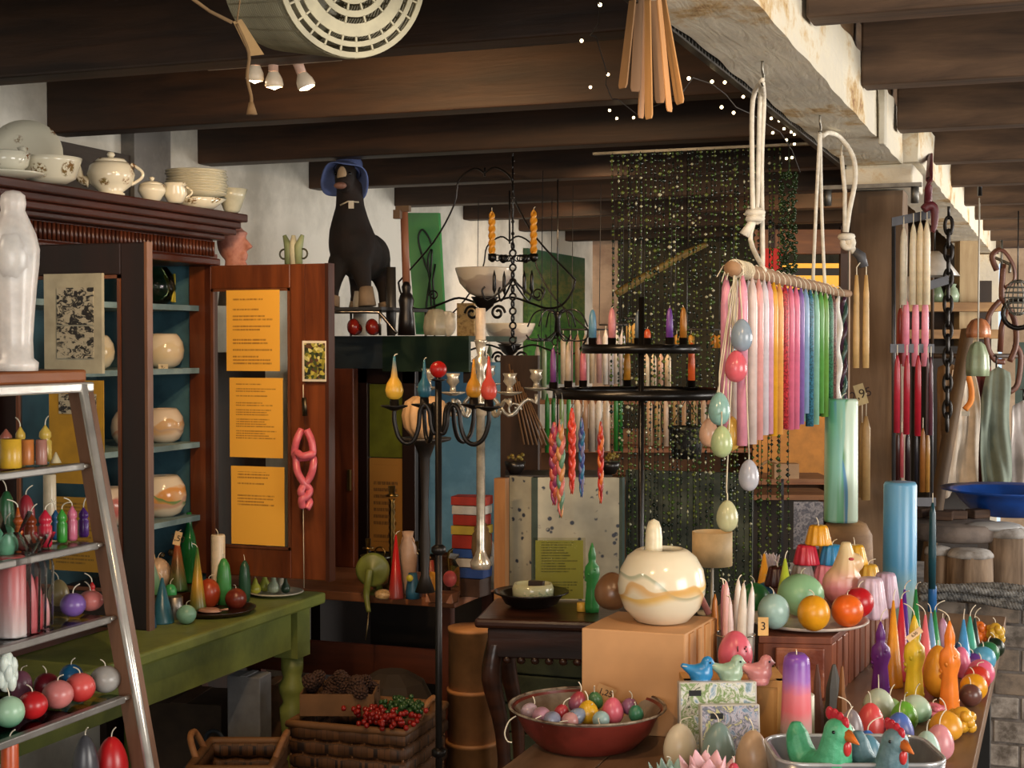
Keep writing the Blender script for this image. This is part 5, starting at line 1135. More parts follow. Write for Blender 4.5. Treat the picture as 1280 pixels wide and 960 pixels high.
a = ony(782, 600, 4.72); b = ony(940, 600, 4.72); MB(o).prism([(a.x, a.y, .2), (b.x, b.y, .2), (b.x, b.y, zt3), (a.x, a.y, zt3)], (0, .02, 0)).build('leaf_panel', blotch(('4c5448', '3a4038', '5c6454'), 9), e)
bz_ = .732
for i, (c, hh, nm) in enumerate((('4a3428', .06, 'dark brown'), ('2c4a88', .035, 'deep blue'), ('c8c0b0', .03, 'off-white'), ('3458a0', .03, 'cobalt blue'), ('b03424', .045, 'brick red'), ('d8b840', .03, 'yellow striped'), ('c04030', .035, 'tomato red'), ('e0d8c8', .03, 'cream'), ('b83828', .03, 'scarlet'))):
    p = at(590, bz_, 4.82); e = tag(MB().box((0, 0, hh/2), (.10+.01*(i % 3), .08, hh-.002), .1*(i % 3)-.1).build('book', plain(c, .5), None, bevel=.002), nm + ' book, %s from the bottom of the pile behind the silver column' % ORD[i], 'book', 'pile of books behind the silver column'); e.location = p; bz_ += hh
# dark potted bits on top of the screen
for px, lab in ((644, 'little dark metal pot standing on the screen shelf at the left'), (762, 'small black dish of dried flowers on the screen shelf')):
    e = thing('small_pot', lab, 'pot', at(px, zt3, 4.75)); MB().lathe([(.018, 0), (.03, .02), (.034, .04), (.03, .04)], 16).build('body', plain('1c1816', .3), e)
    m = MB(); 
    for i in range(14): m.ball((random.gauss(0, .014), random.gauss(0, .014), .045+random.random()*.02), .006, 6, 4)
    stuffpart(m.build('petals', blotch(('5a3a1c', '8a7a2c', '7a3a30'), 90), e))
a = at(705, zt3, 4.8); e = thing('screen_shelf', 'narrow dark shelf board along the top of the speckled screen', 'shelf', (a.x, a.y, 0), YAW); MB().box((-.02, 0, zt3-.008), (.34, .2, .016)).build('board', plain('2a2420', .5), e)
for s in (-1, 1): MB().box((s*.15-.02, .05, (zt3-.016)/2), (.03, .03, zt3-.016)).build('leg', plain('2a2420', .5), e)
# mossy brick under the side table
e = thing('mossy_block', 'dark greenish stacked slate block beneath the side table', 'stone', at(690, 0, 4.28)); e.location.z = 0
for i in range(9): MB().box((random.uniform(-.01, .01), 0, .05+.085*i), (.3, .1, .08), random.uniform(-.03, .03)).build('slab', plaster('39402c', '232a1e', .85, .5, 9), e, bevel=.004)
# ---- bead curtain: strings of small glass beads
a = ony(768, 190, 4.62); b = ony(985, 190, 4.62); zc = ony(860, 187, 4.62).z
BM = [plain('46602a', .15), plain('6c7838', .15), plain('c8c8a8', .1), plain('1c2a20', .15)]
e = thing('bead_curtain', 'floor length curtain of green and clear glass beads', 'curtain', ((a.x+b.x)/2, 4.62, .7)); o = e.location
a0 = ony(742, 189, 4.62)
MB(o).span((a0.x, 4.61, zc-.004), (b.x+.1, 4.63, zc+.004)).build('curtain_rail', metal('8a8880', .5), e)
ms = [MB(o) for _ in range(4)]; st = MB(o)
N = 38
for i in range(N):
    x = a.x + (b.x-a.x)*(i+random.uniform(-.2, .2))/(N-1); y = 4.62+random.uniform(-.012, .012); z = zc-.01; seed = random.random()*6; sway = random.uniform(-.006, .006)
    st.tube([(x, y, zc), (x+sway, y, .72)], .0011, 3)
    while z > .75:
        big = random.random(); r = .0085 if big > .93 else (.006 if big > .55 else .004); q = random.choice((0, 0, 0, 0, 1, 1, 1, 3, 3, 3)) if random.random() > .05 else 2
        xx = x + sway*(zc-z)/1.4 + .003*math.sin(z*9+seed)
        mb = ms[q]; k2 = 1.0 if big > .25 else 2.2
        mb.add([(xx+r, y, z), (xx, y+r, z), (xx-r, y, z), (xx, y-r, z), (xx, y, z+r*k2), (xx, y, z-r*k2)], [(0, 1, 4), (1, 2, 4), (2, 3, 4), (3, 0, 4), (1, 0, 5), (2, 1, 5), (3, 2, 5), (0, 3, 5)])
        z -= random.uniform(.011, .026)
for q in range(4): stuffpart(ms[q].build('beads', BM[q], e))
stuffpart(st.build('strings', plain('1c1c14', .6), e))
e = thing('bead_garland', 'thick dark green bead garland hanging left of the brown post', 'garland', P(986, 215, 4.5)); m = MB(); random.seed(5)
for i in range(260):
    u = random.random(); m.ball((.022*math.sin(i), .022*math.cos(i*1.7), -u*.31), .005, 5, 4)
stuffpart(m.build('beads', plain('26381c', .2), e)); MB().ring((0, 0, -.34), .022, .003, 16, 5, 'y').build('loop', plain('1c2a18', .4), e); MB().tube([(0,0,0),(0,0,.1)],.002,5).build('cord',plain('1c2a18',.6),e)
# ================================================================ BACK OF THE SHOP BEHIND THE CURTAIN
OCH = plain('c8801c', .6)
e = thing('lit_back_counter', 'far counter with warm lit shelves behind the bead curtain', 'shelving', at(990, 0, 7.2), YAW); e.location.z = 0; k = 7.2/F
W0, W1 = -1.25, .28
zz = lambda py: CZ - (py-430)*k
for z in (zz(600), zz(628), zz(560), zz(500)): MB().span((W0, 0, z-.02), (W1, .3, z)).build('shelf', wood('6a3c20', '9a6238', 'x', .5), e)
MB().span((W0, .32, 0), (W1, .34, zz(540))).build('back_panel', plain('7a4c20', .6), e)
MB().span((-.2, -.012, zz(598)), (W1, -.002, zz(520))).build('ochre_panel', plain('b07830', .6), e)
for x in (W0, W1-.03): MB().span((x, 0, 0), (x+.03, .32, zz(540))).build('upright', plain('5a3418', .5), e)
MB().span((W0, -.0, 0), (W1, .02, zz(705))).build('front_panel', plain('8a7a70', .6), e)
e = thing('glowing_orange_board', 'orange yellow board with a painted-in glow on the far wall between curtain and post', 'board', at(1003, 0, 8.2), YAW); e.location.z = 0; k = 8.2/F
MB().span((-.19, 0, CZ-(362-430)*k), (.19, .03, CZ-(330-430)*k)).build('panel', glow('e0a030', .55), e)  # faint emission paints a lit area; the panel is no lamp
m = MB(); m.span((-.19, -.01, CZ-(345-430)*k), (.19, 0, CZ-(336-430)*k)); m.build('dark_bar', plain('1a120c', .6), e)
MB().span((-.28, 0, CZ-(318-430)*k), (.24, .08, CZ-(288-430)*k)).build('lintel', wood('5a3418', '8a5428', 'x'), e)
MB().span((-.2, .0, .0), (-.16, .04, 2.2)).build('pole', plain('3a2418', .6), e); MB().span((.2, .0, .0), (.24, .04, 2.2)).build('pole', plain('3a2418', .6), e)
e = thing('red_banner', 'bright red hanging strip behind the white rope', 'banner', P(965, 318, 6.2), YAW); MB().box((0, 0, -.04), (.085, .004, .13)).build('cloth', plain('c8281c', .7), e); MB().tube([(0, 0, .02), (0, 0, 2.17-e.location.z)], .002, 5).build('cord', plain('3a2a20', .8), e)
# racks of long tapers behind the curtain and under the rings
def rack(pxs, ytop, ybot, d, cols, lab, group, wpx=7):
    a = P(pxs[0]-8, ytop-6, d); b = P(pxs[-1]+8, ytop-6, d)
    e = thing('taper_rack', 'thin metal rack holding ' + lab, 'rack', (a+b)/2)
    MB((a+b)/2).tube([a, b], .004, 6).build('rail', plain('3a3632', .4), e)
    for q in (a, b): MB((a+b)/2).tube([q, (q.x, q.y+.02, 2.17)], .0015, 4).build('hanger', plain('16120f', .6), e)
    for i, px in enumerate(pxs):
        h = (ybot-ytop)*d/F*random.uniform(.93, 1.0); p = P(px, ytop, d); c = thing('hanging_taper', lab[:-1].replace('tapers', 'taper')+lab[-1] + ', %s from the left' % ORD[i], 'candle', p - Vector((0, 0, h)), 0, group)
        MB().lathe([(wpx/2*d/F, 0), (wpx/2*d/F, h*.85), (.002, h)], 10).build('body', wax(cols[i % len(cols)]), c); MB().tube([(0, 0, h-.003), (0, 0, h+7*d/F)], .0012, 4).build('wick', wickm(), c)
rack([704, 713, 722, 731, 740, 749, 758, 767], 418, 482, 6.0, ('c8b8a0', 'c09a98', 'a88a6c', 'b0a08c'), 'beige and rosy tapers behind the lower ring', 'beige tapers behind the ringed stand')
rack([757, 764, 771, 778], 412, 484, 5.7, ('d8d0c8', 'c8c4c8'), 'white tapers just left of the stand pole', 'white tapers behind the ringed stand')
rack([808, 817, 826, 835], 442, 484, 5.5, ('d8c4a4', 'e0ccb0', 'd0a890'), 'cream tapers seen between the two rings', 'cream tapers between the rings', 8)
rack([786, 793], 404, 430, 5.9, ('d8b060', 'd0a858'), 'yellow tapers behind the upper ring', 'yellow tapers behind the upper ring')
rack([846, 855, 864, 892, 900, 908], 418, 436, 5.9, ('d09a3c', 'c8842c'), 'orange yellow tapers behind the beads at right', 'orange tapers behind the beads', 8)
rack([684, 692, 702, 711, 770, 776], 492, 566, 5.3, ('3a8a3c', '2f7a34', '9ab878', '4a9a4a'), 'green tapers below the lower ring', 'green tapers below the lower ring', 6)
rack([722, 731, 740, 749, 758], 496, 566, 5.8, ('c8b49c', 'a07c5c', 'b8a898', 'd0c8c0'), 'beige tapers below the lower ring', 'beige tapers below the lower ring', 9)
rack([812, 822, 832, 844, 856, 868, 880, 890], 498, 560, 5.9, ('c8a888', 'b89c70', 'd0b8a0', 'a88c60'), 'tan tapers behind the beads below the lower ring', 'tan tapers behind the beads', 8)
rack([604, 612, 672, 680], 430, 500, 6.3, ('b0a89c', '8a9a7c'), 'pale tapers behind the silver candelabrum', 'pale tapers behind the silver candelabrum')
e = thing('hanging_lantern', 'black pierced metal basket lantern hanging behind the beads', 'lantern', P(858, 573, 4.95)); r = 22*4.95/F
MB().lathe([(r*.8, 0), (r*.92, .05), (r, .095), (r*1.06, .1), (r*1.06, .108), (r*.9, .1)], 24, capt=False).build('basket', cells(('141210', '0c0c0c', '1c1a18', '6a6a50'), 120), e); MB().tube([(0, 0, .1), (0, 0, 2.17-e.location.z)], .0015, 4).build('chain', BLK, e)
m = MB()
for s in (-1, 1): m.tube([(s*r, 0, .1), (0, 0, .2)], .0015, 4)
m.build('bail', BLK, e)
e = thing('bamboo_branch', 'knobbly yellow brown branch crossing behind the bead curtain', 'branch', P(810, 345, 4.9)); o = e.location
MB(o).tube([P(770, 368, 4.9), P(795, 352, 4.9), P(820, 338, 4.9), P(855, 318, 4.9), P(884, 305, 4.9)], [.012, .014, .012, .013, .008], 8).build('stem', wood('6a5428', 'a08848', 'x'), e); MB(o).tube([P(790, 354, 4.9), P(800, 200, 4.9)], .0015, 4).tube([P(860, 316, 4.9), P(860, 200, 4.9)], .0015, 4).build('cord', plain('3a3020', .8), e)
e = thing('cream_drum_lamp', 'cream cylindrical lampshade on a thin stem behind the marbled globe', 'lamp', at(890, .80, 4.1)); k = 4.1/F
MB().lathe([(25*k, (800-705)*k*.0+P(890, 706, 4.1).z-.80), (25*k, P(890, 664, 4.1).z-.80)], 28, capb=False, capt=False).build('shade', plain('c8ac80', .6), e).modifiers.new('thick', 'SOLIDIFY').thickness = .003
MB().lathe([(.04, 0), (.042, .008), (.008, .014), (.004, .03), (.004, P(890, 690, 4.1).z-.80)], 16).build('stem', plain('b8b0a0', .4), e)
m = MB()
a = at(890, .0, 4.1); 
e = thing('low_stool', 'small dark stool carrying the cream drum lamp', 'stool', (a.x, a.y, 0)); MB().lathe([(.07, .77), (.07, .80)], 24).build('seat', plain('241a14', .6), e)
for q in range(3): MB().tube([(.05*math.cos(q*2.1), .05*math.sin(q*2.1), .78), (.07*math.cos(q*2.1), .07*math.sin(q*2.1), 0)], .01, 8).build('leg', plain('241a14', .6), e)
# ================================================================ MAIN TABLE, RIGHT FOREGROUND
TT = .88
e = thing('display_table', 'long brown display table in the right foreground covered in candles', 'table', (-.48, 2.6, 0)); o = e.location
for i in range(5): MB(o).span((-.83+.14*i+.001, 1.2, TT-.032), (-.83+.14*(i+1)-.001, 3.82, TT)).build('plank', wood('664a32', '98765a', 'y', .4), e, bevel=.002)
m = MB(o); m.span((-.79, 1.25, TT-.12), (-.17, 3.76, TT-.034)); m.build('apron', plain('1a1614', .6), e)
for x, y in ((-.77, 1.3), (-.19, 1.3), (-.77, 3.7), (-.19, 3.7)): MB(o).span((x-.03, y-.03, 0), (x+.03, y+.03, TT-.12)).build('leg', plain('16130f', .6), e)
def G(kind, px, ytop, wpx, d, col, label, z=TT, **k): return cnd(kind, px, ytop, wpx, d, z, col, label, group=k.pop('group', 'candles on the display table'), **k)
# red enamel bowl with eggs
p = at(734, TT, 2.47); e = thing('enamel_bowl', 'wide red enamel bowl with grey worn inside, full of small egg candles', 'bowl', p); R = 99*2.47/F
RED = plaster('7c2f26', '5a2018', .3, .3, 8, .1)
MB().lathe([(R*.52, 0), (R*.62, .004), (R*.8, .028), (R*.90, .055), (R*.93, .066)], 44, capb=True, capt=False).build('outside', RED, e)
MB().lathe([(1e-5, .004), (R*.5, .006), (R*.76, .028), (R*.88, .058), (R*.985, .068)], 44, capb=False, capt=False).build('inside', plaster('8a8074', '5c4c40', .4, .4, 7, .15), e)
MB().ring((0, 0, .0675), R*.985, .0022, 48, 6).build('rim', plaster('9a8c78', '4a3428', .4, .5, 30), e); MB().lathe([(R*.93, .064), (R*.985, .0665)], 44, capb=False, capt=False).build('lip', RED, e)
rx = Matrix.Rotation
for n, (px, py, w_, h_, col, lab, tl, az) in enumerate((
        (735, 892, 27, 31, 'd8a828', 'golden yellow egg candle in the red bowl', 0, 0), (766, 890, 27, 34, 'd8687c', 'bright pink egg candle in the red bowl', 0, 0),
        (677, 897, 24, 36, 'b88a9c', 'mauve and pink egg candle lying at the left in the red bowl', 1.3, .3), (690, 902, 22, 34, '8a90a8', 'lilac blue egg candle lying in the front left of the bowl', 1.4, .1),
        (702, 892, 19, 22, 'a8343c', 'small crimson egg candle in the red bowl', .3, 1), (721, 897, 20, 28, '8490a4', 'slate blue egg candle wedged under the yellow one', 1.2, 2.6),
        (722, 879, 22, 28, ('7a5a78', 'a03a40'), 'wine red and purple egg candle at the back of the bowl', .3, 2), (744, 877, 20, 24, '4a7a4c', 'leaf green egg candle at the back of the bowl', .3, 0),
        (751, 901, 22, 18, '9cb8b8', 'pale aqua egg candle half buried at the front of the bowl', 1.2, 0), (787, 884, 21, 22, '94607e', 'dusty purple egg candle at the right of the bowl', .4, 1),
        (795, 893, 19, 22, '3f8060', 'jade green round egg candle at the right of the bowl', .2, 0), (662, 890, 20, 24, 'b09aa4', 'pale violet egg candle resting on the left inside of the bowl', 1.2, 3),
        (712, 903, 22, 16, 'c08c8c', 'pale rose egg candle showing just above the front rim', 1.3, 0))):
    dd = 2.47 + (885-py)*.0035; p = P(px, py+h_*.35, dd); hh = h_*dd/F
    cc_ = P(px, py+3, dd); cc_.z = max(cc_.z+.006, TT+.034); p = cc_ - Euler((tl, 0, az)).to_matrix() @ Vector((0, 0, hh/2))
    q = cnd('egg', px, 0, w_, dd, p.z, col, lab, 'egg candles in the red bowl', base=p, h=hh, tilt=(tl, 0, az), wk=.018)
tagcard(757, 866, 2.52, 24, 17, 'torn cardboard price tag stuck among the eggs in the red bowl', -.35, '1,25', 'b88c5c')

e = thing('loose_wick', 'white loop of wick hanging over the left rim of the red bowl', 'string', P(645, 897, 2.42)); MB(e.location).tube([P(645, 895, 2.42), P(636, 902, 2.42), P(631, 916, 2.42), P(634, 926, 2.42), P(640, 928, 2.42)], .0012, 5).build('thread', wickm(), e)
# cardboard box with globe
z1 = 1.058; A = onz(727, 785, z1); B = onz(856, 793, z1); C_ = onz(894, 771, z1); D_ = A + (C_-B)
e = thing('cardboard_box', 'tan cardboard box turned upside down carrying the large marbled globe', 'box', (A.x, A.y, TT)); o = e.location
CB = plain('c49464', .75, 0, .1, 6)
MB(o).prism([(q.x, q.y, TT) for q in (A, B, C_, D_)], (0, 0, z1-TT)).build('carton', CB, e, bevel=.002)
dirr = (C_-B); nn = Vector((dirr.y, -dirr.x, 0)).normalized()
for i in range(4):
    q = B + dirr*(.12+.25*i); MB(o).prism([(q.x+nn.x*.003, q.y+nn.y*.003, TT+.005), (q.x+dirr.x*.14+nn.x*.003, q.y+dirr.y*.14+nn.y*.003, TT+.005), (q.x+dirr.x*.14+nn.x*.003, q.y+dirr.y*.14+nn.y*.003, z1-.003), (q.x+nn.x*.003, q.y+nn.y*.003, z1-.003)], nn*-.004).build('side_slat', wood('a87440', 'd09a60', 'z', .6), e)
g = at(827, z1, 2.62); r = 55*2.62/F; h = r*1.68
e = thing('marbled_globe', 'large white wax globe with yellow and green swirls on the cardboard box', 'candle globe', (g.x, g.y, z1))
MB().lathe([(r*.42, 0), (r*.6, h*.03), (r*.86, h*.2), (r*.98, h*.4), (r, h*.52), (r*.94, h*.72), (r*.78, h*.89), (r*.6, h*.975), (r*.5, h), (r*.44, h*.99), (r*.5, h*.93), (r*.8, h*.6), (r*.5, h*.12), (1e-5, h*.06)], 44).build('body', marbled('e0d6bc', ('dcb458', 'a0a890', 'cca060'), 1.3, .18, .032, seed=3.0), e)
cnd('thumb', 817, 648, 22, 2.63, z1+.012, 'e0d6b8', 'ivory rounded candle standing inside the marbled globe', wk=0, cat='candle')
G('egg', 765, 715, 44, 2.74, '7a5638', 'brown wax egg globe behind the marbled globe on the box', z=z1, wk=0)
e = thing('leaning_taper', 'pale pink candle leaning behind the right of the marbled globe', 'candle', at(886, z1, 2.70), 0, rot=(0, -.45, YAW)); MB().lathe([(.006, 0), (.006, .07), (.002, .08)], 10).build('body', wax('c88a84'), e)
# wooden crate with birds
z2 = .994; e = thing('small_wood_crate', 'honey coloured wooden crate behind the napkin packs', 'crate', (at(915, TT, 2.5).x, at(915, TT, 2.5).y, TT), YAW); k = 2.46/F
X0, X1 = -66*k, 62*k
PW = wood('b07c3c', 'd8a45c', 'x', .5, 3, .1); PWZ = wood('b07c3c', 'd8a45c', 'z', .5, 3, .1)
for x in (X0+.008, X1-.008): MB().box((x, -.045, (z2-TT)/2), (.016, .016, z2-TT)).build('corner_post', PWZ, e); MB().box((x, .06, (z2-TT)/2), (.016, .016, z2-TT)).build('corner_post', PWZ, e)
MB().span((X0, -.05, .006), (X1, -.046, z2-TT-.012)).build('front_panel', PWZ, e); MB().span((X0+.0, -.053, z2-TT-.012), (X1, .068, z2-TT)).build('lid', PW, e, bevel=.001)
MB().span((X1-.004, -.045, .006), (X1, .06, z2-TT-.012)).build('side_panel', PWZ, e)
def bird(px, wpx, d, col, lab, z, face=-1):
    p = at(px, z, d); k = d/F*wpx/46; e = thing('bird_candle', lab, 'candle', p, YAW, 'bird candles on the crate')
    m = MB(); s = -face
    m.ball((0, 0, 15*k), (17*k, 13*k, 14*k), 14, 10); m.ball((9*k*s, 0, 29*k), (9*k, 8.5*k, 10*k), 12, 8); m.tube([(9*k*s, 0, 25*k), (4*k*s, 0, 16*k)], 9*k, 10)
    m.tube([(-8*k*s, 0, 18*k), (-18*k*s, 0, 22*k), (-27*k*s, 0, 27*k)], [10*k, 6*k, 3*k], 8, flat=1.2); m.tube([(16*k*s, 0, 29*k), (21*k*s, 0, 27*k)], [3.5*k, 1.2*k], 6); m.lathe([(12*k, 0), (14*k, 6*k)], 12)
    m.build('body', wax(col, .3), e, remesh=.0022, smooth=2); w_ = MB().tube([(-20*k*s, -2*k, 22*k), (-12*k*s, -4*k, 24*k), (-26*k*s, -5*k, 26*k)], .001, 5).build('wick', wickm(), e)
    for q in (-1, 1): MB().ball((12*k*s, q*8*k, 31*k), 1.6*k, 6, 4).build('eye', plain('1a2a3a', .2), e)
bird(876, 42, 2.42, '2f86c0', 'sky blue bird candle on the crate edge', z2, -1)
bird(913, 44, 2.42, '9ab49c', 'pale sage green bird candle in the middle of three', z2, -1)
bird(949, 44, 2.42, 'c88484', 'dusty pink bird candle, right one of three', z2, -1)
e = G('egg', 919, 788, 43, 2.50, 'cc5c6c', 'large pink egg candle with dark ornament lines behind the birds', z=z2, wk=0)
m = MB(); r = 43/2*2.5/F
for q, (x, y) in enumerate(((.0, .62), (.42, .62), (.5, .56), (.5, .66), (.66, .32))):
    a = math.asin(max(-1, min(1, x))); m.ball((x*r, -math.cos(a)*r*.93, y*.075), (.0016, .0014, .0016) if q else (.0012, .0014, .006), 6, 4)
m.build('ornament', plain('3a1418', .4), e).rotation_euler = (0, 0, YAW)
# napkin packs printed with eggs
for (px0, px1, yt, d, tl, lab, cols, sc) in ((848, 946, 852, 2.395, -.08, 'larger napkin pack printed with branches and white eggs', ('5c7048', '8ca4b8', 'd8d8d0', '6c8a4c', 'ccc8bc', '3c4c28'), 120), (875, 950, 881, 2.345, -.12, 'smaller napkin pack printed with little pastel eggs, in front', ('3c3c48', '7890a8', 'b8b0b8', '5c6478', 'c8c090', '6c8a58'), 170)):
    p = at((px0+px1)/2, TT, d); w_ = (px1-px0)*d/F; h = P(px0, yt, d).z-TT
    e = thing('napkin_pack', lab, 'napkins', p, YAW+.04, 'printed napkin packs', rot=(tl, 0, YAW+.05))
    MB().span((-w_/2, -.010, 0), (w_/2, .010, h)).build('pack', plain('b8b4ac', .25), e, bevel=.002); MB().span((-w_/2+.003, -.0108, .003), (w_/2-.003, -.0100, h-.002)).build('printed_front', blotch(cols, sc*.3, .25, 1.2, 4), e)
    MB().span((-w_/2+.016, -.0115, h-.022), (-w_/2+.036, -.0108, h-.013)).build('black_label', plain('0c0c0c', .4), e)
# bundle of white and pink tapers in a glass
gl = at(918, TT, 2.66); e = thing('glass_cylinder', 'clear glass cylinder holding the white and pink tapers', 'glass', gl); r = .036
MB().lathe([(r, 0), (r, .15)], 28, capt=False, capb=False).lathe([(1e-5, .002), (r, .002)], 28, capb=False, capt=False).build('body', glass('e8ecec', .25), e); MB().ring((0, 0, .15), r, .0012, 28, 5).build('rim', metal('d8d8d4', .15), e)
for n, (px, yt, w_, c, lab) in enumerate(((902, 734, 13, 'c8808a', 'rose pink taper at the left of the glass bundle'), (909, 728, 13, 'd8a8a4', 'pale pink taper, second in the glass bundle'), (920, 728, 13, 'd8cfc4', 'ivory taper in the middle of the glass bundle'), (930, 730, 13, 'cfc4b4', 'cream taper with twisted wick in the glass bundle'), (938, 736, 12, 'd8d0c8', 'white taper at the right of the glass bundle'), (914, 748, 10, 'd4bcb8', 'blush white taper behind in the glass bundle'))):
    dx = (px-918)*2.66/F*.55; dy = (.012, -.012, .014, -.01, .012, -.016)[n]
    cnd('taper', 0, 0, w_, 2.66, TT+.003, c, lab, 'tapers in the glass', base=gl+Vector((dx*right.x*.8, dx*right.y+dy, .004)), h=P(px, yt, 2.66).z-TT, wk=.014, tilt=(0, (px-918)*.0035, 0))
G('taper', 893, 742, 11, 2.78, 'b8702c', 'amber taper standing at the left behind the white bundle', group=None, wk=0)
# big eggs at the front
G('egg', 850, 904, 42, 2.33, ('d8c8a4', 'd8ccb4'), 'large cream egg candle at the front left of the table', side=0)
G('egg', 898, 902, 42, 2.28, ('8aa098', '7c948e'), 'large grey green egg candle at the table front', side=2.5)
G('egg', 941, 912, 44, 2.25, 'c0a080', 'large beige brown egg candle at the table front', side=2.9)
G('flower', 884, 938, 52, 2.10, ('e0a8b0', 'ecd8d4', 'e8b0b8'), 'white and pink open tulip candle cut by the lower edge', wk=.012)
G('flower', 838, 948, 30, 2.12, 'a4c4b8', 'mint green tulip candle at the bottom left of the table front', wk=.008)
G('rose', 917, 952, 30, 2.06, 'c84a5c', 'small deep pink rose candle at the lower edge', wk=.012)
# gradient pillar
G('spire', 995, 816, 34, 2.40, ('9aa890', 'a8ac98', 'c8a09c', 'dc7078', 'd87884', '9a68b4', '7a48a0'), 'pillar candle fading from purple through pink to sage', wk=.01)
G('pillar', 1004, 866, 28, 2.46, ('9ab088', 'c8c4b0'), 'shorter pale sage pillar candle behind the purple topped one', wk=0)
# driftwood pieces
for n, (px, yt, w_, d, c, lab) in enumerate(((1021, 830, 20, 2.52, '6a4438', 'small dark red brown driftwood spike'), (1042, 830, 40, 2.56, '4a4640', 'grey weathered driftwood piece with pointed top'), (1052, 832, 26, 2.48, '9a6434', 'warm brown pointed driftwood piece'), (972, 832, 12, 2.6, '9a6840', 'little wooden spike behind the crate'))):
    p = at(px, TT, d); h = P(px, yt, d).z-TT; e = thing('driftwood_piece', lab, 'wood', p, n); m = MB(); r = w_/2*d/F; random.seed(n+3)
    m.lathe([(r*(1-.85*t**1.6)*random.uniform(.85, 1.1), h*t) for t in [i/9 for i in range(10)]], 7, smooth=False, sy=.6); m.build('wood', wood(shade(c, .7), c, 'z', .7), e)
# steel tray with wax hens
e = thing('steel_tray', 'rounded stainless steel tray holding the hen candles at the bottom right', 'tray', (at(1066, TT, 2.16).x, at(1066, TT, 2.16).y, TT), YAW); L = .245; Wd = .16; k = .04
def rr(Lx, Ly, rad, n=6):
    o_ = []
    for cx, cy, a0 in ((Lx/2-rad, Ly/2-rad, 0), (-Lx/2+rad, Ly/2-rad, 90), (-Lx/2+rad, -Ly/2+rad, 180), (Lx/2-rad, -Ly/2+rad, 270)):
        for i in range(n+1): a = math.radians(a0+90*i/n); o_.append((cx+rad*math.cos(a), cy+rad*math.sin(a)))
    return o_
out = rr(L, Wd, k); inn = rr(L-.02, Wd-.02, k-.008); nO = len(out); zR = P(1000, 952, 2.1).z-TT
vs = [(x*.9, y*.86, 0) for x, y in out] + [(x, y, zR) for x, y in out] + [(x, y, zR) for x, y in inn] + [(x*.9, y*.86, .003) for x, y in inn]; fs = []
for j in range(3):
    for i in range(nO): q = (i+1) % nO; fs.append((j*nO+i, j*nO+q, (j+1)*nO+q, (j+1)*nO+i))
fs.append(tuple(range(nO-1, -1, -1))); fs.append(tuple(range(3*nO, 4*nO)))
MB().add(vs, fs).build('pan', plain('84868a', .3, .5, .15), e); MB().tube([(x*.98, y*.98, zR+.001) for x, y in out], .003, 6, closed=True).build('rim', plain('c8c8c8', .2, .4), e)
def hen(px, yh, wpx, d, cb, cf, lab, az):
    """wax hen: rounded body, upright neck and head, red comb, orange beak, red wattle, fan tail; local +X is forwards"""
    p = at(px, TT+.003, d); h = P(px, yh, d).z - p.z; s = h/.085; e = thing('hen_candle', lab, 'candle', p, az, 'hen candles in the steel tray')
    m = MB(); m.ball((0, 0, .026*s), (.030*s, .021*s, .026*s), 18, 12); m.tube([(.004*s, 0, .03*s), (.012*s, 0, .05*s), (.015*s, 0, .068*s)], [.022*s, .0155*s, .0125*s], 14); m.ball((.016*s, 0, .071*s), (.0135*s, .012*s, .013*s), 14, 10)
    m.tube([(-.016*s, 0, .03*s), (-.028*s, 0, .045*s), (-.033*s, 0, .060*s), (-.034*s, 0, .070*s)], [.014*s, .0125*s, .010*s, .004*s], 10); m.ball((0, .016*s, .03*s), (.02*s, .008*s, .014*s), 10, 8); m.ball((0, -.016*s, .03*s), (.02*s, .008*s, .014*s), 10, 8)
    m.build('body', plaster(cb, cf, .4, .5, 22, .8), e, remesh=.0022, smooth=1)
    m = MB()
    for q in range(4): m.ball(((.006+.006*q)*s, 0, (.086-.0012*q*q*.5)*s), (.0045*s, .003*s, .006*s), 8, 6)
    m.build('comb', wax('c02838', .3), e, remesh=.0012, smooth=1)
    MB().tube([(.026*s, 0, .071*s), (.040*s, 0, .066*s)], [.006*s, .001], 8).build('beak', wax('d8742c', .3), e)
    m = MB(); m.ball((.0265*s, 0, .060*s), (.0035*s, .0045*s, .0075*s), 10, 8); m.build('wattle', wax('c83838', .3), e)
    for q in (-1, 1): MB().ball((.021*s, q*.0108*s, .074*s), .0016*s, 6, 4).build('eye', plain('0a0a0a', .1), e)
hen(1030, 890, 60, 2.12, '5cb88c', '3c9a6c', 'emerald green wax hen with red comb looking right', -.62)
hen(1103, 903, 60, 2.10, '6c8c94', '4c6c78', 'grey blue wax hen with red comb, right one in the tray', -.72)
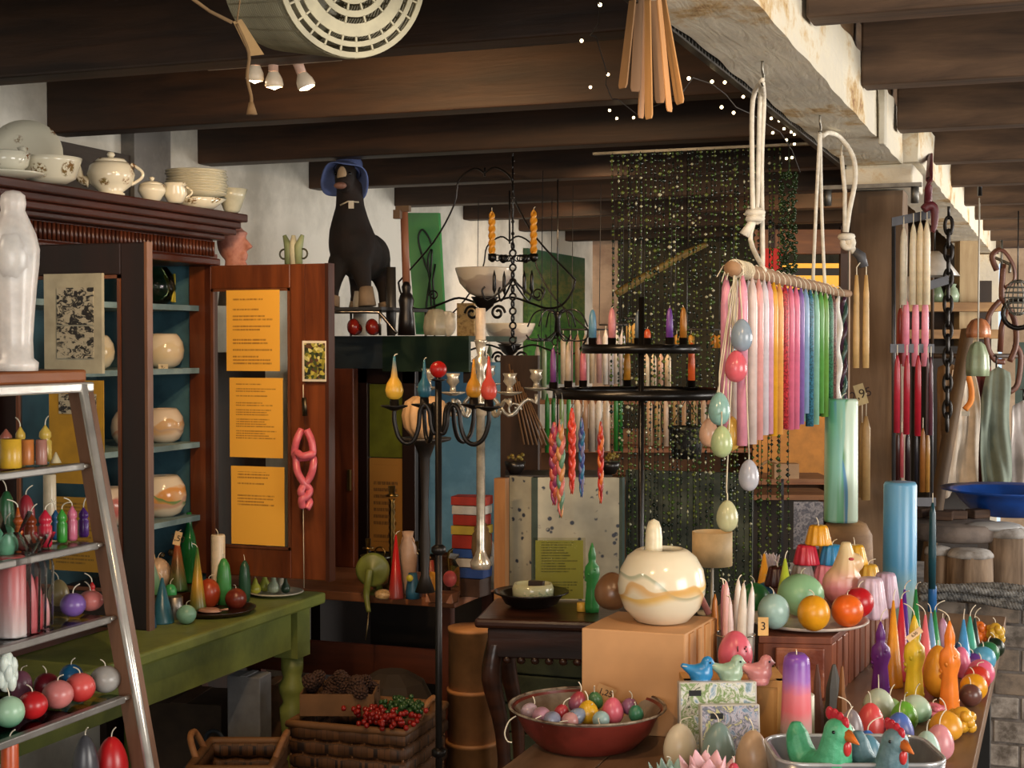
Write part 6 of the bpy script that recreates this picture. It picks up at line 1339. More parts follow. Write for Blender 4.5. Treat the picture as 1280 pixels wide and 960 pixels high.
# eggs and flowers behind the tray
for (kind, px, yt, w_, d, c, lab) in (
    ('egg', 1098, 860, 40, 2.62, 'b4c0ac', 'pale grey green egg candle behind the coral one'), ('egg', 1088, 878, 36, 2.46, ('a83c30', 'cc4a4c'), 'coral red egg candle behind the steel tray'),
    ('egg', 1064, 886, 32, 2.40, '847c80', 'grey mauve egg candle between the white one and coral one'), ('egg', 1058, 902, 32, 2.30, ('d0a8a8', 'b8c4b8', 'b4c0b4'), 'white green egg candle with blush foot'),
    ('egg', 1124, 890, 36, 2.45, ('8a84b8', '4a6cb8'), 'violet blue egg candle with white wick'), ('egg', 1130, 876, 34, 2.56, '6aa838', 'lime green egg candle behind the blue one'),
    ('egg', 1144, 868, 40, 2.62, ('6cb080', 'b4c4b0'), 'pale mint egg candle right of the lime one'), ('egg', 1084, 912, 34, 2.26, ('a8b0b4', '3a6cc0'), 'bright blue egg candle close behind the tray'),
    ('egg', 1158, 913, 36, 2.30, 'a8c4b8', 'icy mint egg candle at the right of the tray'), ('egg', 1174, 905, 36, 2.38, 'd08c94', 'soft pink egg candle at the right of the tray'),
    ('egg', 1182, 888, 42, 2.50, 'd8982c', 'orange yellow egg candle at the table edge'), ('rose', 1166, 878, 34, 2.66, 'd07080', 'pink rosebud candle behind the eggs'),
    ('egg', 1112, 872, 28, 2.70, '8ab078', 'moss green egg candle at the back between mint and grey ones'), ('egg', 1000, 925, 26, 2.2, '486c60', 'x')):
    if lab == 'x': continue
    G(kind, px, yt, w_, d, c, lab, group='egg candles behind the steel tray', wk=.03 if kind == 'egg' else .01)
e = G('rose', 1202, 883, 36, 2.55, 'd8a030', 'honey yellow ruffled flower candle at the table edge', wk=0)
e = G('cone', 1110, 908, 30, 2.36, 'd89830', 'small orange cone flower tip in front of the blue violet egg', wk=0, group=None)
# hen tail shapes
e = G('gherkin', 1084, 920, 40, 2.2, '5c8ca0', 'steel blue wax wing shaped candle between the two hens', group=None, wk=0); e.location.z = TT+.003
# ---- terracotta crate with plate of balls and puddings
c0 = onz(945, 905, TT)
TC = wood('5a2a18', '8a4c30', 'z', .5)
z3 = 1.0; FL = onz(948, 795, z3); FR = onz(1040, 797, z3); BR_ = onz(1113, 739, z3); BL_ = FL+(BR_-FR)
e = thing('slatted_crate', 'reddish brown slatted wooden crate under the plate of ball candles', 'crate', (FL.x, FL.y, TT)); o = e.location
def quad(pts, z0, z1, name, mat, bev=0): return MB(o).prism([(q.x, q.y, z0) for q in pts], (0, 0, z1-z0)).build(name, mat, e, bevel=bev)
quad((FL, FR, BR_, BL_), z3-.014, z3, 'top_board', TC, .002)
sd_ = (BR_-FR); su = sd_.normalized(); fu = (FR-FL).normalized(); inn_ = Vector((-su.y, su.x, 0)); bk_ = Vector((-fu.y, fu.x, 0))*.012
quad((FL, FR, FR+bk_, FL+bk_), TT, z3-.014, 'front_panel', TC); quad((BL_-bk_, BR_-bk_, BR_, BL_), TT, z3-.014, 'rear_panel', TC); quad((FL, FL-inn_*.01, BL_-inn_*.01, BL_), TT, z3-.014, 'side_panel', TC)
ns = 11
for i in range(ns):
    q0 = FR+sd_*((i+.02)/ns); q1 = FR+sd_*((i+.74)/ns); quad((q0, q1, q1+inn_*.009, q0+inn_*.009), TT, z3-.014, 'slat', wood('7a4028', 'b4745a', 'z', .35), .002)
q0 = FR-fu*.105-bk_*.6; q1 = FR-fu*.014-bk_*.6; quad((q0, q1, q1+bk_*.5, q0+bk_*.5), TT+.006, z3-.02, 'front_tile', plaster('9a5c40', '6a3424', .35, .5, 12), .003)
z4 = z3+.001; pc = at(1010, z4, 2.90); R = 76*2.86/F
e = thing('round_plate', 'white rimmed round plate of ball candles on the slatted crate', 'plate', pc); MB().lathe([(R*.6, 0), (R*.95, .006), (R, .010), (R*.99, .013), (R*.93, .011), (1e-5, .005)], 44).build('plate_body', plain('c8bcb0', .25), e)
zp = z4+.012
for (px, yt, w_, d, c, lab) in ((967, 742, 40, 2.80, '9cbcb4', 'pale aqua ball candle at the front left of the plate'), (1001, 717, 58, 2.93, ('98b888', '8ab88c', '88b488'), 'big sage green ball candle at the back of the plate'), (1017, 744, 41, 2.78, 'dc9a1c', 'golden yellow ball candle at the plate front'),
       (1059, 743, 40, 2.82, 'e0661c', 'vivid orange ball candle on the plate'), (1073, 734, 38, 2.92, 'b81c24', 'cherry red ball candle behind the orange one')):
    cnd('ball', px, yt, w_, d, zp-.002, c, lab, 'ball candles on the round plate', wk=.018)
p = at(1055, zp, 3.02); e = thing('hen_shaped_candle', 'pale yellow and pink hen shaped candle with tall neck behind the orange ball', 'candle', p, YAW); k = 3.02/F
m = MB(); m.ball((-2*k, 0, 27*k), (26*k, 20*k, 27*k), 16, 10); m.tube([(0, 0, 40*k), (2*k, 0, 65*k), (2*k, 0, 82*k)], [19*k, 11*k, 6*k], 12); m.ball((12*k, 0, 56*k), (13*k, 11*k, 12*k)); m.build('body', wax(('cc7068', 'd0848a', 'd8b488', 'd8c090')), e, remesh=.003, smooth=2)
m = MB(); m.ball((6*k, -11*k, 62*k), (4*k, 2*k, 2*k), 8, 6); m.build('eye_patch', plain('b83c3c', .4), e)
G('ball', 943, 728, 40, 3.12, '2a6a38', 'dark green ball candle at the left behind the plate', z=z3-.0 if False else TT+.09, group=None)
G('ball', 960, 727, 36, 3.2, '3a6a90', 'slate blue ball candle behind the dark green one', z=TT+.10, group=None)
e = thing('flat_riser', 'small dark plinth under the green and blue ball candles', 'plinth', (at(951, TT, 3.16).x, at(951, TT, 3.16).y, TT)); MB().box((0, 0, .044), (.13, .12, .088)).build('block', plain('2c2420', .5), e)
G('cone', 955, 692, 26, 3.25, 'dc9828', 'orange yellow cone candle behind the ball candles', z=TT+.1, group=None, wk=.01); 
G('cone', 981, 698, 28, 3.05, 'a8b838', 'lime green cone candle left of the grey pudding', z=z3, group=None, side=1)
G('flower', 963, 690, 16, 3.4, 'c4b4b8', 'pale lilac tulip top candle far behind the plate', z=TT+.14, group=None, wk=0)
# puddings: raised white plate then pyramid
zq = 1.032; rc = at(1040, z3, 3.2); e = thing('raised_board', 'low reddish board raising the pudding candles on the crate', 'riser', (rc.x, rc.y, z3), YAW); MB().box((-.015, 0, (zq-z3)/2-.0005), (.235, .055, zq-z3-.002)).build('block', TC, e)
DP = 3.2; rowh = 24.5*DP/F
def pud(px, row, col, lab, d=DP): return cnd('pudding', px, 0, 32, d, zq+row*rowh, col, lab, 'pudding shaped candles stacked on the crate', h=rowh-.001, wk=.02)
pud(972, 0, '3c1410', 'chocolate brown pudding candle at the left of the pyramid', 3.17); pud(1003, 0, '8c8480', 'mushroom grey pudding candle in the lower row'); pud(1031, 0, 'd07884', 'pink pudding candle in the lower row'); pud(1058, 0, '7a9a58', 'sage pudding candle hidden behind the hen neck', 3.26); pud(1085, 0, 'd8a838', 'mustard yellow pudding candle at the right of the lower row')
pud(1008, 1, 'c0283c', 'raspberry red pudding candle in the middle row'); pud(1040, 1, '2f88bc', 'turquoise blue pudding candle in the middle row'); pud(1068, 1, 'dca82c', 'sunny yellow pudding candle in the middle row, right'); pud(1023, 2, 'dc9c20', 'golden pudding candle topping the pyramid')
G('pudding', 1088, 722, 42, 2.98, 'c8b0c0', 'lilac white pudding candle at the right end of the crate', z=z3, group=None, wk=0); G('pudding', 1107, 716, 34, 3.1, 'c4a8bc', 'second lilac pudding candle behind at the crate corner', z=z3, group=None, wk=0)
tagcard(954, 783, 2.66, 13, 23, 'upright price tag in front of the plate of balls', 0, '3', 'd8ac6c')
# cones and figures at the right end
for (kind, px, yt, yb, w_, c, lab) in (
    ('figure', 1100, 776, 872, 24, '64287c', 'purple moulded statuette candle standing by the slats'), ('figure', 1142, 768, 884, 26, 'e0bc2c', 'yellow moulded statuette candle with a price tag'), ('figure', 1186, 775, 893, 26, 'e88028', 'tall orange moulded statuette candle'),
    ('cone', 1116, 750, 858, 26, 'dc9428', 'amber slim cone candle right of the purple statuette'), ('cone', 1126, 748, 850, 24, ('d84c58', 'c02030'), 'scarlet slim cone candle'), ('cone', 1130, 736, 838, 24, '582c8c', 'violet slim cone candle'),
    ('cone', 1144, 736, 836, 24, '2a7a40', 'bottle green slim cone candle'), ('cone', 1156, 768, 856, 26, ('d0504c', 'd87078'), 'rosy red slim cone candle right of the yellow statuette'), ('cone', 1163, 766, 846, 24, '6890b4', 'steel blue slim cone candle'),
    ('cone', 1168, 762, 828, 22, '348a50', 'green slim cone candle behind the steel blue one'), ('egg', 1172, 806, 872, 36, 'dc9428', 'tall orange yellow egg candle left of the orange statuette'), ('cone', 1204, 774, 842, 26, '4890c4', 'sky blue cone candle behind the orange statuette'),
    ('cone', 1212, 770, 832, 26, '48a48c', 'teal green cone candle'), ('egg', 1201, 808, 848, 24, 'd87090', 'pink egg candle right of the orange statuette'), ('bullet', 1178, 772, 826, 18, 'bc8ca8', 'mauve ribbed candle at the back'), ('cone', 1218, 772, 822, 20, '2c3c38', 'black green cone candle at the back')):
    d = (CZ-TT)*F/(yb-430); cnd(kind, px, yt, w_, d, TT, c, lab, 'cone and figure candles at the far end', wk=.03 if kind in ('cone', 'figure') else .012)
tagcard(1143, 793, 2.66, 22, 8, 'slanted paper tag on the yellow statuette candle', .65, '6,50', 'dcb88c')
for (kind, px, yt, w_, c, lab) in (('rose', 1224, 776, 24, 'dc7028', 'orange owl shaped candle at the far table edge'), ('rose', 1244, 778, 24, 'd0a430', 'golden shaggy owl shaped candle at the far corner'),
    ('ball', 1243, 797, 25, '182818', 'black green ball candle at the far table edge'), ('ball', 1235, 802, 28, '30744a', 'forest green ball candle along the edge'), ('ball', 1229, 808, 31, '5ca4c4', 'aqua blue ball candle along the edge'),
    ('ball', 1226, 824, 34, 'dc6888', 'hot pink ball candle along the edge'), ('ball', 1221, 832, 33, 'c43828', 'brick red ball candle along the edge'), ('ball', 1217, 842, 34, 'e09c20', 'orange yellow ball candle along the edge'), ('ball', 1213, 855, 28, '644038', 'chocolate brown egg candle nearest on the edge row'), ('ball', 1216, 816, 26, '643884', 'purple ball candle behind the pink one'), ('ball', 1203, 800, 20, '3468ac', 'royal blue ball candle among the cone candles')):
    d = (CZ-TT)*F/(yt+w_*(1.12 if kind == 'rose' else 1.0)-430); cnd(kind, px, yt, w_, d, TT, c, lab, 'ball candles along the right table edge', wk=.015)
# blue pillar, stump and marbled pillar
G('pillar', 1124, 600, 42, 3.42, ('8a9a88', '86a098', '4c90b8', '5a9cc4', '6aa4c4'), 'thick sky blue pillar candle with greenish foot', group=None, wk=0)
p = at(1057, TT, 3.62); e = thing('wooden_stump', 'rounded brown wooden block carrying the marbled pillar candle', 'block', p, YAW); h = P(1057, 650, 3.62).z-TT; rr_ = 33*3.62/F
MB().lathe([(rr_*1.08, 0), (rr_*1.02, h*.6), (rr_*.98, h*.85), (rr_*.75, h*.97), (rr_*.5, h), (1e-5, h)], 30, sy=.7).build('block', wood('6a4a2c', 'a07c54', 'x', .6), e)
e = cnd('pillar', 1051, 497, 42, 3.6, TT+h-.001, '', 'tall marbled pillar candle in green, blue and cream on the wooden block', mat=marbled('c8dcc8', ('2f8a4c', '3a88c0', '5cb490', '8cc4b8'), 2.6, .3, .11, True, 1.7), wk=.02)
# ================================================================ HANGING FROM THE WHITE BEAM
ROPE = plain('e4dccb', .8, 0, .1, 60, .1)
RX = -.557; ry0, ry1 = 2.60, 4.12; rz = 1.686
e = thing('driftwood_rod', 'long pale driftwood rod hung from ropes, carrying rows of coloured tapers', 'rod', (RX, (ry0+ry1)/2, rz)); o = e.location
MB(o).tube([(RX, ry0+(ry1-ry0)*t/10, rz+random.uniform(-.002, .002)) for t in range(11)], [.0135, .014, .0135, .013, .0125, .012, .0115, .012, .011, .0105, .010], 12).build('rod_body', wood('8a6444', 'b08c68', 'y', .8), e)
def rope(name, pts, r, lab=None, parent=None, off=None):
    m = MB(off or (0, 0, 0)); 
    n = 10
    o_ = m.tube(pts, r, n).build(name, ROPE, parent); return o_
def hook(px, py, lab):
    p = onx(px, py, RX); e = thing('ceiling_hook', lab, 'hook', p); z = 2.10-p.z
    MB().tube([(0, 0, z), (0, 0, .012), (0, .011, .004), (0, .013, -.008), (0, .004, -.016), (0, -.008, -.010)], .0028, 6).build('hook_body', metal('a8a498', .4), e); return p
h1 = hook(953, 96, 'white screw hook in the beam holding the first rope loop'); h2 = hook(1025, 160, 'screw hook in the beam holding the second rope loop')
e = thing('hanging_rope', 'thick off-white knotted rope loop holding the near half of the rod', 'rope', h1); o = e.location
y1 = onx(948, 330, RX).y
MB(o).tube([h1+Vector((.002, -.01, -.008)), P(941, 125, 2.98), P(940, 200, 2.96), P(941, 262, 2.95)], .0048, 10).tube([h1+Vector((0, .004, -.012)), P(950, 125, 3.0), P(948, 200, 2.99), P(946, 262, 2.97), P(938, 300, 2.96), (RX+.012, y1, rz+.005)], .0048, 10).tube([h1+Vector((-.002, .012, -.01)), P(955, 130, 3.01), P(952, 210, 3.0), P(953, 345, 2.99), (RX-.014, y1+.03, rz-.008)], .0048, 10).build('strands', ROPE, e)
m = MB(o); c_ = P(944, 266, 2.96); m.ring(c_, .014, .007, 14, 8, 'z'); m.ring(c_+Vector((0, 0, -.012)), .013, .007, 14, 8, 'z'); m.ring(c_+Vector((.002, 0, -.006)), .011, .007, 14, 8, 'y'); m.tube([c_+Vector((0, 0, -.01)), c_+Vector((-.012, -.008, -.03)), c_+Vector((-.02, -.01, -.045))], [.009, .008, .011], 8); m.build('knot', ROPE, e)
e = thing('hanging_rope', 'slimmer off-white rope loop holding the far half of the rod', 'rope', h2); o = e.location
MB(o).tube([h2+Vector((0, -.004, -.012)), P(1020, 260, 3.68), P(1016, 355, 3.66)], .0042, 8).tube([h2+Vector((0, .004, -.012)), P(1027, 260, 3.7), P(1031, 355, 3.7), P(1034, 372, 3.66)], .0042, 8).build('strands', ROPE, e)
e = thing('knotted_rope', 'off-white rope looping from the hook to a fat knot with a grey ring', 'rope', P(1045, 170, 3.8)); o = e.location; DR = 3.85
MB(o).tube([P(1028, 170, 3.72), P(1036, 166, 3.78), P(1050, 172, DR), P(1066, 195, DR), P(1069, 225, DR), P(1062, 262, DR), P(1058, 290, DR)], .0062, 10).tube([P(1052, 195, DR), P(1056, 240, DR), P(1056, 290, DR)], .0055, 10).tube([P(1052, 195, DR), onx(1052, 182, -.56)], .003, 6).build('strands', ROPE, e)
m = MB(o); c_ = P(1058, 296, DR); m.ring(c_, .014, .009, 14, 8, 'z'); m.ring(c_+Vector((.004, 0, -.016)), .012, .009, 14, 8, 'y'); m.tube([c_, P(1065, 310, DR), P(1068, 316, DR)], [.012, .009, .008], 8); m.build('knot', ROPE, e)
MB(o).tube([P(1068, 314, DR), P(1076, 320, DR), P(1080, 334, DR)], [.011, .014, .012], 12).build('grey_toggle', plain('4c4c50', .5), e)
for px, lab in ((1070, 'left one of a pair of beeswax tapers hanging on the brown post'), (1082, 'right one of a pair of beeswax tapers hanging on the brown post')):
    d = 3.85; h = 116*d/F; p = P(px, 460, d); e = thing('beeswax_taper', lab, 'candle', p, 0, 'pair of beeswax tapers'); MB().lathe([(.0085, 0), (.0088, h*.3), (.0075, h*.8), (.004, h)], 14).build('body', wax('cca870', .5), e); MB().tube([(0, 0, h-.004), (.0, 0, h+.02), (( 1077-px)*d/F*.6, 0, h+.032)], .0014, 5).build('wick', wickm(), e)
for px, yt, yb, w_, d, lab in ((1082, 520, 625, 11, 4.5, 'wider tan taper hanging low on the post front'), (1077, 528, 622, 7, 4.52, 'second tan taper half hidden behind the marbled pillar')):
    h = (yb-yt)*d/F; e = thing('beeswax_taper', lab, 'candle', P(px, yb, d)); MB().lathe([(w_/2*d/F, 0), (w_/2*d/F, h*.85), (.004, h)], 14).build('body', wax('a88a5c', .5), e); MB().tube([(0, 0, h-.003), (0, 0, h+.07)], .0012, 5).build('wick', wickm(), e)
tagcard(1076, 493, 4.45, 13, 26, 'cream paper tag pinned above the low tan tapers', .3, '2,95', 'b0a078')
# coloured tapers in pairs over the rod
TAP = [('pale pink', 'd890a4', 0), ('white', 'd4c4c0', 0), ('blush', 'dc9c98', 0), ('pearl lilac', 'd0c8d0', 0), ('light rose', 'd49aac', 0), ('golden yellow', 'dca028', 0), ('apricot', 'e0a050', 0), ('glittering red', 'c83840', 1), ('candy pink', 'd86c88', 0),
       ('rose pink', 'dc7494', 0), ('lavender', '8464a8', 0), ('baby blue', '8aa8cc', 0), ('steel teal', '3c7c94', 1), ('mint', '88bca4', 0), ('spring green', '5c9c48', 0), ('leaf green', '6ca048', 0), ('sea green speckled', '3c7c5c', 1), ('dusty brown', '845c54', 1), ('white twisted', 'd4d0c8', 2), ('dark plum twisted', '3c2034', 3)]
PX = [926, 938, 946, 953, 959, 965, 972, 979, 986, 993, 999, 1005, 1011, 1018, 1024, 1030, 1036, 1040, 1046, 1053]
for i, (nm, col, k) in enumerate(TAP):
    q = onx(PX[i], 350, RX+.012); y = q.y
    y = min(y, ry1-.02)
    for s in (0, 1):
        L = random.uniform(.295, .31) - (.02 if i in (11, 14, 16) else 0) + (0 if i < 17 else -.02); rd = .0098 if i < 5 else .0092
        x = RX + (.0155 if s == 0 else -.0155); z0 = rz - .014 - L
        e = thing('hanging_taper', '%s taper, %s pair from the near end of the rod, %s side' % (nm, ORD[i], ('right', 'left')[s]), 'candle', (x, y + s*.004, z0), 0, 'coloured tapers hanging over the rod')
        if k == 3:
            for ph in (0, math.pi): MB().tube([(.006*math.cos(ph+t*.9), .006*math.sin(ph+t*.9), L*t/20) for t in range(21)], .0055, 7).build('twist', wax(('3c1c34', '2c5048')[int(ph > 1)]), e)
        elif k == 2: MB().tube([(.004*math.cos(t*.9), .004*math.sin(t*.9), L*t/20) for t in range(21)], [.009]*18+[.008, .006, .003], 9).build('body', wax(col), e)
        else: MB().lathe([(rd, 0), (rd, L*.82), (rd*.8, L*.93), (.002, L)], 12).build('body', glitter(col, shade(col, .6)) if k == 1 else wax(col), e)
        MB().tube([(0, 0, L-.004), (0, 0, L+.012), ((RX-x)*.75, 0, L+.026), ((RX-x)*1.0, 0, L+.0285)], .0011, 5).build('wick', wickm(), e)
# second, lower row seen at the bottom
for i, (px, yb, nm, col) in enumerate(((962, 527, 'vermilion', 'd83c20'), (968, 526, 'bright red', 'c82c2c'), (1007, 517, 'sky blue', '4c98c0'), (1027, 520, 'emerald', '4c9c60'), (1013, 524, 'aqua', '8cc4b8'))):
    d = (3.02, 3.06, 3.42, 3.62, 3.5)[i]; h = 150*d/F; p = P(px, yb, d); e = thing('hanging_taper', nm + ' taper hanging lower, its foot showing below the others', 'candle', p); MB().lathe([(.0092, 0), (.0092, h*.85), (.002, h)], 12).build('body', wax(col), e)
    MB().tube([(0, 0, h), (0, 0, rz-p.z)], .001, 4).build('wick', wickm(), e)
# egg candles on strings at the near end
STR = plain('d0c4a8', .8)
for (px, yc, w_, h_, sx, col, lab) in ((927, 419, 27, 41, 925, '8c9cac', 'pale blue grey egg candle, highest on the strings'), (920, 458, 28, 40, 921, 'd0606c', 'coral pink egg candle hanging below the pale blue one'), (899, 511, 27, 42, 901, '84aca4', 'duck egg green egg candle on the left string'),
      (886, 541, 24, 36, 899, 'c49c80', 'peach brown egg candle half hidden behind others'), (902, 552, 27, 40, 904, 'a8b888', 'mint yellow egg candle in the middle cluster'), (914, 542, 24, 44, 910, 'd0aa50', 'mustard yellow egg candle at the right of the cluster'), (936, 594, 25, 40, 935, 'b4b4bc', 'white egg candle hanging on its own at the right'), (909, 645, 27, 40, 909, 'b8b890', 'pale lime egg candle, lowest on the strings'), (912, 430, 14, 40, 911, '3c5c7c', 'slim navy egg candle behind the pale blue one')):
    d = 2.62 + (.05 if w_ < 26 else 0) - (.04 if lab.startswith('mint') else 0); k = d/F; h = h_*k; p = P(px, yc+h_/2, d)
    e = thing('hanging_egg_candle', lab, 'candle', p, 0, 'egg candles on strings'); MB().lathe(eggprof(h, w_/2*k), 24).build('body', wax(col, .25), e)
    top = Vector((RX+.004, ry0+.01+.002*(sx-900), rz-.013)); MB(p).tube([p+Vector((0, 0, h-.003)), p+Vector((0, 0, h+.01)), (top+p)/2+Vector((0, 0, (h)*.5)) if False else P(sx, max(350, yc-60), 2.62), top], .0013, 5).build('string', STR, e)
e = thing('string_tangle', 'tied bunch of cream string wound round the near end of the rod', 'string', (RX, ry0+.06, rz)); m = MB()
for i in range(9): m.ring((0, -.03+.013*i, 0), .0155, .0014, 14, 4, 'y')
for q in ((902, 352), (896, 346), (908, 350), (916, 358)): 
    t = P(q[0], q[1], 2.62)-e.location; m.tube([(0, -.05, .0), ((t.x)*.7, t.y*.7, .004), t], .0012, 4)
m.build('winding', STR, e)
# ---- steel frames with tapers right of the post
SF = plain('4c4c50', .45, .6); DF = 4.45
fr = thing('steel_rack', 'grey steel ladder frame with three bars for hanging tapers, right of the post', 'rack', P(1140, 270, DF)); o = fr.location
def bar(y0, y1, px0, px1, d0=DF, d1=DF): return MB(o).prism([P(px0, y0, d0), P(px1, y1, d1), P(px1, y1+11, d1), P(px0, y0+11, d0)], fw*.006).build('bar', SF, fr)
bar(272, 262, 1115, 1163); bar(430, 430, 1113, 1168); bar(622, 622, 1125, 1170); bar(352, 344, 1160, 1186, DF, DF)
MB(o).tube([P(1117, 275, DF+.02), P(1117, 640, DF+.02)], .006, 6).tube([P(1165, 440, DF+.02), P(1165, 640, DF+.02)], .004, 6).build('upright', SF, fr)
def ft(px, yt, yb, w_, col, lab, d, group): 
    h = (yb-yt)*d/F; p = P(px, yb, d); e = thing('frame_taper', lab, 'candle', p, 0, group); r = w_/2*d/F; MB().lathe([(r, 0), (r, h*.72), (r*.85, h*.88), (r*.5, h*.96), (r*.2, h)], 14).build('body', wax(col), e); MB().tube([(0, 0, h-.003), (0, 0, h+13*d/F)], .0013, 5).build('wick', wickm(), e)
for i, px in enumerate((1129, 1141, 1150, 1158)): ft(px, (284, 280, 278, 276)[i], 381, 9, ('e0d8c4', 'ece0c4', 'ecdab4', 'f0e2c4')[i], 'cream taper, %s from the left on the steel frame' % ORD[i], DF-.03-.01*i, 'cream tapers on the steel frame')
for i, px in enumerate((1132, 1144, 1156)): ft(px, 374, 458, 9, ('dc849c', 'e490a4', 'e898ac')[i], 'pink glossy taper, %s from the left under the cream ones' % ORD[i], DF+.01, 'pink tapers on the steel frame')
ft(1125, 385, 455, 9, 'a84838', 'rust red taper at the back left of the steel frame', DF+.05, None)
for i, px in enumerate((1121, 1133, 1147)): ft(px, 444, (541, 543, 545)[i], 8, ('b02c40', 'a82438', 'a81c30')[i], 'crimson taper, %s from the left on the middle bar' % ORD[i], DF-.04, 'crimson tapers on the steel frame')
ft(1163, 446, 544, 5, '5c3440', 'thin dark plum taper at the right of the middle bar', DF-.03, None); ft(1159, 446, 544, 4, '7c6c70', 'thin grey taper beside the dark plum one', DF-.02, None)
for i, (px, yb, c, nm) in enumerate(((1122, 600, '3c1c1c', 'dark maroon'), (1127, 597, 'b05058', 'dusty rose'), (1134, 600, '2c1c20', 'black brown'), (1145, 604, '24242c', 'near black'), (1153, 615, '94602c', 'bronze gold'), (1159, 615, 'a87c3c', 'pale gold'))): ft(px, 540 if i != 4 else 535, yb, (5, 5, 6, 5, 7, 6)[i], c, nm + ' taper on the lowest bar of the steel frame', DF+.06, None)
e = thing('teal_taper', 'dark teal taper hanging below the steel frame beside the blue pillar', 'candle', P(1165, 736, 4.3)); k = 4.3/F; MB().lathe([(.010, 0), (.0115, .1), (.009, .22), (.003, 108*k)], 14).build('body', wax('1c4854'), e); MB().tube([(0, 0, 107*k), (0, 0, 120*k)], .0013, 5).build('wick', wickm(), e)
e = thing('blue_taper', 'royal blue taper showing below the teal one', 'candle', P(1165, 790, 4.35)); MB().lathe([(.013, 0), (.0125, .13), (.01, .14)], 14).build('body', wax('2464a4'), e)
e = thing('maroon_rope', 'thick maroon rope knotted over the top of the steel frame', 'rope', P(1161, 215, 4.4)); o = e.location; D4 = 4.38
MB(o).tube([onx(1163, 185, -.463), P(1162, 215, D4), P(1160, 250, D4), P(1161, 262, D4)], [.008, .010, .012, .010], 10).tube([P(1154, 262, D4), P(1162, 257, D4), P(1168, 262, D4), P(1168, 280, D4), P(1166, 290, D4)], [.012, .015, .013, .010, .006], 10).build('rope_body', wax('5c1c24', .5), e)
# black iron chain
e = thing('iron_chain', 'heavy black iron chain hanging from the white beam at the right', 'chain', onx(1186, 262, -.45)); dch = (e.location-C0).dot(RM @ Vector((0, 0, -1))); k = dch/F
MB().tube([(0, 0, .05), (0, 0, -.04)], .006, 6).build('staple', BLK, e)
n_l = 13; pitch = 20.5*k*.8; h_l = 11*k
li = {}
zz_ = -.04
for i in range(16):
    ax = i % 2; zc_ = zz_ - h_l*.7 - i*pitch
    if ax not in li:
        pts = []
        for t in range(16):
            a = 2*math.pi*t/16; x = 6*k*.75*math.cos(a); z = h_l*math.sin(a); pts.append((x, 0, z) if ax == 0 else (0, x, z))
        li[ax] = MB().tube(pts, .0075, 7, closed=True).build('link', plain('1e1916', .4, .5), e); li[ax].location = (0, 0, zc_)
    else: c = li[ax].copy(); COL.objects.link(c); c.location = (0, 0, zc_)
# ---- thin wooden sticks hanging at the top centre
e = thing('wooden_lath_bunch', 'bunch of thin pale brown wooden slats hanging from the ceiling', 'slats', P(812, -30, 2.35)); D5 = 2.35; o = e.location; MB(o).tube([P(812, -24, D5), P(812, -36, D5)], .012, 8).tube([P(812, -34, D5), (o.x, o.y, 2.36)], .002, 5).build('cord', plain('c8b490', .8), e)
for i, (x0, y0, x1, y1, w_, dd, c) in enumerate(((795, -30, 779, 111, 15, -.02, '7a5c3c'), (800, -30, 794, 115, 13, .0, '6a5038'), (806, -30, 800, 148, 12, .012, '8a6440'), (810, -30, 812, 149, 13, -.014, '9a7448'), (815, -30, 825, 129, 13, .02, '84603c'), (820, -30, 836, 140, 12, -.012, 'a87c50'), (824, -30, 851, 130, 15, .0, '9a7448'), (809, -30, 806, 120, 10, .03, '6a4c30'))):
    a = P(x0, y0, D5+dd); b = P(x1, y1, D5+dd*1.8); k = D5/F; ax = (b-a).normalized(); sd = right*math.cos(.9*(i % 3-1)) + fw*math.sin(.9*(i % 3-1)); sd = (sd - ax*sd.dot(ax)).normalized(); nr = ax.cross(sd).normalized()*.0028
    wt, wb = sd*w_*k*.35, sd*w_*k*.5
    MB(o).prism([a-wt, a+wt, b+wb-ax*.006, b+wb*.7, b-wb*.7, b-wb-ax*.006], nr).build('slat', wood(shade(c, 1.0), shade(c, 1.35), 'z', .6, 3, .1), e, bevel=.0006)
# ---- cream plastic slotted lampshade / basket at the top
e = thing('slotted_basket', 'cream round slotted basket hanging sideways near the ceiling spots', 'basket', P(442, -30, 2.45)); k = 2.45/F
IV = plain('c8bc94', .45); R = 100*k; ax_ = (right*.50 - fw*.85 + Vector((0, 0, -.16))).normalized()
M_ = ax_.to_track_quat('Z', 'Y').to_matrix().to_4x4()
def disc_ring(r0, r1, z=0, t=.004):
    m = MB(); m.xf = M_; m.lathe([(r0, z-t), (r1, z-t), (r1, z), (r0, z), (r0, z-t)], 56, capb=False, capt=False, smooth=False); return m
for (a, b, nm) in ((.93, 1.0, 'outer_ring'), (.80, .865, 'middle_ring'), (.58, .74, 'broad_ring'), (.42, .50, 'inner_ring'), (.24, .34, 'hub_ring')): disc_ring(R*a, R*b).build(nm, IV, e)
m = MB(); m.xf = M_
for i in range(26):
    a = 2*math.pi*i/26; c, s = math.cos(a), math.sin(a)
    m.box((R*.9*c, R*.9*s, -.002), (R*.08, .0032, .004), a); m.box((R*.77*c, R*.77*s, -.002), (R*.08, .0032, .004), a)
    if i % 2: m.box((R*.54*c, R*.54*s, -.002), (R*.1, .003, .004), a); m.box((R*.38*c, R*.38*s, -.002), (R*.1, .003, .004), a)
stuffpart(m.build('slot_ribs', IV, e))
m = MB(); m.xf = M_
for j in range(27): m.ring((0, 0, -.012-.011*j), R*(1-.004*j), .0022, 48, 5)
stuffpart(m.build('side_wires', plain('8c8468', .6), e)); m = MB(); m.xf = M_
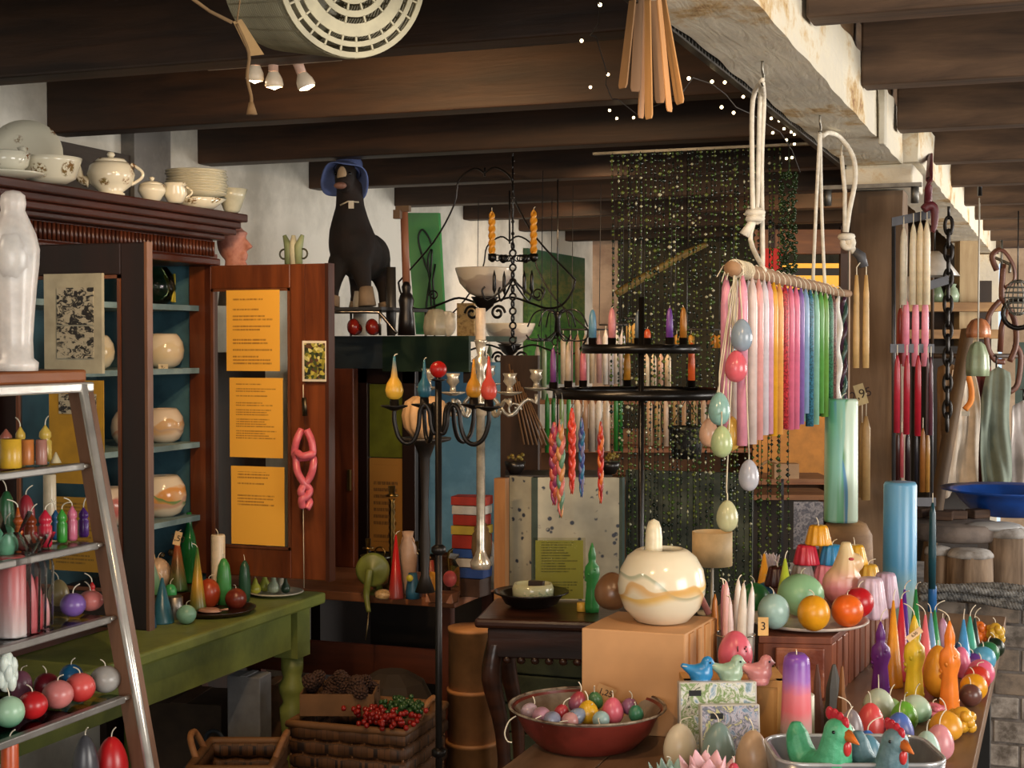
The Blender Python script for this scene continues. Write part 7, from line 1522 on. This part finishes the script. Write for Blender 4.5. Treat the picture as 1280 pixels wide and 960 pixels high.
for i in range(30): a = 2*math.pi*i/30; m.tube([(R*math.cos(a), R*math.sin(a), -.004), (R*.89*math.cos(a), R*.89*math.sin(a), -.30)], .0018, 4)
stuffpart(m.build('side_stakes', plain('8c8468', .6), e)); m = MB(); m.xf = M_; m.lathe([(R*.88, -.305), (R*.88, -.30)], 40); m.build('back_plate', plain('a8a080', .5), e)
MB().tube([(0, 0, R*.6), (0, .02, 2.36-e.location.z)], .003, 5).build('hanging_cord', plain('8c8468', .7), e)
e = thing('paper_tag', 'long beige paper tag with frayed twine hanging under the cream basket', 'tag', P(303, 30, 2.3)); o = e.location; D6 = 2.3
MB(o).prism([P(291, 27, D6), P(302, 24, D6), P(330, 68, D6), P(312, 70, D6)], fw*.001).build('card', plain('c09a68', .8), e)
m = MB(o); m.tube([P(296, 30, D6), P(311, 66, D6), P(309, 95, D6), P(314, 120, D6), P(314, 130, D6)], .0028, 6); m.tube([P(314, 128, D6), P(315, 143, D6)], [.004, .009], 7); m.tube([P(240, -2, D6-.05), P(262, 14, D6), P(290, 28, D6)], .003, 6); m.build('twine', plain('8a6c48', .9, bump=.5), e)
MB(o).tube([P(296, 28, D6), P(300, 0, D6), P(300, -60, D6)], .0015, 4).build('cord', plain('8a6c48', .9), e)
# ================================================================ RIGHT BACK: WORKSHOP CORNER
STN = plaster('8a8480', '5c5550', .9, .5, 12, .8)
cx = at(1225, 0, 4.95); PLZ = P(1225, 772, 4.7).z
e = thing('brick_plinth', 'low stone and brick plinth at the right carrying logs and rope', 'plinth', (cx.x+.15, cx.y+.25, 0)); 
random.seed(21); row = 0; z = 0
while z < PLZ-.04:
    for i in range(6):
        MB().box((-.42+.17*i+(.085 if row % 2 else 0)-.03, -.26, z+.038), (.162, .09, .07), random.uniform(-.01, .01)).build('brick', plaster(random.choice(('b8aca0', '9c8c7c', 'c0b8b0')), '6c645c', .9, .5, 10), e, bevel=.004)
    z += .079; row += 1
MB().box((0.0, .03, (z-.0)/2), (.98, .655, z)).build('mortar_core', STN, e); MB().box((0, .0, z+.012), (1.02, .66, .024)).build('cap_slab', STN, e, bevel=.006); PZ = z+.024
slabz = P(1200, 655, 4.9).z
BK = wood('4a3624', 'a48c74', 'z', .85, 4, 1.0)
for i, (px, w_, d, c) in enumerate(((1212, 56, 4.72, 0), (1172, 34, 4.78, 1), (1258, 46, 4.85, 2), (1285, 40, 4.9, 3))):
    p = at(px, PZ, d); h = slabz - PZ - (.055 if i != 2 else .0); r = w_/2*d/F; e = thing('log_stump', ('stout pale log with white plaster cap, centre of the round slab', 'narrow shadowed log at the left under the slab', 'rough cracked log with white drips', 'brown log cut by the right edge')[i], 'log', p, i, 'logs under the round slab')
    random.seed(40+i); m = MB(); m.lathe([(r*1.03, 0), (r, h*.1), (r*.98, h*.5), (r*.96, h*.86)], 22, flute=(9, .02)); m.build('trunk', BK, e)
    MB().lathe([(r*.99, h*.84), (r*.98, h*.9), (r*.85, h*.97), (r*.4, h), (1e-5, h)], 20, flute=(7, .03)).build('plaster_cap', plaster('a8a4a0', '7c746c', .9, .5, 14), e)
sc = at(1195, slabz, 4.95); e = thing('round_slab', 'grey round stone slab with thick worn edge resting on the logs', 'slab', sc + Vector((0, 0, -.055))); r = 58*4.95/F
MB().lathe([(r*.9, 0), (r*.99, .01), (r, .035), (r*.97, .052), (r*.9, .056), (1e-5, .056)], 48, flute=(13, .004)).build('slab_body', plaster('7c7068', '5c5450', .8, .4, 6, .5), e)
m = MB(); m.ball((r*.75, -r*.3, .05), (.09, .06, .016)); m.ball((r*.95, -r*.1, .045), (.07, .06, .02)); m.build('white_drips', plaster('b0b0b0', '8c8c8c', .8), e)
for i, (px, py) in enumerate(((1178, 642), (1194, 644), (1222, 645), (1150, 640))):
    e = thing('wood_offcut', ('short split log offcut at the left on the slab', 'second dark offcut on the slab', 'square dark offcut under the blue basin', 'thin flat board offcut behind the teal taper')[i], 'wood', at(px, slabz+.001, 5.0+.03*i), .4*i); MB().box((0, 0, .016), (.07, .05, .03)).build('block', wood('2c1e16', '6a4c38', 'x', .8), e, bevel=.004)
bz = slabz+.035; p = at(1262, bz, 5.15); e = thing('blue_basin', 'wide bright blue enamel basin resting above the slab', 'basin', p); r = 84*5.15/F; BL = plain('1c4ca0', .3)
MB().lathe([(r*.38, -.035), (r*.5, -.03), (r*.72, .02), (r*.8, .045), (r, .055), (r, .06), (r*.78, .052), (r*.5, -.02), (1e-5, -.028)], 48).build('body', BL, e)
# ropes coiled on the plinth
e = thing('coiled_rope', 'heap of thick grey twisted rope in front of the logs', 'rope', (cx.x+.1, cx.y-.2, PZ)); o = e.location; GR = plaster('8c8c8a', '505050', .9, .5, 60)
random.seed(9)
for q in range(6):
    y = at(1215, PZ, 4.55).y + .035*(q % 3); x0 = at(1148, PZ, 4.55).x; zq_ = PZ+.014+.022*(q//3)+.008*(q % 2); pts = []
    for t in range(40): u = t/39; pts.append(Vector((x0+.42*u+.0, y+.02*math.sin(u*5+q*1.3), zq_+.008*math.sin(u*7+q*2)+.012)))
    for ph in (0, 2.09, 4.19):
        sp = []
        for t in range(39):
            for s_ in range(3):
                u = s_/3; c_ = pts[t].lerp(pts[t+1], u); a = (t+u)*2.4+ph; sp.append(c_+Vector((0, .0065*math.cos(a), .0065*math.sin(a))))
        MB(o).tube(sp, .0068, 5).build('strand', GR, e)
a = at(1178, 0, 7.7); e = thing('dark_backing_box', 'near black tall box added as dark backing behind the chain and the work clothes', 'dark backing', a, YAW); MB().box((0, 0, .77), (.26, .3, 1.54)).build('body', plain('1a1512', .7), e, bevel=.004); MB().box((0, -.153, .77), (.24, .008, 1.48)).build('door', plain('221b16', .6), e)  # added box; the darkness behind the clothes is put into its colour
# hanging clothes
def cloth(px0, px1, yt, yb, d, col, lab, seed=0, flare=1.5, name='hanging_garment', cat='garment', ybot2=None):
    random.seed(seed); a = P((px0+px1)/2, yt, d); k = d/F; e = thing(name, lab, cat, a, YAW); w0 = (px1-px0)*k; h = (yb-yt)*k; m = MB(); NX, NZ = 26, 16; vs = []; fs = []
    ph = [random.random()*6 for _ in range(3)]
    for j in range(NZ+1):
        v = j/NZ; wd_ = w0*(.62+.38*min(1, v*flare)**.6)
        for i in range(NX+1):
            u = i/NX-.5; y = (.022*math.sin(u*9+ph[0]+v*2.2)+.008*math.sin(u*23+ph[1]-v*4))*(.25+v) + .01*math.sin(v*9+u*4+ph[2]) + .05*(u*u)
            vs.append((u*wd_+ .01*math.sin(v*5+ph[2]), y, -h*v*(1+.04*math.sin(u*9+ph[1])) - (abs(u)*.06 if v < .2 else .012)))
    for j in range(NZ):
        for i in range(NX): b = j*(NX+1)+i; fs.append((b, b+1, b+NX+2, b+NX+1))
    o_ = m.add(vs, fs).build('cloth', plain(col, .85, 0, .15, 8), e); q = o_.modifiers.new('thick', 'SOLIDIFY'); q.thickness = .004
    MB().tube([(0, .02, -.01), (0, .02, .05), (0, .06, .05)], .004, 5).build('hook', BLK, e); return e
DC = 7.3
cloth(1170, 1206, 452, 600, DC+.05, '6a5034', 'brown apron hanging left in the row of work clothes', 1)
cloth(1182, 1226, 455, 614, DC-.1, 'd0c4b4', 'pale beige apron with an orange strap', 2)
cloth(1212, 1242, 452, 612, DC, '5c2420', 'dark maroon work coat between beige and green garments', 3)
cloth(1226, 1268, 458, 606, DC-.2, '6c766a', 'grey green coat hanging at the right of the row', 4)
cloth(1262, 1300, 500, 616, DC-.1, 'd4ccc8', 'off-white cloth at the far right of the row', 5)
cloth(1220, 1262, 540, 618, DC+.12, '7c4038', 'rusty red cloth under the green coat', 6)
e = thing('work_lanyard', 'bright orange strap looped over the pale apron', 'strap', P(1208, 475, DC-.25)); o = e.location; MB(o).tube([P(1206, 460, 7.0), P(1213, 480, 7.0), P(1214, 500, 7.0), P(1206, 512, 7.0)], .014, 6).build('strap_body', plain('c87828', .7), e); MB(o).box(P(1207, 517, 7.0), (.035, .02, .02)).build('buckle', plain('b0b0a8', .5), e)
a = P(1165, 445, DC+.05); b = P(1290, 445, DC+.05); e = thing('garment_rail', 'dark rail with hooks carrying the work clothes', 'rail', (a+b)/2); m = MB((a+b)/2); m.tube([a, b], .012, 8); m.tube([b, (b.x, b.y, 2.16)], .008, 6); m.tube([a, (a.x, a.y, 2.16)], .008, 6); m.build('rail_body', plain('3a2a1c', .6), e)
# flower shaped glass lamps and leather straps
for px, yt, yb, w_, c, lab, d in ((1223, 398, 422, 28, 'b8744c', 'peach coloured flower shaped glass lampshade', 5.9), (1222, 427, 470, 27, '9aa888', 'pale green tulip shaped glass lampshade below the peach one', 5.7)):
    k = d/F; r = w_/2*k; h = (yb-yt)*k; e = thing('tulip_lampshade', lab, 'lampshade', P(px, yb, d)); o_ = MB().lathe([(r*.95, 0), (r, h*.25), (r*.92, h*.6), (r*.6, h*.9), (r*.25, h)], 48, flute=(6, .08), capb=False).build('shade', plain(c, .35), e); o_.modifiers.new('thick', 'SOLIDIFY').thickness = .004
    MB().tube([(0, 0, h), (0, 0, 2.11-e.location.z)], .003, 5).build('cable', plain('b8b0a0', .6), e)
e = thing('leather_harness', 'tangle of brown leather straps hanging on the beige far wall', 'harness', P(1252, 350, 7.2)); o = e.location; LT = plain('5c3424', .5)
for pts_ in ([(1254, 330), (1252, 370), (1256, 378), (1268, 400), (1270, 430), (1262, 452)], [(1250, 376), (1236, 395), (1234, 430), (1244, 450), (1256, 452)], [(1260, 378), (1252, 410), (1250, 440)], [(1268, 430), (1276, 445), (1272, 480), (1262, 490)], [(1246, 338), (1240, 320), (1252, 312), (1266, 330), (1268, 350), (1256, 360)]): MB(o).tube([P(x, y, 7.2) for x, y in pts_], .014, 6, flat=.5).build('strap', LT, e)
MB(o).tube([P(1252, 335, 7.2), P(1252, 300, 7.2)], .006, 5).tube([P(1262, 340, 7.15), P(1262, 330, 7.2), P(1244, 322, 7.2)], .008, 5).build('hook', metal('8a8880', .5), e); m = MB(o); m.ring(P(1273, 392, 7.1), .07, .012, 20, 6, 'y'); m.build('iron_ring', BLK, e)
e = thing('wire_basket', 'grey wire mesh basket hanging at the right edge', 'basket', P(1272, 372, 6.8)); r = 16*6.8/F
m = MB(); 
for q in range(8): a = q*math.pi/8; m.tube([(r*math.cos(t*.35)*math.cos(a), r*math.cos(t*.35)*math.sin(a), -1.4*r*math.sin(t*.35)*-1) for t in range(-4, 5)], .003, 4)
for q in range(-3, 4): m.ring((0, 0, q*r*.4), r*math.sqrt(max(.05, 1-(q*.28)**2)), .003, 18, 4)
stuffpart(m.build('mesh', plain('6c6c64', .5), e)); MB().tube([(0, 0, r), (0, 0, 2.16-e.location.z)], .003, 4).build('cord', BLK, e)
# shelf boards, timber and odd bits between post and far posts
e = thing('timber_shelf', 'rough pale timber shelf with white jugs and green bottles behind the chain', 'shelf', at(1180, 0, 8.0), YAW); e.location.z = 0; k = 8.0/F; zz = lambda py: CZ-(py-430)*k
for y in (412, 378): MB().span((-.28, 0, zz(y)-.05), (.3, .25, zz(y))).build('shelf_board', wood('7c5c3c', 'a88458', 'x', .8), e, bevel=.004)
MB().span((.1, .1, 0), (.2, .2, 2.15)).build('post', wood('8c7454', 'b09c78', 'z', .8), e); MB().span((-.3, .24, .0), (.32, .26, 1.9)).build('backing', plain('2c2018', .8), e)
for i, (x, c, hh, nm) in enumerate(((-.17, 'b8b4ac', .14, 'white enamel jug on the timber shelf behind the tapers'), (-.04, '5c6c54', .11, 'green glass float bottle on the timber shelf'), (.05, '8ca088', .1, 'pale green glass bottle on the timber shelf behind the chain'))):
    q = e.matrix_world if False else None; p = Vector((e.location.x+math.cos(YAW)*x - math.sin(YAW)*.08, e.location.y + math.sin(YAW)*x + math.cos(YAW)*.08, zz(378))); b_ = thing('shelf_jar', nm, 'jar', p); MB().lathe([(hh*.35, 0), (hh*.42, hh*.4), (hh*.3, hh*.75), (hh*.2, hh*.85), (hh*.26, hh)], 18).build('body', plain(c, .3), b_)
e = thing('conical_lampshade', 'white conical enamel lampshade hanging far behind the tapers', 'lampshade', P(1168, 345, 6.6)); MB().lathe([(.11, 0), (.05, .08), (.02, .11)], 24, capb=False, capt=False).build('shade', plain('a8a49c', .4), e).modifiers.new('thick', 'SOLIDIFY').thickness = .003; MB().tube([(0, 0, .1), (0, 0, 2.16-e.location.z)], .003, 4).build('cable', BLK, e)
e = thing('wall_board', 'narrow grey green board on the far wall at the right edge', 'board', P(1278, 500, 9.6)); MB().box((0, 0, .15), (.09, .03, .45)).build('board', plain('4c5c54', .6), e)
e = thing('slanted_plank', 'dark slanted plank leaning beside the chain', 'plank', at(1185, 0, 6.6)); o = e.location; a = P(1210, 412, 6.6); b = P(1178, 590, 6.5); MB(o).tube([a, b, Vector((b.x-.15, b.y, 0))], .03, 4).build('plank_body', wood('3c2c1c', '6a5030', 'z', .8), e)
e = thing('wall_lamp', 'small glowing copper reflector lamp under the far joists at the right', 'lamp', P(1225, 212, 6.3)); MB().lathe([(.11, 0), (.10, .03), (.04, .06), (.01, .065)], 24, capb=False).build('reflector', plain('a05c28', .4), e); MB().tube([(0,0,.06),(0,0,2.18-e.location.z)],.01,6).build('stem',BLK,e)
# far counter with box and cloth seen under the hanging tapers
e = thing('work_bench', 'bench with pale cloth and boxes seen between curtain and marbled pillar', 'bench', at(990, 0, 6.0), YAW); e.location.z = 0; k = 6.0/F; zz = lambda py: CZ-(py-430)*k
MB().span((-.17, 0, zz(618)-.02), (.16, .3, zz(618))).build('shelf_board', wood('7a4c2c', 'b07c50', 'x', .6), e); MB().span((-.17, 0, zz(598)-.014), (.16, .3, zz(598))).build('shelf_board', wood('7a4c2c', 'b07c50', 'x', .6), e)
for x in (-.17, -.05, .15): MB().span((x, 0, 0), (x+.012, .015, zz(598))).build('leg', plain('2c2c30', .5), e)
MB().span((.0, -.012, zz(685)), (.12, -.004, zz(626))).build('patterned_cloth', blotch(('8a8890', '5c5c68', 'a8a4a8', '4c4c5c'), 50), e); MB().span((-.17, .28, 0), (.16, .3, zz(622))).build('back_panel', plain('3c342c', .7), e)
b_ = thing('wooden_plane', 'small wooden box with arched handle on the work bench', 'box', at(975, zz(598), 5.9)+Vector((0, .12, 0)), YAW); MB().box((.0, 0, .03), (.1, .06, .06)).build('body', wood('9a7450', 'c09c70', 'x'), b_); MB().ring((-.06, 0, .02), .05, .006, 14, 6, 'y', .5).build('handle', wood('9a7450', 'c09c70', 'x'), b_)
b_ = thing('white_crate', 'pale grey crate on the floor under the work bench', 'crate', (at(978, 0, 6.0).x, at(978, 0, 6.0).y+.12, 0), YAW); MB().box((0, 0, .32), (.14, .15, .64)).build('body', plain('b0a8a0', .6), b_, bevel=.004)
